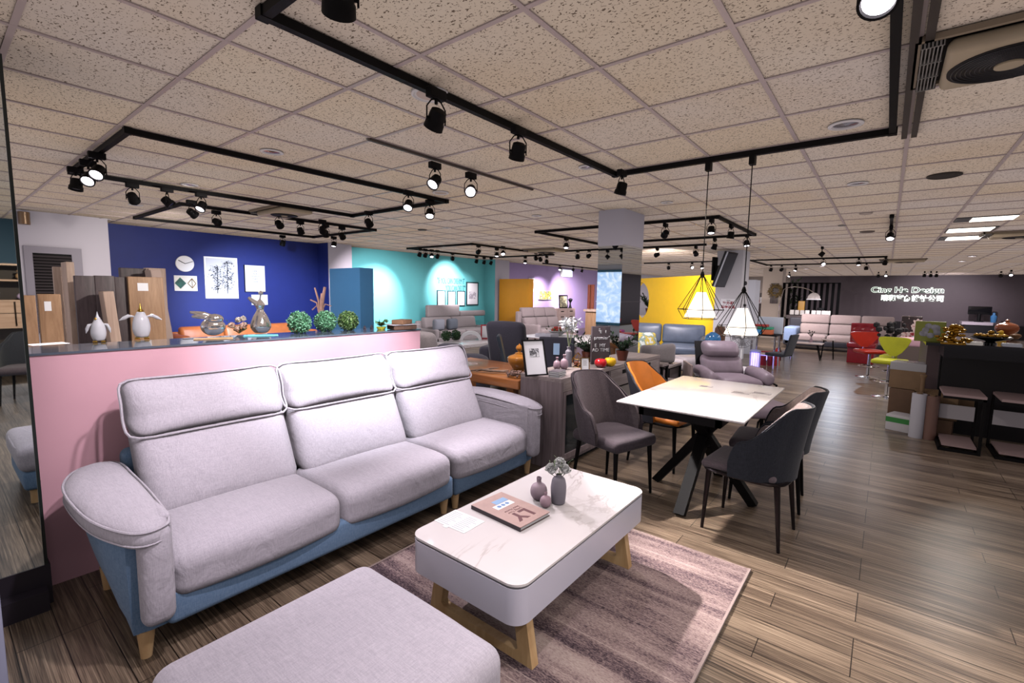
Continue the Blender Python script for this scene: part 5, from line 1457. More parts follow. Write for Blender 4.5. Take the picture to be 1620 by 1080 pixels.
p = P(680, 560, D=6.9); armchair('warm grey velvet armchair seen from behind at the partition end', (p.x, p.y, 0), R(100), M_GREYV, .98, .66, .6)
p = P(655, 540, D=8.6); armchair('grey armchair mostly hidden behind the wooden boxes', (p.x, p.y, 0), R(60), M_GREYV, .92, .7)
# dark recliner
p = P(817, 570, D=7.4)
t = armchair('large dark suede recliner turned away, left of the framed sketch', (p.x, p.y, 0), R(108), M_DARKR, 1.12, 1.0, .9, .46, .72, 'recliner', True, .3, .2)
p = P(746, 575, D=6.7); S(MB().soft((0, 0, .32), (.4, .5, .64), .12, (0, 0, .12), 8), 'footstool', M_DARKR, 'dark suede footstool block left of the recliner', 'footstool', (p.x, p.y, 0), R(108))
p = P(712, 560, D=7.9); S(MB().soft((0, 0, .33), (.36, .46, .66), .1, (0, 0, .1), 8), 'footstool', M_DARKR, 'dark suede footstool beside the grey velvet armchair', 'footstool', (p.x, p.y, 0), R(108))  # lone block standing in for another recliner's armrest
# dark chair back with blue tag behind the framed print, and blue grey chair edge
def plain_chair(label, u, v, D, rz, mt, zb, w=.46, tag_=None):
    p = P(u, v, D=D); t = T('side_chair', label, 'chair', (p.x, p.y, 0), rz)
    link(MB().soft((.0, 0, .45), (.46, w, .09), .04, (0, 0, .1), 8), 'seat', mt, t)
    def bf(p): p.x -= .22 * (p.z - .5); return p
    link(MB().soft((-.23, 0, (zb + .46) / 2), (.05, w, zb - .44), .025, (0, 0, 0), 8, bf), 'backrest', mt, t)
    for x in (-.2, .2):
        for y in (-w / 2 + .04, w / 2 - .04): link(MB().cyl((x, y, .42), (x * 1.1, y * 1.05, 0), .016, .01, 8), 'leg', M_BLK, t)
    if tag_: link(MB().box(-.345, -.34, -.04, .04, zb - .22, zb - .06), 'price_tag', tag_, t, smooth=0)
    return t
plain_chair('dark slate dining chair with a pale blue tag behind the pink bottle vases', 884, 545, 6.4, R(118), pbr('slate_felt', '#3c3b47', .8), .98, .46, pbr('pale_blue_tag', '#a7c6e6', .5))
plain_chair('narrow blue grey chair back edge right of the dark recliner', 834, 540, 5.7, R(37), pbr('blue_grey_leather', '#2f3a46', .35), 1.03, .30)
# white coffee table in the aqua bay with its things
tz = .46
def slab_table(name, label, corners, z, th, top, legm, legs=True, cat='table', shelf=None):
    xs = [c.x for c in corners]; ys = [c.y for c in corners]; x0, x1, y0, y1 = min(xs), max(xs), min(ys), max(ys)
    t = T(name, label, cat, ((x0 + x1) / 2, (y0 + y1) / 2, 0)); w, h = x1 - x0, y1 - y0
    link(MB().soft((0, 0, z - th / 2), (w, h, th), .008, n=4), 'tabletop', top, t)
    if legs:
        for sx in (-1, 1):
            for sy in (-1, 1): link(MB().box(sx * (w / 2 - .05) - .02, sx * (w / 2 - .05) + .02, sy * (h / 2 - .05) - .02, sy * (h / 2 - .05) + .02, 0, z - th), 'leg', legm, t, smooth=0)
    if shelf: link(MB().soft((0, 0, shelf), (w - .12, h - .12, .05), .008, n=4), 'shelf', top, t)
    return t
c0 = P(690, 535, Z=tz); slab_table('coffee_table', 'white coffee table with dark edge before the grey sofa of the aqua bay', [P(690, 541, Z=tz), P(775, 533, Z=tz), P(778, 541, Z=tz)], tz, .07, M_MARBLE, M_DKW)
q1 = P(706, 538, Z=tz); q2 = P(721, 537, Z=tz)
M_TOPD = box_mat('dark_boxwood', '#0f2413', '#24472a', '#4f7a4c')
ball_topiary(q1, .1, M_TOPD, 'left dark green topiary ball on the far white coffee table', 300, 31, .04)
ball_topiary(q2, .1, M_TOPD, 'right dark green topiary ball on the far white coffee table', 300, 32, .04)
p = P(745, 537, Z=tz); rz_ = math.atan2(-p.y, -p.x)
m = MB(); wa = 17 * depth(p) / F
pts = [(wa * cos(pi * k / 16), wa * .8 * sin(pi * k / 16)) for k in range(17)] + [(wa * .72 * cos(pi * k / 16), wa * .5 * sin(pi * k / 16)) for k in range(16, -1, -1)]
m.prism(pts, -.1, .1, 'YZ'); S(m, 'arch_ornament', M_WPAPER, 'white arched ornament on the far coffee table', 'ornament', (p.x, p.y, tz), rz_)
p = P(770, 536, Z=tz); frame('photo_frame', 'red framed card standing on the far white coffee table', (p.x, p.y, tz), rz_, .28, .34, .03, pbr('red_frame', '#b8303c', .5), R(10))
# grey sofa in the aqua bay
pa = P(676, 505, X=-10.0); pb = P(768, 505, X=-10.0)
t = sofa_gen('sofa', 'grey fabric sofa with one raised headrest in the aqua bay', (-10.1, (pa.y + pb.y) / 2, 0), 0, pb.y - pa.y, .95, 2, .44, .80, M_GREYS, armh=.5)
yh0 = P(677, 500, X=-10.4).y - (pa.y + pb.y) / 2; yh1 = P(727, 500, X=-10.4).y - (pa.y + pb.y) / 2; yh2 = P(768, 505, X=-10.4).y - (pa.y + pb.y) / 2
link(MB().soft((-.36, (yh0 + yh1) / 2, .97), (.16, yh1 - yh0, .36), .05, (.2, 0, 0), 8), 'headrest', M_GREYS, t)
link(MB().soft((-.36, (yh1 + yh2) / 2, .87), (.16, yh2 - yh1 - .03, .18), .05, (.2, 0, 0), 8), 'headrest', M_GREYS, t)
for i, (u, v, mt, lab) in enumerate([(697, 523, pbr('slate_cushion', '#8a8e98', .8), 'pale slate cushion at the left end of the aqua bay sofa'), (707, 521, pbr('dark_slate_cushion', '#5f6670', .8), 'darker slate cushion beside the pale one on the aqua bay sofa')]):
    p = P(u, v, X=-9.85); S(MB().soft((0, 0, .16), (.14, .42, .32), .06, (.5, 0, 0), 8), 'cushion', mt, lab, 'cushion', (-9.8, p.y - (.12 if i == 0 else -.16), .46), R(8))
# lettering and frames on the aqua wall
M_INK = pbr('dark_teal_ink', '#1f4a52', .6); XT = WALLX + .004
for (s_, u0, u1, v, nm, lab) in (('"IF YOU CAN DREAM IT', 692, 735, 445, 'wall_lettering', 'upper line of dark lettering on the aqua wall'), ('YOU CAN DO IT"', 705, 736, 456.5, 'wall_lettering', 'lower line of dark lettering on the aqua wall')):
    a = P(u0, v, X=XT); b = P(u1, v, X=XT); o = text(s_, nm, M_INK, .26, (XT, (a.y + b.y) / 2, (a.z + b.z) / 2), FX, None, .004)
    bpy.context.view_layer.update(); o.scale = ((b.y - a.y) / max(.01, o.dimensions.x),) + (1, 1); o['label'] = lab; o['category'] = 'lettering'
for k, (u0, u1, v0, v1, lab) in enumerate([(691, 704, 459, 484, 'leftmost small black framed drawing on the aqua wall'), (707.5, 720, 460, 484, 'middle small black framed drawing on the aqua wall'), (722.5, 735, 460, 484, 'rightmost small black framed drawing on the aqua wall'), (737, 756, 446, 483, 'big black framed drawing right of three small ones on the aqua wall')]):
    wallart(u0, u1, v0, v1, WALLX, 'framed_drawing', lab, pbr('dark_teal_frame', '#173a42', .5), .03 if k < 3 else .04, photo_mat('pencil_sketch_%s' % 'abcd'[k], ['#e8e6ec', '#b5b0bb', '#e8e6ec'], 7, k * 3.3), (.6, .3), 'framed drawing', dy=-.1 if k < 3 else -.05)
# cream sofa in the lavender bay, chest of drawers, pictures
pa = P(842, 505, X=-8.3); pb = P(886, 500, X=-8.3)
t = sofa_gen('sofa', 'cream sofa with raised head cushions beside the ochre panel', (-8.35, (pa.y + pb.y) / 2 + .1, 0), R(-6), pb.y - pa.y + .4, 1.0, 3, .46, 1.08, M_BEIGE, head=True, armh=.62)
p0 = P(882, 488, X=-9.8); p1 = P(910, 489, X=-9.8)
t = T('chest_of_drawers', 'pale chest of drawers at the lavender wall', 'chest of drawers', (-10.05, (p0.y + p1.y) / 2, 0)); w = p1.y - p0.y; hh = p0.z
M_PALEW = pbr('pale_pink_oak', '#c3a9a4', .5, var=.05, vs=30)
link(MB().box(-.25, .25, -w / 2, w / 2, .0, hh), 'body', M_PALEW, t, smooth=0)
for k in range(4):
    for q in (0, 1):
        z1_ = hh - .05 - k * (hh - .15) / 4; dr = link(MB().box(.25, .265, -w / 2 + .04 + q * w / 2, w * .5 * q - .04 if q else -.02, z1_ - (hh - .15) / 4 + .02, z1_), 'drawer', M_PALEW, t, smooth=0)
        yc = -w / 4 + q * w / 2; link(MB().box(.265, .28, yc - .1, yc + .1, z1_ - .08, z1_ - .05), 'handle', M_BLK, dr, smooth=0)
p = P(892, 487, X=-9.95); frame('photo_frame', 'dark framed cream picture on the chest of drawers', (-9.95, p.y, hh), 0, .62, .52, .05, M_BLK, R(4), inner=photo_mat('cream_art', ['#d8cfa8', '#8f8a76', '#efe6c8'], 4, 3), pic=(.8, .8))
p = P(902, 487, X=-9.95); S(MB().lathe(prof([(0, 0), (.08, 0), (.05, .06), (.03, .2), (.09, .34), (.0, .4)])), 'figurine', M_BLK, 'small black vase shaped ornament beside the cream picture', 'ornament', (-9.95, p.y, hh))
wallart(836, 845, 440, 461, -10.72, 'wall_print', 'small white framed print partly behind the ochre panel edge', M_WPAPER, .03, photo_mat('brown_leaf_print', ['#efe9ef', '#a5713c', '#efe9ef'], 5, 6), (.6, .5))
wallart(852, 872, 460, 473.5, -10.72, 'canvas_picture', 'colourful canvas of small animals on the lavender wall', M_WPAPER, .004, photo_mat('animal_canvas', ['#dfe8df', '#c8443c', '#e8c25a', '#3c6a4a', '#e7d2d8', '#4a4460'], 5, 9), (.99, .98))
# emergency exit box
p = P(899, 432, X=-10.6); t = T('exit_sign', 'small bluish lit sign box high on the lavender wall', 'sign', (-10.68, p.y, p.z)); link(MB().box(-.04, .04, -.42, .42, -.16, .16), 'housing', M_WHITE, t, smooth=0)
link(MB().box(.041, .045, -.38, .38, -.13, .13), 'lit_face', pbr('lit_sign_face', '#dfe6ff', .5, emit='#ccd8ff', es=1.6), t, smooth=0)
# white tables between, tulip bowl
slab_table('coffee_table', 'white topped coffee table in front of the cream sofa', [Vector((-7.4, 10.2, 0)), Vector((-6.75, 11.5, 0))], .42, .09, M_PALEW, M_DKW)
slab_table('dining_table', 'long white dining table with dark legs behind the white spray', [Vector((-4.6, 6.76, 0)), Vector((-3.75, 8.2, 0))], .75, .08, pbr('cream_top', '#d8d3d0', .4), M_BLK)
p = P(882, 531, Z=.75); t = T('tulip_bowl', 'white bowl of red tulips with green leaves beyond the framed sketch', 'bowl', (p.x, p.y, .75))
link(MB().lathe(prof([(0, 0), (.06, 0), (.12, .05), (.18, .09), (.17, .095), (.1, .05), (0, .03)])), 'bowl', M_WPAPER, t)
m = MB(); g = MB(); rr = random.Random(44)
for k in range(12): m.ball((rr.uniform(-.08, .08), rr.uniform(-.08, .08), .1 + rr.uniform(0, .05)), (.025, .025, .035), 8)
for k in range(30):
    a = rr.uniform(0, 2 * pi); sprig(g, (0, 0, .05), (cos(a) * .2, sin(a) * .2, rr.uniform(.06, .14)), 3, .08, rr, .3)
link(m, 'tulips', pbr('tulip_red', '#b8322a', .5), t); o = link(g, 'leaves', M_GRN, t, smooth=0); o['kind'] = 'stuff'
slab_table('side_table', 'white side table carrying the tulip bowl and the silver grey box', [p + Vector((-.55, -.35, 0)), p + Vector((.1, .45, 0))], .75, .04, M_WPAPER, M_BLK)
p = P(865, 533, Z=.75); S(MB().soft((0, 0, .035), (.35, .26, .07), .01, n=4), 'storage_box', pbr('silver_box', '#a9a8b2', .3), 'flat silver grey box left of the tulip bowl', 'box', (p.x, p.y, .75))
# wooden cabinet and red poles at the lavender bay's end
p0 = P(929, 489, Y=11.6); p1 = P(943, 489, Y=11.6); t = T('wooden_cabinet', 'narrow tan wooden cabinet with a cornice left of the mirrored pillar', 'cabinet', ((p0.x + p1.x) / 2, 11.8, 0)); w = p1.x - p0.x + .1
link(MB().box(-w / 2, w / 2, -.2, .2, 0, p0.z - .06), 'body', M_TANW, t, smooth=0); link(MB().box(-w / 2 - .05, w / 2 + .05, -.24, .24, p0.z - .06, p0.z), 'cornice', M_CRMW, t, smooth=0)
link(MB().box(-w / 2 + .03, w / 2 - .03, -.215, -.2, .1, p0.z - .15), 'door', M_TANW, t, smooth=0)
for k, (u0, u1, mt, lab) in enumerate([(931, 934.5, pbr('red_brown_post', '#7d3f2e', .5), 'left red brown upright post behind the tan cabinet'), (936, 940, pbr('red_brown_post', '#7d3f2e', .5), 'right red brown upright post behind the tan cabinet')]):
    p0 = P(u0, 450, Y=12.6); p1 = P(u1, 450, Y=12.6); S(MB().soft((0, 0, p0.z / 2), (p1.x - p0.x, .08, p0.z), .006, n=4), 'wooden_post', mt, lab, 'post', ((p0.x + p1.x) / 2, 12.6, 0))
wall('wall_pillar_lavender', -10.75, -10.3, 20.4, 21.2, [M_COLW])
# ================================================================== CENTRE BACKGROUND
M_BLUEL = leather('slate_blue_leather', '#5f6a7c', .38); M_BLUEL2 = leather('deep_blue_leather', '#3c4a5c', .4)
# blue grey leather sofa in front of the yellow partition
D0 = 9.6
pl = P(1000, 590, D=D0 + 1.0); pr = P(1112, 590, D=D0)
az_ = ang - R(90)          # faces the camera side of the yellow partition
c = P(1045, 575, Z=0)
t = T('sofa', 'blue grey leather corner sofa in front of the yellow partition', 'sofa', (0, 0, 0))
def at_z(u, v, z): return P(u, v, Z=z)
bl, br = P(985, 508, D=11.6), P(1117, 516, D=10.9)      # top of back, left and right
bx = Vector((br.x - bl.x, br.y - bl.y, 0)); wS = bx.length; rzS = math.atan2(bx.y, bx.x)
t.location = (bl.x, bl.y, 0); t.rotation_euler = (0, 0, rzS); WM[t.name] = Matrix.Translation(t.location) @ Matrix.Rotation(rzS, 4, 'Z')
zb = (bl.z + br.z) / 2
for k in range(2):
    x0 = wS * k / 2 + .01; x1 = wS * (k + 1) / 2 - .01; xc = (x0 + x1) / 2
    def bf(p): p.y += .25 * (p.z - .45); return p
    link(MB().soft((xc, -.22, (zb + .45) / 2), (x1 - x0, .22, zb - .43), .07, (0, .3, 0), 10, bf), 'back_cushion', M_BLUEL, t)
    link(MB().soft((xc, -.75, .36), (x1 - x0, 1.0, .2), .07, (0, 0, .15), 10), 'seat_cushion', M_BLUEL, t)
link(MB().soft((wS / 2, -.55, .19), (wS, 1.25, .18), .03, n=5), 'base', M_BLUEL2, t)
link(MB().soft((wS - .02, -.75, .37), (.22, 1.1, .55), .07, (.1, 0, .08), 8), 'armrest', M_BLUEL2, t)
for x in (.1, wS - .1):
    for y in (-.1, -1.1): link(MB().cyl((x, y, .12), (x, y, 0), .02, .015, 8), 'leg', M_BLK, t)
def cushion(u, v, D, w, h, rz, mt, lab, tilt=.3, base=None):
    p = P(u, v, D=D)
    def fn(q): q.x -= tilt * (q.z); return q
    return S(MB().soft((0, 0, h / 2), (.13, w, h), .05, (.5, 0, 0), 10, fn), 'cushion', mt, lab, 'cushion', (p.x, p.y, p.z), rz)
mleaf = photo_mat('leaf_print_fabric', ['#dfe6dd', '#8fa59a', '#dcc35a', '#e3e8e0', '#9fb6b0'], 7, 2, .8)
pb = P(1030, 566, Z=.44)
S(MB().soft((0, 0, .34), (.6, 1.0, .2), .06, (0, 0, .1), 8).soft((0, 0, .13), (.5, .9, .24), .02, n=4), 'padded_bench', M_CREAML, 'cream padded bench carrying a patterned cushion right of the mirrored pillar', 'bench', (pb.x, pb.y, 0), R(-35))
cushion(1022, 562, depth(pb), .42, .40, R(-40), mleaf, 'pale patterned cushion with yellow and green leaves right of the mirrored pillar', .25)
m = MB()
def fn(q): q.z += .06 * max(0, q.y) / .3 * (1 if q.z > .1 else 0); return q
p = P(1038, 575, Z=.56); S(m.soft((0, 0, .13), (.14, .5, .25), .06, (.4, 0, .05), 10, fn), 'cushion', M_GREYS, 'long warm grey lumbar cushion lying on the grey wood console', 'cushion', (p.x - .02, p.y + .08, .56), R(-62))
# pale leather footstools
p = P(1092, 580, Z=.2)
t = T('footstool', 'cream leather footstool in front of the blue grey sofa', 'footstool', (P(1092, 597, Z=0).x, P(1092, 597, Z=0).y, 0), R(-40))
link(MB().soft((0, 0, .28), (.55, .62, .26), .08, (0, 0, .1), 8), 'seat', M_CREAML, t)
for sx in (-1, 1):
    for sy in (-1, 1): link(MB().cyl((sx * .2, sy * .22, .16), (sx * .22, sy * .25, 0), .018, .014, 8), 'leg', M_STEEL, t)
# grey wood low tables beyond the sideboard
def frame_table(label, u0, u1, v0, v1, z, mt, side=True, zz=None):
    c = [P(u, v, Z=z) for (u, v) in ((u0, v0), (u1, v0), (u0, v1), (u1, v1))]
    return c
def box_table(label, x0, x1, y0, y1, z, h, top=M_ASHX, name='coffee_table', legs=True, body=True):
    t = T(name, label, 'coffee table', ((x0 + x1) / 2, (y0 + y1) / 2, 0)); w, d = x1 - x0, y1 - y0
    link(MB().box(-w / 2, w / 2, -d / 2, d / 2, z - .03, z), 'tabletop', top, t, smooth=0)
    link(MB().box(-w / 2 - .004, w / 2 + .004, -d / 2 - .004, d / 2 + .004, z - .045, z - .03), 'black_rim', M_BLK, t, smooth=0)
    if body: link(MB().box(-w / 2 + .02, w / 2 - .02, -d / 2 + .02, d / 2 - .02, z - h, z - .045), 'drawer_box', M_ASH, t, smooth=0)
    for sx in (-1, 1):
        for sy in (-1, 1): link(MB().box(sx * (w / 2 - .015) - .015, sx * (w / 2 - .015) + .015, sy * (d / 2 - .015) - .015, sy * (d / 2 - .015) + .015, 0, z - .045), 'leg', M_BLK, t, smooth=0)
    return t
q = [P(u, v, Z=.42) for (u, v) in ((1016, 593), (1080, 602), (1063, 609), (1005, 597))]
box_table('low grey wood table with a black rim right behind the orange chair', -2.55, -2.04, 5.87, 6.35, .42, .22)
p = P(1067, 578, Z=.55); box_table('higher grey wood lift top table behind the low one', p.x - .62, p.x, p.y - .2, p.y + .3, .56, .36)
p = P(1040, 578, Z=.70); box_table('grey wood desk end with open side right of the sideboard', p.x - .45, p.x + .02, 5.64, 5.84, .70, .05, body=False)
# slate sign with white letters, two pots behind
p = P(958, 577, Z=.82); pt = P(958, 516, D=depth(P(958, 577, Z=.82)) + .02)
ws = 31 * depth(p) / F
t = T('letter_board', 'dark slate sign with raised white letters standing on the sideboard', 'sign', (p.x - .07, p.y, .82), R(-38))
hh = pt.z - .82
link(MB().soft((0, 0, hh / 2), (.03, ws, hh), .004, n=4), 'board', pbr('slate_board', '#5d5258', .6, var=.08), t)
for (s_, y, z, sz) in (('E   I', .02, .86, .045), ('S', -.02, .91, .04), ('premier"', .01, .70, .05), ('E  MY', -.01, .50, .05), ('AD TIME', 0, .38, .05)):
    text(s_, 'white_letters', M_WPAPER, sz, (.017, y, hh * z), FX, t, .004)
def potplant(u, v, z, label, s=1.0, mt=None, pot=None, seed=1, n=40, glossy=True):
    p = P(u, v, Z=z); t = T('potted_plant', label, 'plant', (p.x, p.y, z))
    link(MB().lathe([(.05 * s, 0), (.075 * s, .12 * s), (.07 * s, .12 * s), (.06 * s, .1 * s), (0, .1 * s)], seg=20), 'pot', pot or pbr('brown_glazed_pot', '#54281c', .3), t)
    rr = random.Random(seed); g = MB()
    for i in range(n):
        a = rr.uniform(0, 2 * pi); l = rr.uniform(.12, .25) * s; tip = Vector((cos(a) * l * .8, sin(a) * l * .8, .12 * s + l * rr.uniform(.3, 1)))
        g.tube([(0, 0, .1 * s), tip * .6 + Vector((0, 0, .05)), tip], .003 * s, 4); sprig(g, (0, 0, .1 * s), tip, 8, .06 * s, rr, .5)
    o = link(g, 'foliage', mt or pbr('glossy_dark_leaf', '#1b3321', .3, var=.4, vs=20), t, smooth=0); o['kind'] = 'stuff'
    return t
potplant(930, 572, .82, 'dark leafy plant in a brown pot left of the slate sign', .95, seed=3, n=26)
potplant(984, 570, .82, 'dark leafy plant in a brown pot right of the slate sign', .95, seed=5, n=26)
# red and white chair reflected etc: real stool with red seat behind
# ---- lounge chair
M_PLUMF = leather('dusty_lilac_leather', '#8f7f8b', .45)
p = P(1165, 635, Z=0); q_ = P(1160, 596, Z=.42)
t = T('lounge_chair', 'dusty lilac padded lounge chair with a thin black shell beyond the dining table', 'armchair', (-1.64, 7.05, 0), R(-52))
def lf(p): p.x -= .55 * (p.z - .38); return p
link(MB().soft((.08, 0, .36), (.62, .58, .17), .08, (0, 0, .25), 10), 'seat_cushion', M_PLUMF, t)
link(MB().soft((-.24, 0, .54), (.2, .60, .30), .09, (.3, 0, .0), 10, lf), 'back_cushion', M_PLUMF, t)
link(MB().soft((-.20, 0, .77), (.2, .54, .23), .09, (.35, 0, .0), 10, lf), 'headrest', M_PLUMF, t)
for sg in (-1, 1):
    def af(p): p.y += sg * .1 * (p.z - .4); p.z -= .12 * max(0, p.x) ; return p
    link(MB().soft((.03, sg * .37, .47), (.62, .15, .17), .07, (0, .2, .1), 8, af), 'armrest', M_PLUMF, t)
    link(MB().tube([(-.35, sg * .34, .30), (.0, sg * .46, .40), (.38, sg * .44, .38), (.40, sg * .36, .28)], .012, 6), 'shell_edge', M_BLK, t)
sh = MB().shell(lambda u, v: (-.42 + .82 * u - .0, (v - .5) * (.74 + .1 * sin(pi * u)), .27 + .10 * abs(v - .5) * 2 ** 1.5 * .6), 10, 8, -.015); link(sh, 'seat_shell', M_BLK, t)
sh = MB().shell(lambda u, v: (-.32 - .36 * u, (v - .5) * (.70 - .14 * u), .28 + .58 * u), 10, 6, .015); link(sh, 'back_shell', M_BLK, t)
link(MB().cyl((0, 0, .27), (0, 0, .06), .03, .03, 12), 'pedestal', M_BLK, t)
bm_ = MB()
for k in range(4):
    a = pi / 4 + k * pi / 2; bm_.tube([(0, 0, .06), (.2 * cos(a), .2 * sin(a), .05), (.3 * cos(a), .3 * sin(a), .008)], .012, 6)
link(bm_, 'star_base', M_BLK, t)
t = T('footstool', 'lilac leather footstool on thin black legs beyond the dining table corner', 'footstool', (-.92, 5.35, 0), R(-50))
link(MB().soft((0, 0, .40), (.42, .48, .12), .05, (0, 0, .2), 8), 'seat', M_PLUMF, t)
bm_ = MB(); bm_.cyl((0, 0, .34), (0, 0, .05), .02, .02, 10)
for k in range(4):
    a = pi / 4 + k * pi / 2; bm_.tube([(0, 0, .3), (.12 * cos(a), .12 * sin(a), .28), (.22 * cos(a), .22 * sin(a), .008)], .011, 6)
link(bm_, 'leg_frame', M_BLK, t)
# white low bench behind lounge chair, framed pale board beside it
a = P(1145, 577, Z=.40); b = P(1203, 585, Z=.40)
t = T('low_table', 'white topped low table behind the lounge chair', 'table', (b.x - .42, b.y - .02, 0))
link(MB().soft((0, 0, .375), (.84, .5, .05), .006, n=4), 'tabletop', pbr('white_laminate', '#d6cfd2', .4), t)
link(MB().box(-.4, .4, -.22, .22, .22, .35), 'drawer_box', M_ASH, t, smooth=0)
for sx in (-1, 1): link(MB().box(sx * .36 - .02, sx * .36 + .02, -.2, .2, 0, .22), 'leg', M_BLK, t, smooth=0)
p = P(1108, 600, Z=0)
S(MB().soft((0, 0, .30), (.03, .5, .6), .004, n=4), 'leaning_board', pbr('two_tone_board', '#8d7b78', .5, var=.1), 'brown board on edge just left of the lounge chair', 'board', (-2.15, 6.75, 0), R(30))
S(MB().soft((0, 0, .02), (.9, .7, .04), .01, n=4), 'display_platform', pbr('white_platform', '#cfc9cb', .6), 'low white display platform left of the lounge chair', 'platform', (-2.45, 7.6, 0))
# stone slab side table with stacked jars
tz = .68; a = P(1100, 545, Z=tz); b = P(1157, 549, Z=tz)
t = T('side_table', 'thin grey stone topped table carrying the brown and blue jars', 'side table', ((a.x + b.x) / 2 + .1, (a.y + b.y) / 2, 0), R(20))
wv = (b - a).length; link(MB().soft((0, 0, tz - .02), (wv, .55, .04), .01, n=4), 'tabletop', pbr('light_grey_stone', '#b6b2b8', .3), t)
link(MB().box(-.1, .1, -.1, .1, 0, tz - .04), 'pedestal', M_BLK, t, smooth=0)
p = P(1127, 548, Z=tz)
dj = depth(p) / F
S(MB().lathe([(a_ * dj, b_ * dj) for a_, b_ in prof([(0, 0), (9, 0), (9.5, 3), (9, 7), (11, 8), (12, 12), (10, 18), (6, 21), (3, 23), (0, 23)])], seg=24), 'ceramic_jar', pbr('blue_brown_glaze', '#2f6b9c', .2, var=.5, vs=7, coat=.4), 'round blue glazed jar with brown base on the grey side table', 'jar', (p.x, p.y, tz))
p = P(1138, 546, Z=tz); dj = depth(p) / F
t = T('ceramic_jar', 'taller brown house shaped jar behind the blue one', 'jar', (p.x, p.y, tz))
link(MB().lathe([(a_ * dj, b_ * dj) for a_, b_ in [(7.5, 0), (8, 14), (8.5, 16), (8, 26), (6, 30), (0, 30)]], seg=8), 'body', pbr('brown_pottery', '#6d4a34', .6, var=.3, vs=16), t, smooth=0)
for s_ in (-1, 1): link(MB().cyl((0, s_ * 5 * dj, 28 * dj), (0, s_ * 6 * dj, 34 * dj), 2 * dj, .5 * dj, 6), 'ear', pbr('brown_pottery', '#6d4a34'), t)

# hanging screen on the pillar
p = P(1149, 425, D=10.6)
t = T('wall_screen', 'black flat screen tilted out from the white pillar on a bracket', 'television', (-3.02, 11.75, p.z), R(-12))
def tf(p): return p
mt_ = Matrix.Rotation(R(-18), 4, 'X')
TL = Matrix.Rotation(R(19), 4, 'Y')
def tv(m, nm, mt, sm=40): m.v = [TL @ q for q in m.v]; link(m, nm, mt, t, smooth=sm)
tv(MB().soft((0, 0, 0), (.09, .50, .84), .015, n=4), 'casing', pbr('screen_casing', '#1d2027', .4))
tv(MB().box(.045, .047, -.225, .225, -.39, .39), 'display', pbr('grey_display', '#35383f', .3), 0)
tv(MB().box(.02, .05, -.262, -.249, -.42, .42), 'chrome_edge', pbr('chrome_strip', '#d5d8e0', .3), 0)
link(MB().box(-.25, -.05, -.05, .05, -.1, .1).box(-.27, -.23, -.1, .1, -.25, .30), 'bracket', M_BLK, t, smooth=0)
m = MB().tube([P(1128, 437, Y=11.9), P(1124, 445, Y=11.9), P(1127, 452, Y=11.9), P(1136, 452, Y=11.9)], .008, 5); link(m, 'cable', M_BLK, t, True)
# notice on the pillar
p = P(1152, 481, Y=12.095); t = T('wall_notice', 'white notice with red lettering on the pillar under the screen', 'notice', (p.x, 12.098, p.z))
link(MB().box(-.17, .17, -.004, 0, -.13, .13), 'paper', M_WPAPER, t, smooth=0)
M_REDI = pbr('dark_red_ink', '#9a2334', .6)
text('室外鞋', 'red_lettering', M_REDI, .085, (0, -.006, .02), FY, t, .001, bold=.002); text('請停這區', 'red_lettering', M_REDI, .08, (0, -.006, -.07), FY, t, .001, bold=.002)
text('Notice', 'small_lettering', M_INK, .03, (0, -.006, .09), FY, t, .001)
# alarm boxes on the pillar's right side
for (u, v, r_, lab) in ((1179, 448, .05, 'upper dark round device on the pillar edge'), (1178, 483, .035, 'lower dark round device on the pillar edge')):
    p = P(u, v, X=-2.70); S(rot(MB().lathe([(r_, -.01), (r_, .03), (r_ * .6, .045), (0, .045)], seg=16)), 'wall_device', pbr('dark_device', '#3a3a42', .4), lab, 'device', (-2.71, max(12.2, min(12.7, p.y)), p.z))
# fan
p = P(1170, 597, Z=0); f_ = P(1170, 532, D=depth(p)); dF = depth(p) / F
t = T('standing_fan', 'grey pedestal fan standing in front of the white pillar', 'fan', (p.x, p.y, 0), math.atan2(-p.y, -p.x))
link(MB().lathe([(.19, 0), (.19, .02), (.03, .04)], seg=24), 'base', M_WPAPER, t); link(MB().cyl((0, 0, .03), (0, 0, f_.z - .1), .015, .012, 10), 'pole', M_WPAPER, t)
link(MB().soft((-.08, 0, f_.z), (.16, .11, .11), .04, n=5), 'motor', pbr('pale_grey_plastic', '#a9a7ad', .4), t)
g = MB(); R0 = 17 * dF
for k in range(28):
    a = 2 * pi * k / 28; g.tube([(.07, .025 * cos(a), f_.z + .025 * sin(a)), (.06, R0 * .6 * cos(a), f_.z + R0 * .6 * sin(a)), (.02, R0 * cos(a), f_.z + R0 * sin(a)), (-.04, R0 * .6 * cos(a), f_.z + R0 * .6 * sin(a))], .0025, 4)
for r_ in (R0, R0 * .6): g.tube([(.02 if r_ == R0 else .06, r_ * cos(2 * pi * k / 32), f_.z + r_ * sin(2 * pi * k / 32)) for k in range(32)], .005, 5, True)
link(g, 'wire_guard', pbr('grey_wire', '#77767c', .4), t)
b_ = MB()
for k in range(4):
    a = 2 * pi * k / 4; u_ = Vector((0, cos(a), sin(a))); w_ = Vector((0, -sin(a), cos(a))); c0_ = Vector((.02, 0, f_.z))
    b_.add([c0_ + u_ * .03 - w_ * .02, c0_ + u_ * R0 * .85 - w_ * .05 + Vector((.02, 0, 0)), c0_ + u_ * R0 * .85 + w_ * .07 - Vector((.02, 0, 0)), c0_ + u_ * .03 + w_ * .03], [(0, 1, 2, 3)])
link(b_, 'blades', pbr('smoky_blade', '#8d8c93', .3, alpha=.7), t, smooth=0)
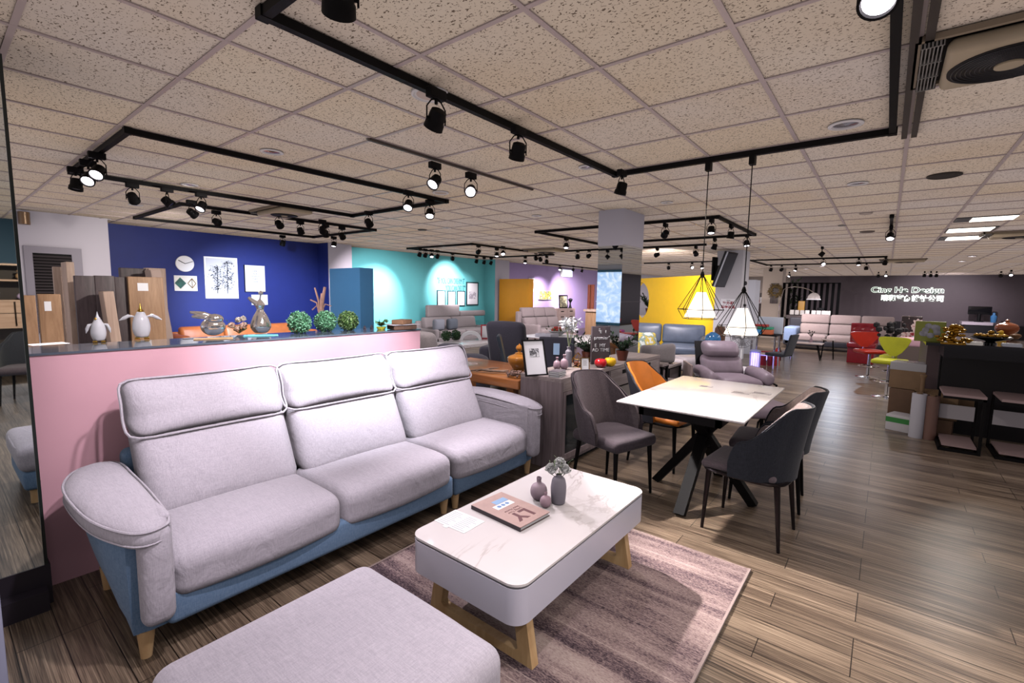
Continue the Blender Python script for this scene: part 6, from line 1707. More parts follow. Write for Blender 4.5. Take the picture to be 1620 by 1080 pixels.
link(rot(MB().lathe([(.028, 0), (.02, .02), (0, .022)], seg=16)), 'hub', M_WPAPER, t).location = (.07, 0, f_.z)
# ---- display desk with leaflets
zt = .76; a = P(1187, 529, Z=zt); b = P(1229, 529, Z=zt); Yd = (a.y + b.y) / 2
a = P(1187, 529, Y=Yd); b = P(1229, 529, Y=Yd)
w = b.x - a.x; t = T('reception_desk', 'black topped desk on chrome legs beside the white pillar', 'desk', ((a.x + b.x) / 2, Yd + .3, 0))
link(MB().box(-w / 2, w / 2, -.3, .3, zt - .03, zt), 'desktop', M_BLK, t, smooth=0)
for sx in (-1, 1):
    for sy in (-1, 1): link(MB().cyl((sx * (w / 2 - .03), sy * .27, zt - .03), (sx * (w / 2 - .03), sy * .27, 0), .02, .02, 10), 'leg', M_STEEL, t)
link(MB().box(-w / 2 + .05, w / 2 - .05, -.2, .28, .3, .32), 'lower_shelf', M_STEEL, t, smooth=0)
dl = [(.15, '#2f6fc0', 'blue leaflet box on the desk'), (.40, '#d8763a', 'orange leaflet box on the desk'), (.28, '#3fa48a', 'green leaflet box on top of the desk boxes')]
cx = (a.x + b.x) / 2
for k, (fx, col, lab) in enumerate([(-.28, '#3a8fc4', 'turquoise blue box at the left end of the desk'), (.12, '#cf6f43', 'orange box on the right part of the desk')]):
    S(MB().soft((0, 0, .05), (w * .36, .25, .10), .008, n=4), 'carton', pbr('carton_' + col[1:], col, .5, var=.2, vs=9), lab, 'box', (cx + w * fx, Yd + .15, zt))
S(MB().soft((0, 0, .03), (w * .55, .24, .05), .006, n=4), 'carton', pbr('green_carton', '#3f9f7a', .5, var=.2, vs=9), 'flat green box lying on the two desk boxes', 'box', (cx + w * .02, Yd + .16, zt + .10))
S(MB().soft((0, 0, .03), (w * .5, .22, .05), .006, n=4), 'carton', pbr('red_carton', '#b23a33', .5, var=.2, vs=9), 'flat red box topmost on the desk stack', 'box', (cx - w * .15, Yd + .17, zt + .15))
S(MB().soft((0, 0, .18), (w * .95, .04, .36), .01, n=4), 'white_board', pbr('bluish_white_board', '#cfd8e6', .4), 'bluish white board standing behind the boxes on the desk', 'board', (cx + w * .1, Yd + .42, zt))
# dark fabric chair back beside desk
p = P(1236, 560, Z=.45)
t = sc_ = T('side_chair', 'charcoal chair seen side on at the right end of the desk', 'chair', (b.x + .14, Yd - .36, 0), R(165))
link(MB().soft((.05, 0, .45), (.45, .45, .07), .03, n=6), 'seat', M_CHAR, t)
def bf(p): p.x -= .28 * (p.z - .45); return p
link(MB().soft((-.18, 0, .68), (.05, .44, .48), .025, n=6, fn=bf), 'backrest', M_CHAR, t)
for x in (-.18, .22):
    for y in (-.19, .19): link(MB().cyl((x, y, .42), (x, y, 0), .014, .012, 8), 'leg', M_STEEL, t)
sc_.scale = (.8, .8, .9)
# purple glowing insect lamp
p = P(1193, 586, Z=0); dF = depth(p) / F; hL = 33 * dF
t = T('insect_lamp', 'violet glowing insect trap lamp on the floor under the desk', 'lamp', (p.x, p.y, 0))
link(MB().lathe([(.11, 0), (.115, .03), (.10, .04)], seg=20), 'base', pbr('grey_blue_plastic', '#8d90b5', .4), t); link(MB().lathe([(.10, hL - .05), (.11, hL - .03), (.09, hL), (0, hL + .02)], seg=20), 'cap', pbr('grey_blue_plastic', '#8d90b5'), t)
link(MB().cyl((0, 0, .04), (0, 0, hL - .05), .075, .075, 16), 'uv_tube', pbr('uv_tube', '#ccccff', .4, emit='#9c8cff', es=2.2), t)
g = MB()
for k in range(14):
    a_ = 2 * pi * k / 14; g.cyl((.1 * cos(a_), .1 * sin(a_), .04), (.1 * cos(a_), .1 * sin(a_), hL - .05), .004, .004, 5)
link(g, 'guard_bars', pbr('violet_grey_bar', '#b9b4dd', .4), t); pointlamp((p.x, p.y - .25, .3), 2.2, (.4, .3, 1), .08)
# fire extinguishers in a red box
p = P(1211, 579, Z=0); t = T('extinguisher_box', 'dark red extinguisher cabinet below the desk', 'cabinet', (p.x, p.y + .2, 0))
dF = depth(p) / F; link(MB().box(-9 * dF, 6 * dF, -.1, .1, 0, .32), 'body', pbr('crimson_metal', '#8d1626', .35), t, smooth=0)
link(MB().box(-.02, .02, -.11, -.1, .12, .2), 'handle', M_STEEL, t, smooth=0)
p = P(1227, 578, Z=0); t = T('fire_extinguisher', 'red fire extinguisher with a white label right of the dark red cabinet', 'fire extinguisher', (p.x, p.y, 0))
link(MB().lathe(prof([(0, 0), (.07, 0), (.075, .02), (.075, .30), (.05, .36), (.02, .38), (.02, .4), (0, .4)])), 'cylinder', pbr('fire_red', '#b81c24', .3), t)
link(MB().cyl((0, 0, .14), (0, 0, .29), .0765, .0765, 20), 'label', M_WPAPER, t); link(MB().tube([(.0, 0, .4), (.06, 0, .42), (.09, 0, .3), (.085, 0, .12)], .01, 6), 'hose', M_BLK, t)

# ================================================================== FAR: slatted screen, wreath pillar, doorway
Yw = 20.0
p0 = P(1223, 480, Y=Yw - .01)
t = T('wall_plaque', 'tall dark plaque on the cream pillar behind a dried wreath', 'plaque', (p0.x + .02, Yw - .01, 1.25)); a = P(1222, 448, Y=Yw); b = P(1232, 480, Y=Yw)
link(MB().box(-(b.x - a.x) / 2, (b.x - a.x) / 2, -.02, 0, b.z - 1.25, a.z - 1.25), 'panel', M_DKW, t, smooth=0)
p = P(1227, 460, Y=Yw - .1); m = MB(); rr = random.Random(17)
for k in range(70):
    a_ = rr.uniform(0, 2 * pi); r_ = .19 + rr.gauss(0, .03); q = Vector((r_ * cos(a_), rr.uniform(-.04, .04), r_ * sin(a_))); d = Vector((rr.gauss(0, 1), rr.gauss(0, .5), rr.gauss(0, 1))).normalized() * .09
    m.tube([q - d, q + d], .01, 4)
m.tube([(r_ * cos(2 * pi * k / 24), 0, r_ * sin(2 * pi * k / 24)) for k in range(24)], .03, 6, True)
S(m, 'dried_wreath', pbr('dried_twigs', '#6f5a34', .8, var=.4, vs=20), 'dried twig wreath hanging on the cream pillar', 'wreath', (p.x, Yw - .1, p.z))
# doorway area left of it
def px_box(u0, u1, v0, v1, Y, th=.1, zb=None):
    a = P(u0, v0, Y=Y); b = P(u1, v1, Y=Y); return a.x, b.x, Y, Y + th, (b.z if zb is None else zb), a.z
x0, x1, y0, y1, z0, z1 = px_box(1196, 1214, 463, 560, 21.5, .1, 0)
t = ST(MB().box(x0, x1, y0, y1, z0, z1), 'door_1', M_DKW); link(MB().box(x1 - .2, x1 - .12, y0 - .05, y0, .95, 1.0), 'door_handle', M_STEEL, t)
x0, x1, y0, y1, z0, z1 = px_box(1196, 1210, 470, 480, 21.4)
t = T('door_notice', 'white framed notice with red writing on the dark door', 'notice', ((x0 + x1) / 2, 21.44, (z0 + z1) / 2)); w = (x1 - x0) / 2; h = (z1 - z0) / 2
link(MB().box(-w, w, 0, .02, -h, h), 'paper', M_WPAPER, t, smooth=0); text('請勿', 'red_lettering', M_BRN, .17, (0, -.004, h * .25), FY, t, .002); text('進入', 'red_lettering', M_REDI, .14, (0, -.004, -h * .5), FY, t, .002)
S(MB().box(-.12, .12, -.3, .3, 0, 2.0), 'tall_shelf', pbr('white_shelf', '#d6d8e2', .5), 'tall white shelf side just right of the white pillar', 'shelf', (P(1188, 500, Y=14.2).x, 14.2, 0), smooth=0)
x0, x1, y0, y1, z0, z1 = px_box(1211, 1217, 462, 560, 21.2, .06, 0)
S(MB().box(-(x1 - x0) / 2, (x1 - x0) / 2, 0, .06, 0, z1), 'door_frame_panel', M_TANW, 'narrow tan upright panel beside the dark door', 'panel', ((x0 + x1) / 2, 21.2, 0), smooth=0)
# slatted screen with shelf
Ys = 19.6; xa = P(1241, 450, Y=Ys).x; xb = P(1328, 450, Y=Ys).x; zt = P(1280, 447, Y=Ys).z; zb_ = .3
t = T('slatted_screen', 'dark vertical slat screen with a shelf behind the far beige sofa', 'screen', ((xa + xb) / 2, Ys, 0)); w = (xb - xa) / 2
link(MB().box(-w, w, -.03, .03, zt - .04, zt).box(-w, w, -.03, .03, zb_ - .04, zb_), 'rail', M_BLK, t, smooth=0)
nS = 11
for k in range(nS): x = -w + 2 * w * k / (nS - 1); link(MB().box(x - .04, x + .04, -.05, .05, zb_ if 0 < k < nS - 1 else 0, zt), 'slat', pbr('matt_black_slat', '#040405', .9, spec=.1), t, smooth=0)
zsh = P(1280, 499, Y=Ys - .3).z; xs = P(1245, 499, Y=Ys - .3).x; xe = P(1312, 499, Y=Ys - .3).x
S(MB().box(0, xe - xs, -.2, .2, -.12, 0), 'display_shelf', M_DKW, 'dark shelf board in front of the slatted screen', 'shelf', (xs, Ys - .3, zsh), smooth=0)
for x in (xs + .1, xe - .1): link(MB().box(x - xs - .03, x - xs + .03, -.15, .15, -zsh, -.12), 'shelf_support', M_DKW, bpy.data.objects['display_shelf'], smooth=0)
pos_w = ['first', 'second', 'third', 'fourth', 'fifth', 'sixth', 'seventh', 'eighth']
for k, u in enumerate((1253, 1261, 1269, 1277, 1287, 1295, 1303, 1310)):
    p = P(u, 496, Y=Ys - .42); S(MB().soft((0, 0, .1), (.13, .12, .17), .02, n=4), 'display_card', pbr('shelf_white', '#d6d0cc', .4), pos_w[k] + ' pale box from the wreath side along the shelf behind the beige sofa', 'box', (p.x, Ys - .42, zsh), group='pale boxes on the far shelf')
for (u, hh_, mt, lab) in ((1267, .5, pbr('amber_lantern', '#b98a3a', .4), 'small amber lantern on the far shelf'), (1278, .2, M_BLK, 'dark framed block on the far shelf, middle'), (1298, .28, M_BLK, 'dark box at the right end of the far shelf')):
    p = P(u, 494, Y=Ys - .2); S(MB().soft((0, 0, hh_ / 2), (.2, .1, hh_), .02, n=4), 'shelf_ornament', mt, lab, 'ornament', (p.x, Ys - .2, zsh))
p = P(1251, 520, Y=20.0); t = T('potted_plant', 'tall leafy green plant between the wreath pillar and the slatted screen', 'plant', (p.x, 20.1, 0))
link(MB().lathe([(.12, 0), (.16, .35), (.14, .35), (0, .3)], seg=18), 'pot', M_DKW, t)
g = MB(); rr = random.Random(41)
for k in range(60):
    a_ = rr.uniform(0, 2 * pi); z = rr.uniform(.5, 2.0); tip = Vector((cos(a_) * .2, sin(a_) * .2, z + .2)); sprig(g, (0, 0, z - .1), tip, 4, .16, rr, .4)
g.cyl((0, 0, .3), (0, 0, 1.9), .015, .01, 6); o = link(g, 'foliage', pbr('deep_green', '#25401f', .5, var=.4, vs=8), t, smooth=0); o['kind'] = 'stuff'
# arc lamp
Ya = 18.6; pts = [P(u, v, Y=Ya) for (u, v) in ((1240, 458), (1246, 455), (1257, 453.5), (1268, 454.5), (1280, 458), (1288, 463))]
b0 = Vector((pts[0].x - .1, Ya, 0)); t = T('arc_lamp', 'arched steel floor lamp with a pale dome over the far beige sofa', 'floor lamp', tuple(b0))
link(MB().tube([b0 + Vector((0, 0, .03)), b0 + Vector((0, 0, 1.2)), pts[0]] + pts[1:], .012, 6), 'arched_pole', M_STEEL, t, True)
link(MB().lathe([(.18, 0), (.18, .03), (0, .04)], seg=20), 'base', M_STEEL, t)
q = pts[-1] - b0; s_ = depth(pts[-1]) / F
link(MB().lathe([(2 * s_, 0), (5 * s_, -1.5 * s_), (8 * s_, -5 * s_), (9 * s_, -10 * s_), (8.4 * s_, -10 * s_), (7 * s_, -5 * s_), (4 * s_, -2 * s_), (0, -1 * s_)], tuple(q), 20), 'dome_shade', pbr('pale_dome', '#cfc6c2', .35, metal=.2), t)
link(MB().lathe([(9.4 * s_, -9.6 * s_), (10 * s_, -11 * s_), (8.6 * s_, -11 * s_)], tuple(q), 20), 'shade_rim', M_WPAPER, t)
# beige sofa
a = P(1268, 555, Z=0); Yb = 16.6
xl = P(1241, 520, Y=Yb).x; xr = P(1440, 525, Y=Yb).x
M_BEI2 = fabric('far_beige_fabric', '#b3a09c', '#94837f'); M_LBLU = fabric('ice_blue_fabric', '#93a6c8', '#7788aa')
t = sofa_gen('sofa', 'long beige sofa with ice blue left arm far down the aisle', ((xl + xr) / 2, Yb + .35, 0), R(-90), xr - xl, 1.0, 3, .44, 1.02, M_BEI2, head=True, armh=.66, base=pbr('dark_sofa_base', '#2a2a33', .6), armw=.34)
ar = [c for c in t.children if c.name.startswith('armrest')]
ar[0].data.materials[0] = M_LBLU
# nested wire tables with a bud vase
for (u0, u1, v, yy, lab, z) in ((1250, 1303, 540, 14.6, 'left and lower wire legged table before the far beige sofa', .42), (1300, 1322, 536, 14.2, 'right and taller wire legged table before the far beige sofa', .5)):
    a = P(u0, v, Z=z); yv = a.y; a = P(u0, v, Y=yv); b = P(u1, v, Y=yv); w = (b.x - a.x) / 2
    t = T('nesting_table', lab, 'coffee table', ((a.x + b.x) / 2, yv, 0)); link(MB().soft((0, 0, z - .012), (2 * w, 1.3 * w, .025), .01, n=4), 'tabletop', pbr('pale_pinkish_top', '#bda79d', .4), t)
    for sx in (-1, 1):
        link(MB().tube([(sx * w * .9, -.3 * w, 0), (sx * w * .65, -.3 * w, z - .03), (sx * w * .65, .3 * w, z - .03), (sx * w * .9, .3 * w, 0)], .012, 6), 'wire_leg', M_BLK, t)
p = P(1283, 541, Z=.42); t = T('bud_vase', 'pink bud vase with dark buds on the left wire legged table', 'vase', (p.x, p.y, .42)); s_ = depth(p) / F
link(MB().lathe([(2 * s_, 0), (2.4 * s_, 3 * s_), (.8 * s_, 6 * s_), (.8 * s_, 9 * s_)], seg=12), 'vase_body', M_PINKC, t)
m = MB(); rr = random.Random(3)
for k in range(7): q = Vector((rr.uniform(-5, 5) * s_, rr.uniform(-3, 3) * s_, (12 + rr.uniform(0, 7)) * s_)); m.tube([(0, 0, 8 * s_), q], .006, 4); m.ball(q, 1.1 * s_, 6)
link(m, 'buds', pbr('dark_bud', '#4a4440', .7, var=.5, vs=30), t)
# red tufted chair
p = P(1361, 575, Z=0); s_ = depth(p) / F
t = T('tufted_chair', 'red tufted low chair at the edge of the far aisle', 'chair', (p.x, p.y + .3, 0), R(-94))
M_REDL = leather('glossy_red_leather', '#8f1a26', .25); wR = 37 * s_
link(MB().soft((0, 0, .19), (.55, wR * .93, .38), .01, n=4), 'box_base', M_REDL, t)
link(MB().soft((.05, 0, .43), (.62, wR, .12), .04, (0, 0, .1), 8), 'seat_cushion', M_REDL, t)
def bf(p):
    for (y, z) in [(a_, b_) for a_ in (-.22, 0, .22) for b_ in (.56, .70, .84)]:
        d = ((p.y - y * wR / .7) ** 2 + (p.z - z) ** 2) ** .5
        if p.x > -.2: p.x -= .035 * math.exp(-(d / .05) ** 2)
    return p
link(MB().soft((-.22, 0, .70), (.13, wR, .5), .03, (.1, 0, 0), 22, bf), 'tufted_backrest', M_REDL, t)
# bar stools
def barstool(label, u, v, us, vs_, col, backw, az, D=None):
    p = P(u, v, Z=0); s_ = depth(p) / F
    t = T('bar_stool', label, 'bar stool', (p.x, p.y, 0), az, 'bar stools by the counter')
    mt = leather('stool_' + col[1:], col, .35); hs = (v - vs_) * s_
    link(MB().lathe([(.20, 0), (.20, .012), (.05, .03), (.03, .05)], seg=24), 'base', M_STEEL, t); link(MB().cyl((0, 0, .04), (0, 0, hs - .06), .03, .022, 12), 'gas_column', M_STEEL, t)
    link(MB().tube([(.17 * cos(2 * pi * k / 20), .17 * sin(2 * pi * k / 20), hs * .42) for k in range(20)], .01, 6, True), 'foot_ring', M_STEEL, t)
    link(MB().soft((0, 0, hs - .03), (.40, .42, .07), .03, (0, 0, .2), 6), 'seat', mt, t)
    m = MB(); out = [(backw * a_, .3 * b_) for a_, b_ in ((-.1, 0), (-.26, .2), (-.42, .55), (-.51, .85), (-.47, .97), (-.35, 1), (.35, 1), (.47, .97), (.51, .85), (.42, .55), (.26, .2), (.1, 0))]
    m.prism([(y, hs + .04 + z) for y, z in out], -.23, -.19, 'YZ'); link(m, 'backrest', mt, t)
    link(MB().tube([(-.12, 0, hs - .05), (-.23, 0, hs - .03), (-.22, 0, hs + .1)], .014, 6), 'back_bracket', M_STEEL, t)
    return t
barstool('bar stool with a bright yellow shield shaped back near the cartons', 1402, 629, 1402, 568, '#b3b41c', .40, R(-100))
barstool('bright red bar stool behind the yellow one', 1372, 597, 1376, 553, '#b02a1a', .52, R(-60))
barstool('red bar stool mostly hidden, between the yellow stool and the counter', 1440, 600, 1440, 555, '#c92d1c', .4, R(-120))
barstool('second yellow seated bar stool base just behind the front one', 1412, 606, 1412, 562, '#b9bd20', .3, R(80))

# ================================================================== RIGHT: counter, cartons, side tables
ctop = 1.1
t = T('counter', 'long near black service counter loaded with ornaments on the right', 'counter', (2.6, 7.35, 0))
M_CNT = pbr('blue_black_laminate', '#0d0e16', .45); M_CNTT = pbr('polished_black_top', '#0e0e13', .1)
link(MB().box(.56, 5.0, 7.42, 7.75, 0, ctop - .16), 'counter_front', M_CNT, t, True, smooth=0)
link(MB().box(.36, 5.05, 6.62, 7.75, ctop - .03, ctop), 'counter_top', M_CNTT, t, True, smooth=0)
link(MB().box(.52, 5.05, 6.80, 7.7, ctop - .16, ctop - .03), 'under_band', M_CNTT, t, True, smooth=0)
link(MB().box(.42, .54, 7.42, 8.9, 0, ctop - .05), 'end_panel', pbr('brown_panel', '#4a3a3c', .5), t, True, smooth=0)
link(MB().box(.36, 1.2, 7.75, 9.0, ctop - .03, ctop - .0), 'end_top', M_CNTT, t, True, smooth=0)
M_CARD = pbr('cardboard', '#735a40', .8, var=.08, vs=12); M_CARDD = pbr('dark_cardboard', '#5e4634', .8, var=.1, vs=12)
def carton(u, v, zb_, w, d, h, rz, mt, label, nm='cardboard_box', flaps=False, **k):
    p = P(u, v, Z=zb_); t = T(nm, label, 'box', (p.x, p.y, zb_), rz)
    if flaps:
        m = MB(); e = .006; m.box(-w / 2, w / 2, -d / 2, -d / 2 + e, 0, h).box(-w / 2, w / 2, d / 2 - e, d / 2, 0, h).box(-w / 2, -w / 2 + e, -d / 2, d / 2, 0, h).box(w / 2 - e, w / 2, -d / 2, d / 2, 0, h).box(-w / 2, w / 2, -d / 2, d / 2, 0, e)
        link(m, 'box_body', mt, t, smooth=0)
        f_ = MB(); f_.add([(-w / 2, d / 2, h), (w / 2, d / 2, h), (w / 2, d / 2 + .1, h + .03), (-w / 2, d / 2 + .1, h + .03)], [(0, 1, 2, 3)]); link(f_, 'open_flap', mt, t, smooth=0)
    else: link(MB().soft((0, 0, h / 2), (w, d, h), .006, n=4), 'box_body', mt, t)
    return t
c1 = carton(1426, 680, 0, .25, .24, .19, R(-18), pbr('white_card', '#b7b2b4', .6), 'white and green cardboard box on the floor, lowest of the pile')
link(MB().box(-.126, .126, -.1215, -.1205, .10, .16), 'green_stripe', pbr('green_print', '#2f7a36', .6), c1, smooth=0); link(MB().box(-.1265, -.1255, -.08, .02, .03, .18), 'green_stripe', pbr('green_print', '#2f7a36', .6), c1, smooth=0)
p = P(1426, 680, Z=0)
c2 = carton(0, 0, 1, .40, .26, .25, R(-8), M_CARD, 'open brown carton in the middle of the pile', flaps=True); c2.location = (p.x + .27, p.y + .02, .215)
S(MB().soft((0, 0, .105), (.3, .26, .21), .006, n=4), 'storage_crate', M_CARDD, 'dark brown box on the floor under the open carton', 'box', (p.x + .29, p.y + .02, 0), R(-8))
S(MB().soft((0, 0, .225), (.24, .30, .45), .01, n=4), 'storage_crate', M_CARDD, 'tall dark brown box behind the white and green one', 'box', (p.x + .0, p.y + .42, 0), R(-10))
c3 = carton(0, 0, 1, .34, .30, .32, R(-12), M_CARD, 'tan carton wrapped in clear film on top of the pile'); c3.location = (p.x + .04, p.y + .42, .455)
wr = MB().soft((0, 0, .275), (.346, .306, .10), .01, n=6); link(wr, 'plastic_film', pbr('crumpled_film', '#c9ccd2', .12, bump=1, bs=30, alpha=.45), c3)
for (u, v, r_, h, mt, lab) in ((1448, 693, .066, .50, pbr('white_wrap_roll', '#a9a6ac', .25, bump=.5, bs=20), 'white roll of plastic film standing before the counter'), (1468.5, 696, .062, .49, pbr('brown_wrap_roll', '#6d5148', .25, bump=.5, bs=20), 'brown roll of plastic film beside the white one')):
    p = P(u, v - 2, Z=0); t = T('film_roll', lab, 'roll', (p.x, p.y, 0)); link(MB().lathe([(r_ * .4, 0), (r_, 0), (r_, h), (r_ * .45, h), (r_ * .4, h - .02)], seg=24), 'roll', mt, t); link(MB().lathe([(r_ * .42, h - .03), (r_ * .42, h + .012), (r_ * .34, h + .012), (r_ * .34, h - .03)], seg=16), 'core_tube', M_CARD, t)
p = P(1459, 615, Z=.5); S(MB().lathe([(.02, 0), (.02, .12), (.035, .16), (.03, .17), (0, .17)], (0, 0, .0), 12).cyl((0, 0, -.5), (0, 0, 0), .02, .02, 8), 'paper_tube', M_CARD, 'thin cardboard tube poking up behind the open carton', 'tube', (p.x, p.y, .5))
# C shaped side tables
def ctable(label, x0, x1, y0, y1, z):
    t = T('side_table', label, 'side table', ((x0 + x1) / 2, (y0 + y1) / 2, 0), 0, 'side tables before the counter'); w, d = (x1 - x0) / 2, (y1 - y0) / 2
    M_TT = pbr('pinkish_grey_laminate', '#8d7775', .45)
    link(MB().box(-w, w, -d, d, z - .025, z), 'tabletop', M_TT, t, smooth=0)
    link(MB().box(-w + .03, w - .03, -d + .03, d - .03, .05, .07), 'bottom_shelf', M_TT, t, smooth=0)
    link(MB().box(-w + .02, w - .02, d - .06, d - .04, z * .42, z * .68), 'middle_panel', pbr('pale_grey_panel', '#9a9497', .6), t, smooth=0)
    m = MB()
    for sy in (-1, 1):
        y = sy * (d - .015)
        m.box(-w, w, y - .012, y + .012, z - .05, z - .025).box(-w, w, y - .012, y + .012, .0, .03).box(w - .025, w, y - .012, y + .012, .0, z - .03)
    for sx in (-1, 1): m.box(sx * (w - .012) - .012, sx * (w - .012) + .012, -d, d, .0, .03)
    m.box(-w, -w + .02, d - .04, d, 0, z)
    link(m, 'metal_frame', M_BLK, t, smooth=0)
a = P(1481, 608, Z=.52)
ctable('left one of two low side tables in front of the counter', .53, .85, 6.48, 7.02, .60)
ctable('right low side table in front of the counter, cut by the picture edge', .95, 1.40, 6.48, 7.02, .60)
S(MB().soft((0, 0, .13), (.3, .03, .18), .004, n=4), 'cardboard_sheet', M_CARD, 'cardboard piece leaning behind the left side table', 'cardboard', (.72, 7.3, .22))
# ---- on the counter
def onc(u, v): return P(u, v, Z=ctop)
p = onc(1471, 541); t = T('gift_box', 'yellow green gift box with grey ball pattern at the counter end', 'box', (p.x, p.y + .12, ctop), R(-8)); s_ = depth(p) / F
link(MB().soft((0, 0, 16 * s_), (36 * s_, .12, 32 * s_), .004, n=4), 'box_body', pbr('lime_card', '#6c7222', .6), t)
m = MB(); rr = random.Random(20)
for k in range(9): m.ball((rr.uniform(-10, 10) * s_, -.062, (16 + rr.uniform(-9, 9)) * s_), (4.5 * s_, .004, 4.5 * s_), 10)
link(m, 'printed_balls', pbr('grey_print', '#77767c', .6, var=.4, vs=20), t)
p = onc(1508, 545); s_ = depth(p) / F; rr = random.Random(22)
m = MB()
for k in range(120):
    th = rr.uniform(0, 2 * pi); rad = min(20, abs(rr.gauss(0, 11))) * s_; z = (3 + rr.uniform(0, 28) * max(.15, 1 - (rad / (24 * s_)) ** 2)) * s_
    m.ball((rad * cos(th), rad * sin(th) * .5, z), (rr.uniform(2, 4.5) * s_, 2.6 * s_, rr.uniform(1.4, 2.8) * s_), 8)
m.soft((0, 0, 1.2 * s_), (30 * s_, 14 * s_, 3 * s_), .006, n=4)
S(m, 'gold_sculpture', pbr('antique_gold', '#a88436', .22, metal=1), 'heaped antique gold sculpture of coins and leaves on the counter', 'sculpture', (p.x, p.y + .05, ctop))
p = onc(1566, 544); s_ = depth(p) / F
t = T('serving_plate', 'black footed tray holding gold balls on the counter', 'tray', (p.x, p.y, ctop)); link(MB().lathe([(a_ * s_, b_ * s_) for a_, b_ in ((8, 0), (8, 2), (5, 4), (20, 8), (25, 11), (24, 12), (18, 9.5), (0, 8.5))], seg=28), 'tray', M_BLKGL, t)
M_AG = pbr('antique_gold', '#a88436')
ords = ['first', 'second', 'third', 'fourth', 'fifth', 'sixth', 'seventh', 'eighth', 'ninth']
for k, (dx, dy, dz) in enumerate([(-16, 0, 12), (-8, -4, 11.5), (0, -5, 11.5), (8, -4, 11.5), (16, 0, 12), (-11, 5, 12), (-3, 3, 12), (6, 4, 12), (0, 0, 17.5)]):
    S(MB().ball((0, 0, 0), (4.2 * s_, 4.2 * s_, 3.2 * s_), 14), 'gold_ball', M_AG, ords[k] + ' gold ball heaped on the black footed tray, counted along the counter', 'ornament', (p.x + dx * s_, p.y + dy * s_, ctop + (dz + 1) * s_), group='gold balls on the black tray')
p = onc(1601, 545); s_ = depth(p) / F
for (du, w_, h_, mt, lab, nm) in ((-10, 19, 30, pbr('burnt_orange_glaze', '#8a4724', .2, coat=.4), 'big burnt orange lidded jar at the right counter end', 'lidded_jar'), (-17, 7, 14, pbr('bright_yellow_glaze', '#d9a82a', .25), 'small yellow duck shaped ornament before the orange jar', 'duck_ornament'), (5, 9, 10, pbr('dark_brown_glaze', '#6b4a2c', .3), 'small brown round jar beside the yellow ornament', 'small_jar')):
    q = P(1601 + du, 536 if w_ < 19 else 534, Z=ctop)
    if nm == 'duck_ornament':
        m = MB().ball((0, 0, 5 * s_), (7 * s_, 5 * s_, 5 * s_), 16); m.ball((-1 * s_, 0, 12 * s_), 3.6 * s_, 12); m.cyl((-4 * s_, 0, 12 * s_), (-7 * s_, 0, 11.5 * s_), 1.5 * s_, .4 * s_, 8)
    else: m = MB().lathe([(a_ * w_ / 23 * s_, b_ * h_ / 26 * s_) for a_, b_ in prof([(0, 0), (10, 0), (14, 6), (20, 14), (17, 21), (8, 24), (3, 26), (4, 28), (0, 30)])], seg=28)
    S(m, nm, mt, lab, 'jar' if 'jar' in nm else 'ornament', (q.x, q.y, ctop))
for k, (u, v, mt, lab) in enumerate([(1539, 546, pbr('white_tape', '#b9b6ae', .5), 'pale flat tape roll between the gold sculpture and the tray'), (1600, 549, pbr('grey_remote', '#8f9299', .4), 'grey flat box at the front right of the counter')]):
    p = onc(u, v); S(MB().soft((0, 0, .02), (.14, .08, .035), .01, n=4), 'small_case', mt, lab, 'box', (p.x, p.y, ctop))
# cluttered desk behind the stools
Yk = 11.0; zk = .78; a = P(1425, 530, Y=Yk); b = P(1520, 530, Y=Yk)
t = T('work_desk', 'cluttered desk behind the bar stools and the counter', 'desk', ((a.x + b.x) / 2, Yk, 0)); w = b.x - a.x
link(MB().box(-w / 2, w / 2, -.4, .4, zk - .04, zk), 'desktop', pbr('light_wood_desk', '#a88468', .5), t, smooth=0)
for sx in (-1, 1): link(MB().box(sx * (w / 2 - .04) - .02, sx * (w / 2 - .04) + .02, -.38, .38, 0, zk - .04), 'leg', M_BLK, t, smooth=0)
sk = depth(P(1470, 520, Y=Yk)) / F
def ond(u, w_, h_, mt, lab, nm='office_item', dy=0, z=zk, cat='box', shape='box', d=.12):
    p = P(u, 520, Y=Yk + dy)
    if shape == 'box': m = MB().soft((0, 0, h_ * sk / 2), (w_ * sk, d, h_ * sk), .012, n=4)
    else: m = MB().lathe([(a_ * w_ * sk / 2, b_ * h_ * sk) for a_, b_ in ((.7, 0), (1, .2), (1, .7), (.4, .85), (.35, 1), (0, 1))], seg=16)
    return S(m, nm, mt, lab, cat, (p.x, Yk + dy, z))
ond(1441, 26, 42, photo_mat('collage_box', ['#8d2f35', '#c9b0ac', '#2b2224', '#3b2a2c', '#a8605e'], 6, 5), 'dark box with pink and red pictures on the cluttered desk', 'picture_box', .2)
ond(1452, 8, 22, pbr('pink_toy', '#d79aa0', .6), 'pink round topped bottle before the picture box', 'bottle', -.1, cat='bottle', shape='l')
ond(1446, 8, 12, pbr('grey_white_bottle', '#b9bcc6', .4), 'pale bottle left of the pink one on the cluttered desk', 'bottle', -.2, cat='bottle', shape='l')
ond(1466, 13, 18, pbr('dark_phone', '#2a2a30', .4), 'dark desk telephone block beside the picture box', 'telephone', .1, cat='telephone')
t_ = ond(1493, 18, 14, pbr('lime_green_box', '#9cc83c', .5), 'lime green tissue box with white tissues on the desk', 'tissue_box', .0)
link(MB().soft((0, 0, 17 * sk), (14 * sk, .1, 9 * sk), .04, (0, .3, .3), 6), 'tissues', M_WPAPER, t_)
ond(1508, 10, 6, pbr('teal_box', '#26566b', .5), 'flat teal box right of the tissue box', 'small_case', .0)
ond(1478, 12, 12, pbr('white_case', '#c9c9cf', .5), 'white case left of the tissue box', 'small_case', -.05)
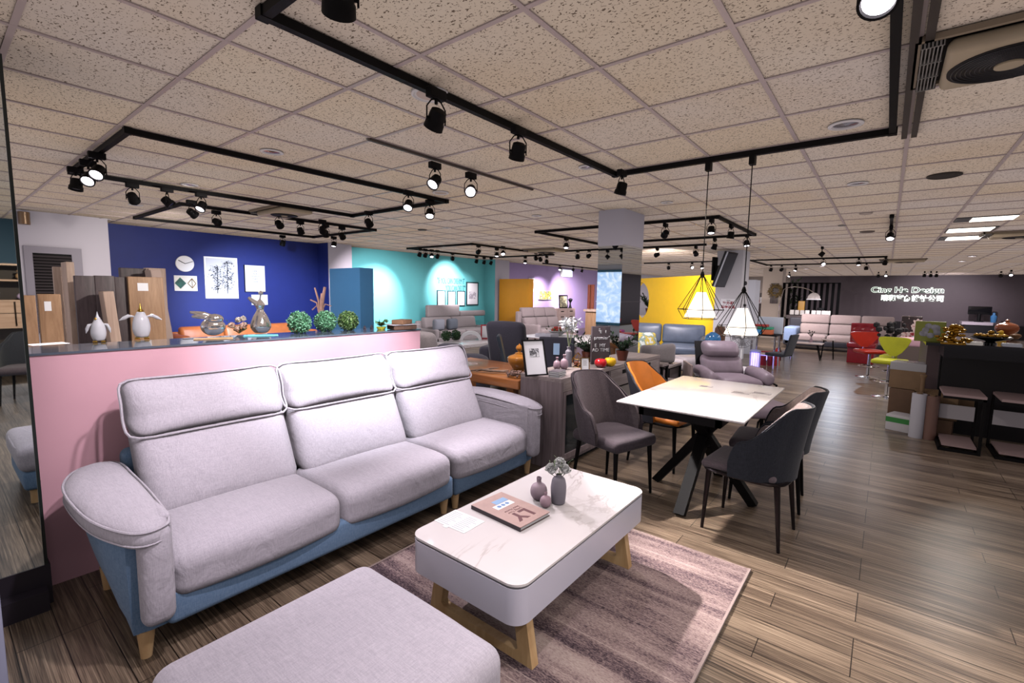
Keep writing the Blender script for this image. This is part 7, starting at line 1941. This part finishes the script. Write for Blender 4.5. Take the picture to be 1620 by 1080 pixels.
ond(1448, 22, 5, pbr('blue_papers', '#7fa6c0', .6), 'stack of pale blue papers at the desk front', 'paper_stack', -.3, cat='papers', d=.2)
# pink bag, dark coat on the chair beside, fluffy dark toy
p = P(1437, 596, Z=0); S(MB().soft((0, 0, .28), (.26, .14, .34), .04, (0, .3, 0), 6), 'pink_bag', pbr('magenta_fabric', '#b04a86', .7), 'magenta bag beside the yellow bar stool', 'bag', (p.x, p.y, .12))
S(MB().soft((0, 0, .06), (.3, .2, .12), .02, n=4), 'floor_box', M_BLK, 'black box on the floor under the magenta bag', 'box', (p.x, p.y, 0))
p = P(1408, 525, Y=10.6); m = MB(); rr = random.Random(77)
for k in range(26): m.ball((rr.gauss(0, .08), rr.gauss(0, .05), .12 + rr.gauss(0, .07)), rr.uniform(.03, .06), 7)
zq = max(.5, P(1408, 520, Y=10.6).z - .12); S(m, 'dark_bouquet', pbr('black_fluff', '#16151a', .8), 'bunch of black blossoms above the yellow stool', 'flowers', (p.x, 10.2, zq))
t = T('side_cabinet', 'low brownish cabinet with a pink cloth behind the yellow bar stool', 'cabinet', (p.x + .33, 10.2, 0)); link(MB().soft((0, 0, zq / 2), (.4, .4, zq), .01, n=4), 'body', pbr('greige_cabinet', '#5d504c', .6), t); link(MB().soft((.0, -.0, zq - .06), (.42, .43, .14), .04, n=5), 'pink_cloth', pbr('pale_pink_cloth', '#c49aa6', .8), t)
# wall desk with monitor under the sign
Ym = SIGNY - .6; a = P(1520, 508, Y=Ym); b = P(1569, 508, Y=Ym); zm = a.z
t = T('wall_desk', 'pale topped desk under the shop sign wall', 'desk', ((a.x + b.x) / 2, Ym, 0)); w = b.x - a.x
link(MB().box(-w / 2, w / 2, -.4, .5, zm - .12, zm), 'desktop', pbr('pale_desk_top', '#a79ca6', .5), t, smooth=0); link(MB().box(-w / 2 + .1, w / 2 + 1.2, -.35, .5, 0, zm - .12), 'desk_body', M_CNT, t, smooth=0)
p = P(1548, 508, Y=Ym); sm = depth(p) / F
t = T('computer_monitor', 'black computer monitor with its back to the aisle on the wall desk', 'monitor', (p.x, Ym, zm))
link(MB().soft((0, 0, 18 * sm), (27 * sm, .1, 13 * sm), .03, n=4), 'screen_housing', M_BLKGL, t); link(MB().cyl((0, 0, 0), (0, 0, 13 * sm), .06, .06, 10), 'stand_neck', M_BLK, t); link(MB().soft((0, 0, .02), (10 * sm, .35, .04), .01, n=4), 'stand_foot', M_BLK, t)
p = P(1562, 507, Y=Ym); S(MB().lathe([(.08, 0), (.1, .25), (.04, .32), (.04, .4), (0, .4)], seg=14), 'water_bottle', pbr('blue_bottle', '#3a6fa0', .3), 'small blue bottle right of the computer monitor', 'bottle', (p.x + .15, Ym - .2, zm))
# the sign
M_SGN = pbr('lit_white_letter_halo', '#ffffff', .5, emit='#eaffea', es=1.25); M_SGF = pbr('dark_letter_face', '#35493f', .5)
Yg = SIGNY - .02; t = T('shop_sign', 'halo lit two line shop sign of raised letters on the plum wall', 'sign', (0, 0, 0))
a = P(1378, 458.5, Y=Yg); b = P(1494, 458.5, Y=Yg); c = P(1394, 471.5, Y=Yg); d_ = P(1493, 471.5, Y=Yg)
t.location = ((a.x + b.x) / 2, Yg, (a.z + c.z) / 2); WM[t.name] = Matrix.Translation(t.location)
def fit(o, w):
    bpy.context.view_layer.update(); k = w / max(.01, o.dimensions.x); o.scale = (k, 1, 1); return k
sz = 12.5 * depth(a) / F * .92
o1 = text('Cing He Design', 'halo_letters', M_SGN, sz, (0, -.02, a.z - t.location.z), FY, t, .02, bold=.018); k1 = fit(o1, b.x - a.x)
o2 = text('Cing He Design', 'letter_faces', M_SGF, sz, (0, -.05, a.z - t.location.z), FY, t, .01, bold=.003); o2.scale = (k1, 1, 1)
o3 = text('晴和室內設計公司', 'halo_letters', M_SGN, sz * .86, ((c.x + d_.x) / 2 - t.location.x, -.02, c.z - t.location.z), FY, t, .02, bold=.012); fit(o3, d_.x - c.x)
# seen only in the mirrors: shelving on the right wall
t = T('open_shelf', 'pale wood shelf unit with drawers, seen reflected in the tall mirror', 'shelf', (3.9, .85, 0))
SHW = wood('mirror_shelf_wood', '#9c7a60', '#c0a088', (20, 2, 20)); M_SHB = pbr('shelf_back', '#2f2420', .6)
link(MB().box(.3, .33, -.9, .9, .3, 1.85), 'back_panel', M_SHB, t, smooth=0)
for z in (.5, .93, 1.32, 1.62, 1.85): link(MB().box(-.02, .3, -.9, .9, z - .025, z), 'shelf_board', SHW, t, smooth=0)
for y in (-.9, .87): link(MB().box(-.02, .3, y, y + .03, 0, 1.85), 'side_panel', SHW, t, smooth=0)
for z0_, z1_ in ((.93, 1.12), (1.13, 1.30)):
    for y0_, y1_ in ((-.88, -.01), (.01, .87)): dr = link(MB().box(-.02, .0, y0_, y1_, z0_, z1_), 'drawer', SHW, t, smooth=0); link(MB().box(-.025, -.019, (y0_ + y1_) / 2 - .1, (y0_ + y1_) / 2 + .1, z1_ - .07, z1_ - .04), 'handle', M_BLK, dr, smooth=0)
rr = random.Random(50)
pl = ['nearest', 'second', 'third', 'fourth', 'fifth', 'sixth']
for k in range(6):
    y = .85 - .75 + k * .28; m = MB().ball((0, 0, .05), (.045, .05, .055), 12); m.ball((-.01, 0, .125), (.03, .035, .03), 10)
    S(m, 'bear_figurine', pbr('tan_resin', '#b08a62', .5), pl[k] + ' tan bear figurine along the upper shelf seen in the mirror', 'figurine', (3.98, y, 1.62), group='bear figurines on the reflected shelf')
    m = MB().ball((0, 0, .05), (.05, .055, .049), 12); m.ball((0, .03, .1), .03, 8)
    S(m, 'lilac_figurine', pbr('lilac_resin', '#b9a3bd', .4, var=.3, vs=20), pl[k] + ' lilac figurine along the lower shelf seen in the mirror', 'figurine', (3.98, y, 1.32), group='lilac figurines on the reflected shelf')
wing_chair('dark side chair before the reflected shelf', (2.7, .8), R(200), M_CHAR, M_CHAR, M_TAUPED, True)

p = P(1027, 505, D=18.2); potplant(1027, 560, 0, 'dark green plant seen through the round opening of the yellow partition', 1.0, seed=13)
hp = bpy.data.objects[[o.name for o in bpy.data.objects if o.get('label', '').startswith('dark green plant seen')][0]]
hp.location = (p.x, p.y, max(.75, p.z)); hp.scale = (2.2, 2.2, 2.4)
S(MB().soft((0, 0, hp.location.z / 2), (1.6, .6, hp.location.z), .01, n=4), 'low_cabinet', pbr('cream_cabinet', '#cfc5be', .5), 'cream low cabinet behind the yellow partition under the dark plant', 'cabinet', (p.x, p.y, 0), ang)
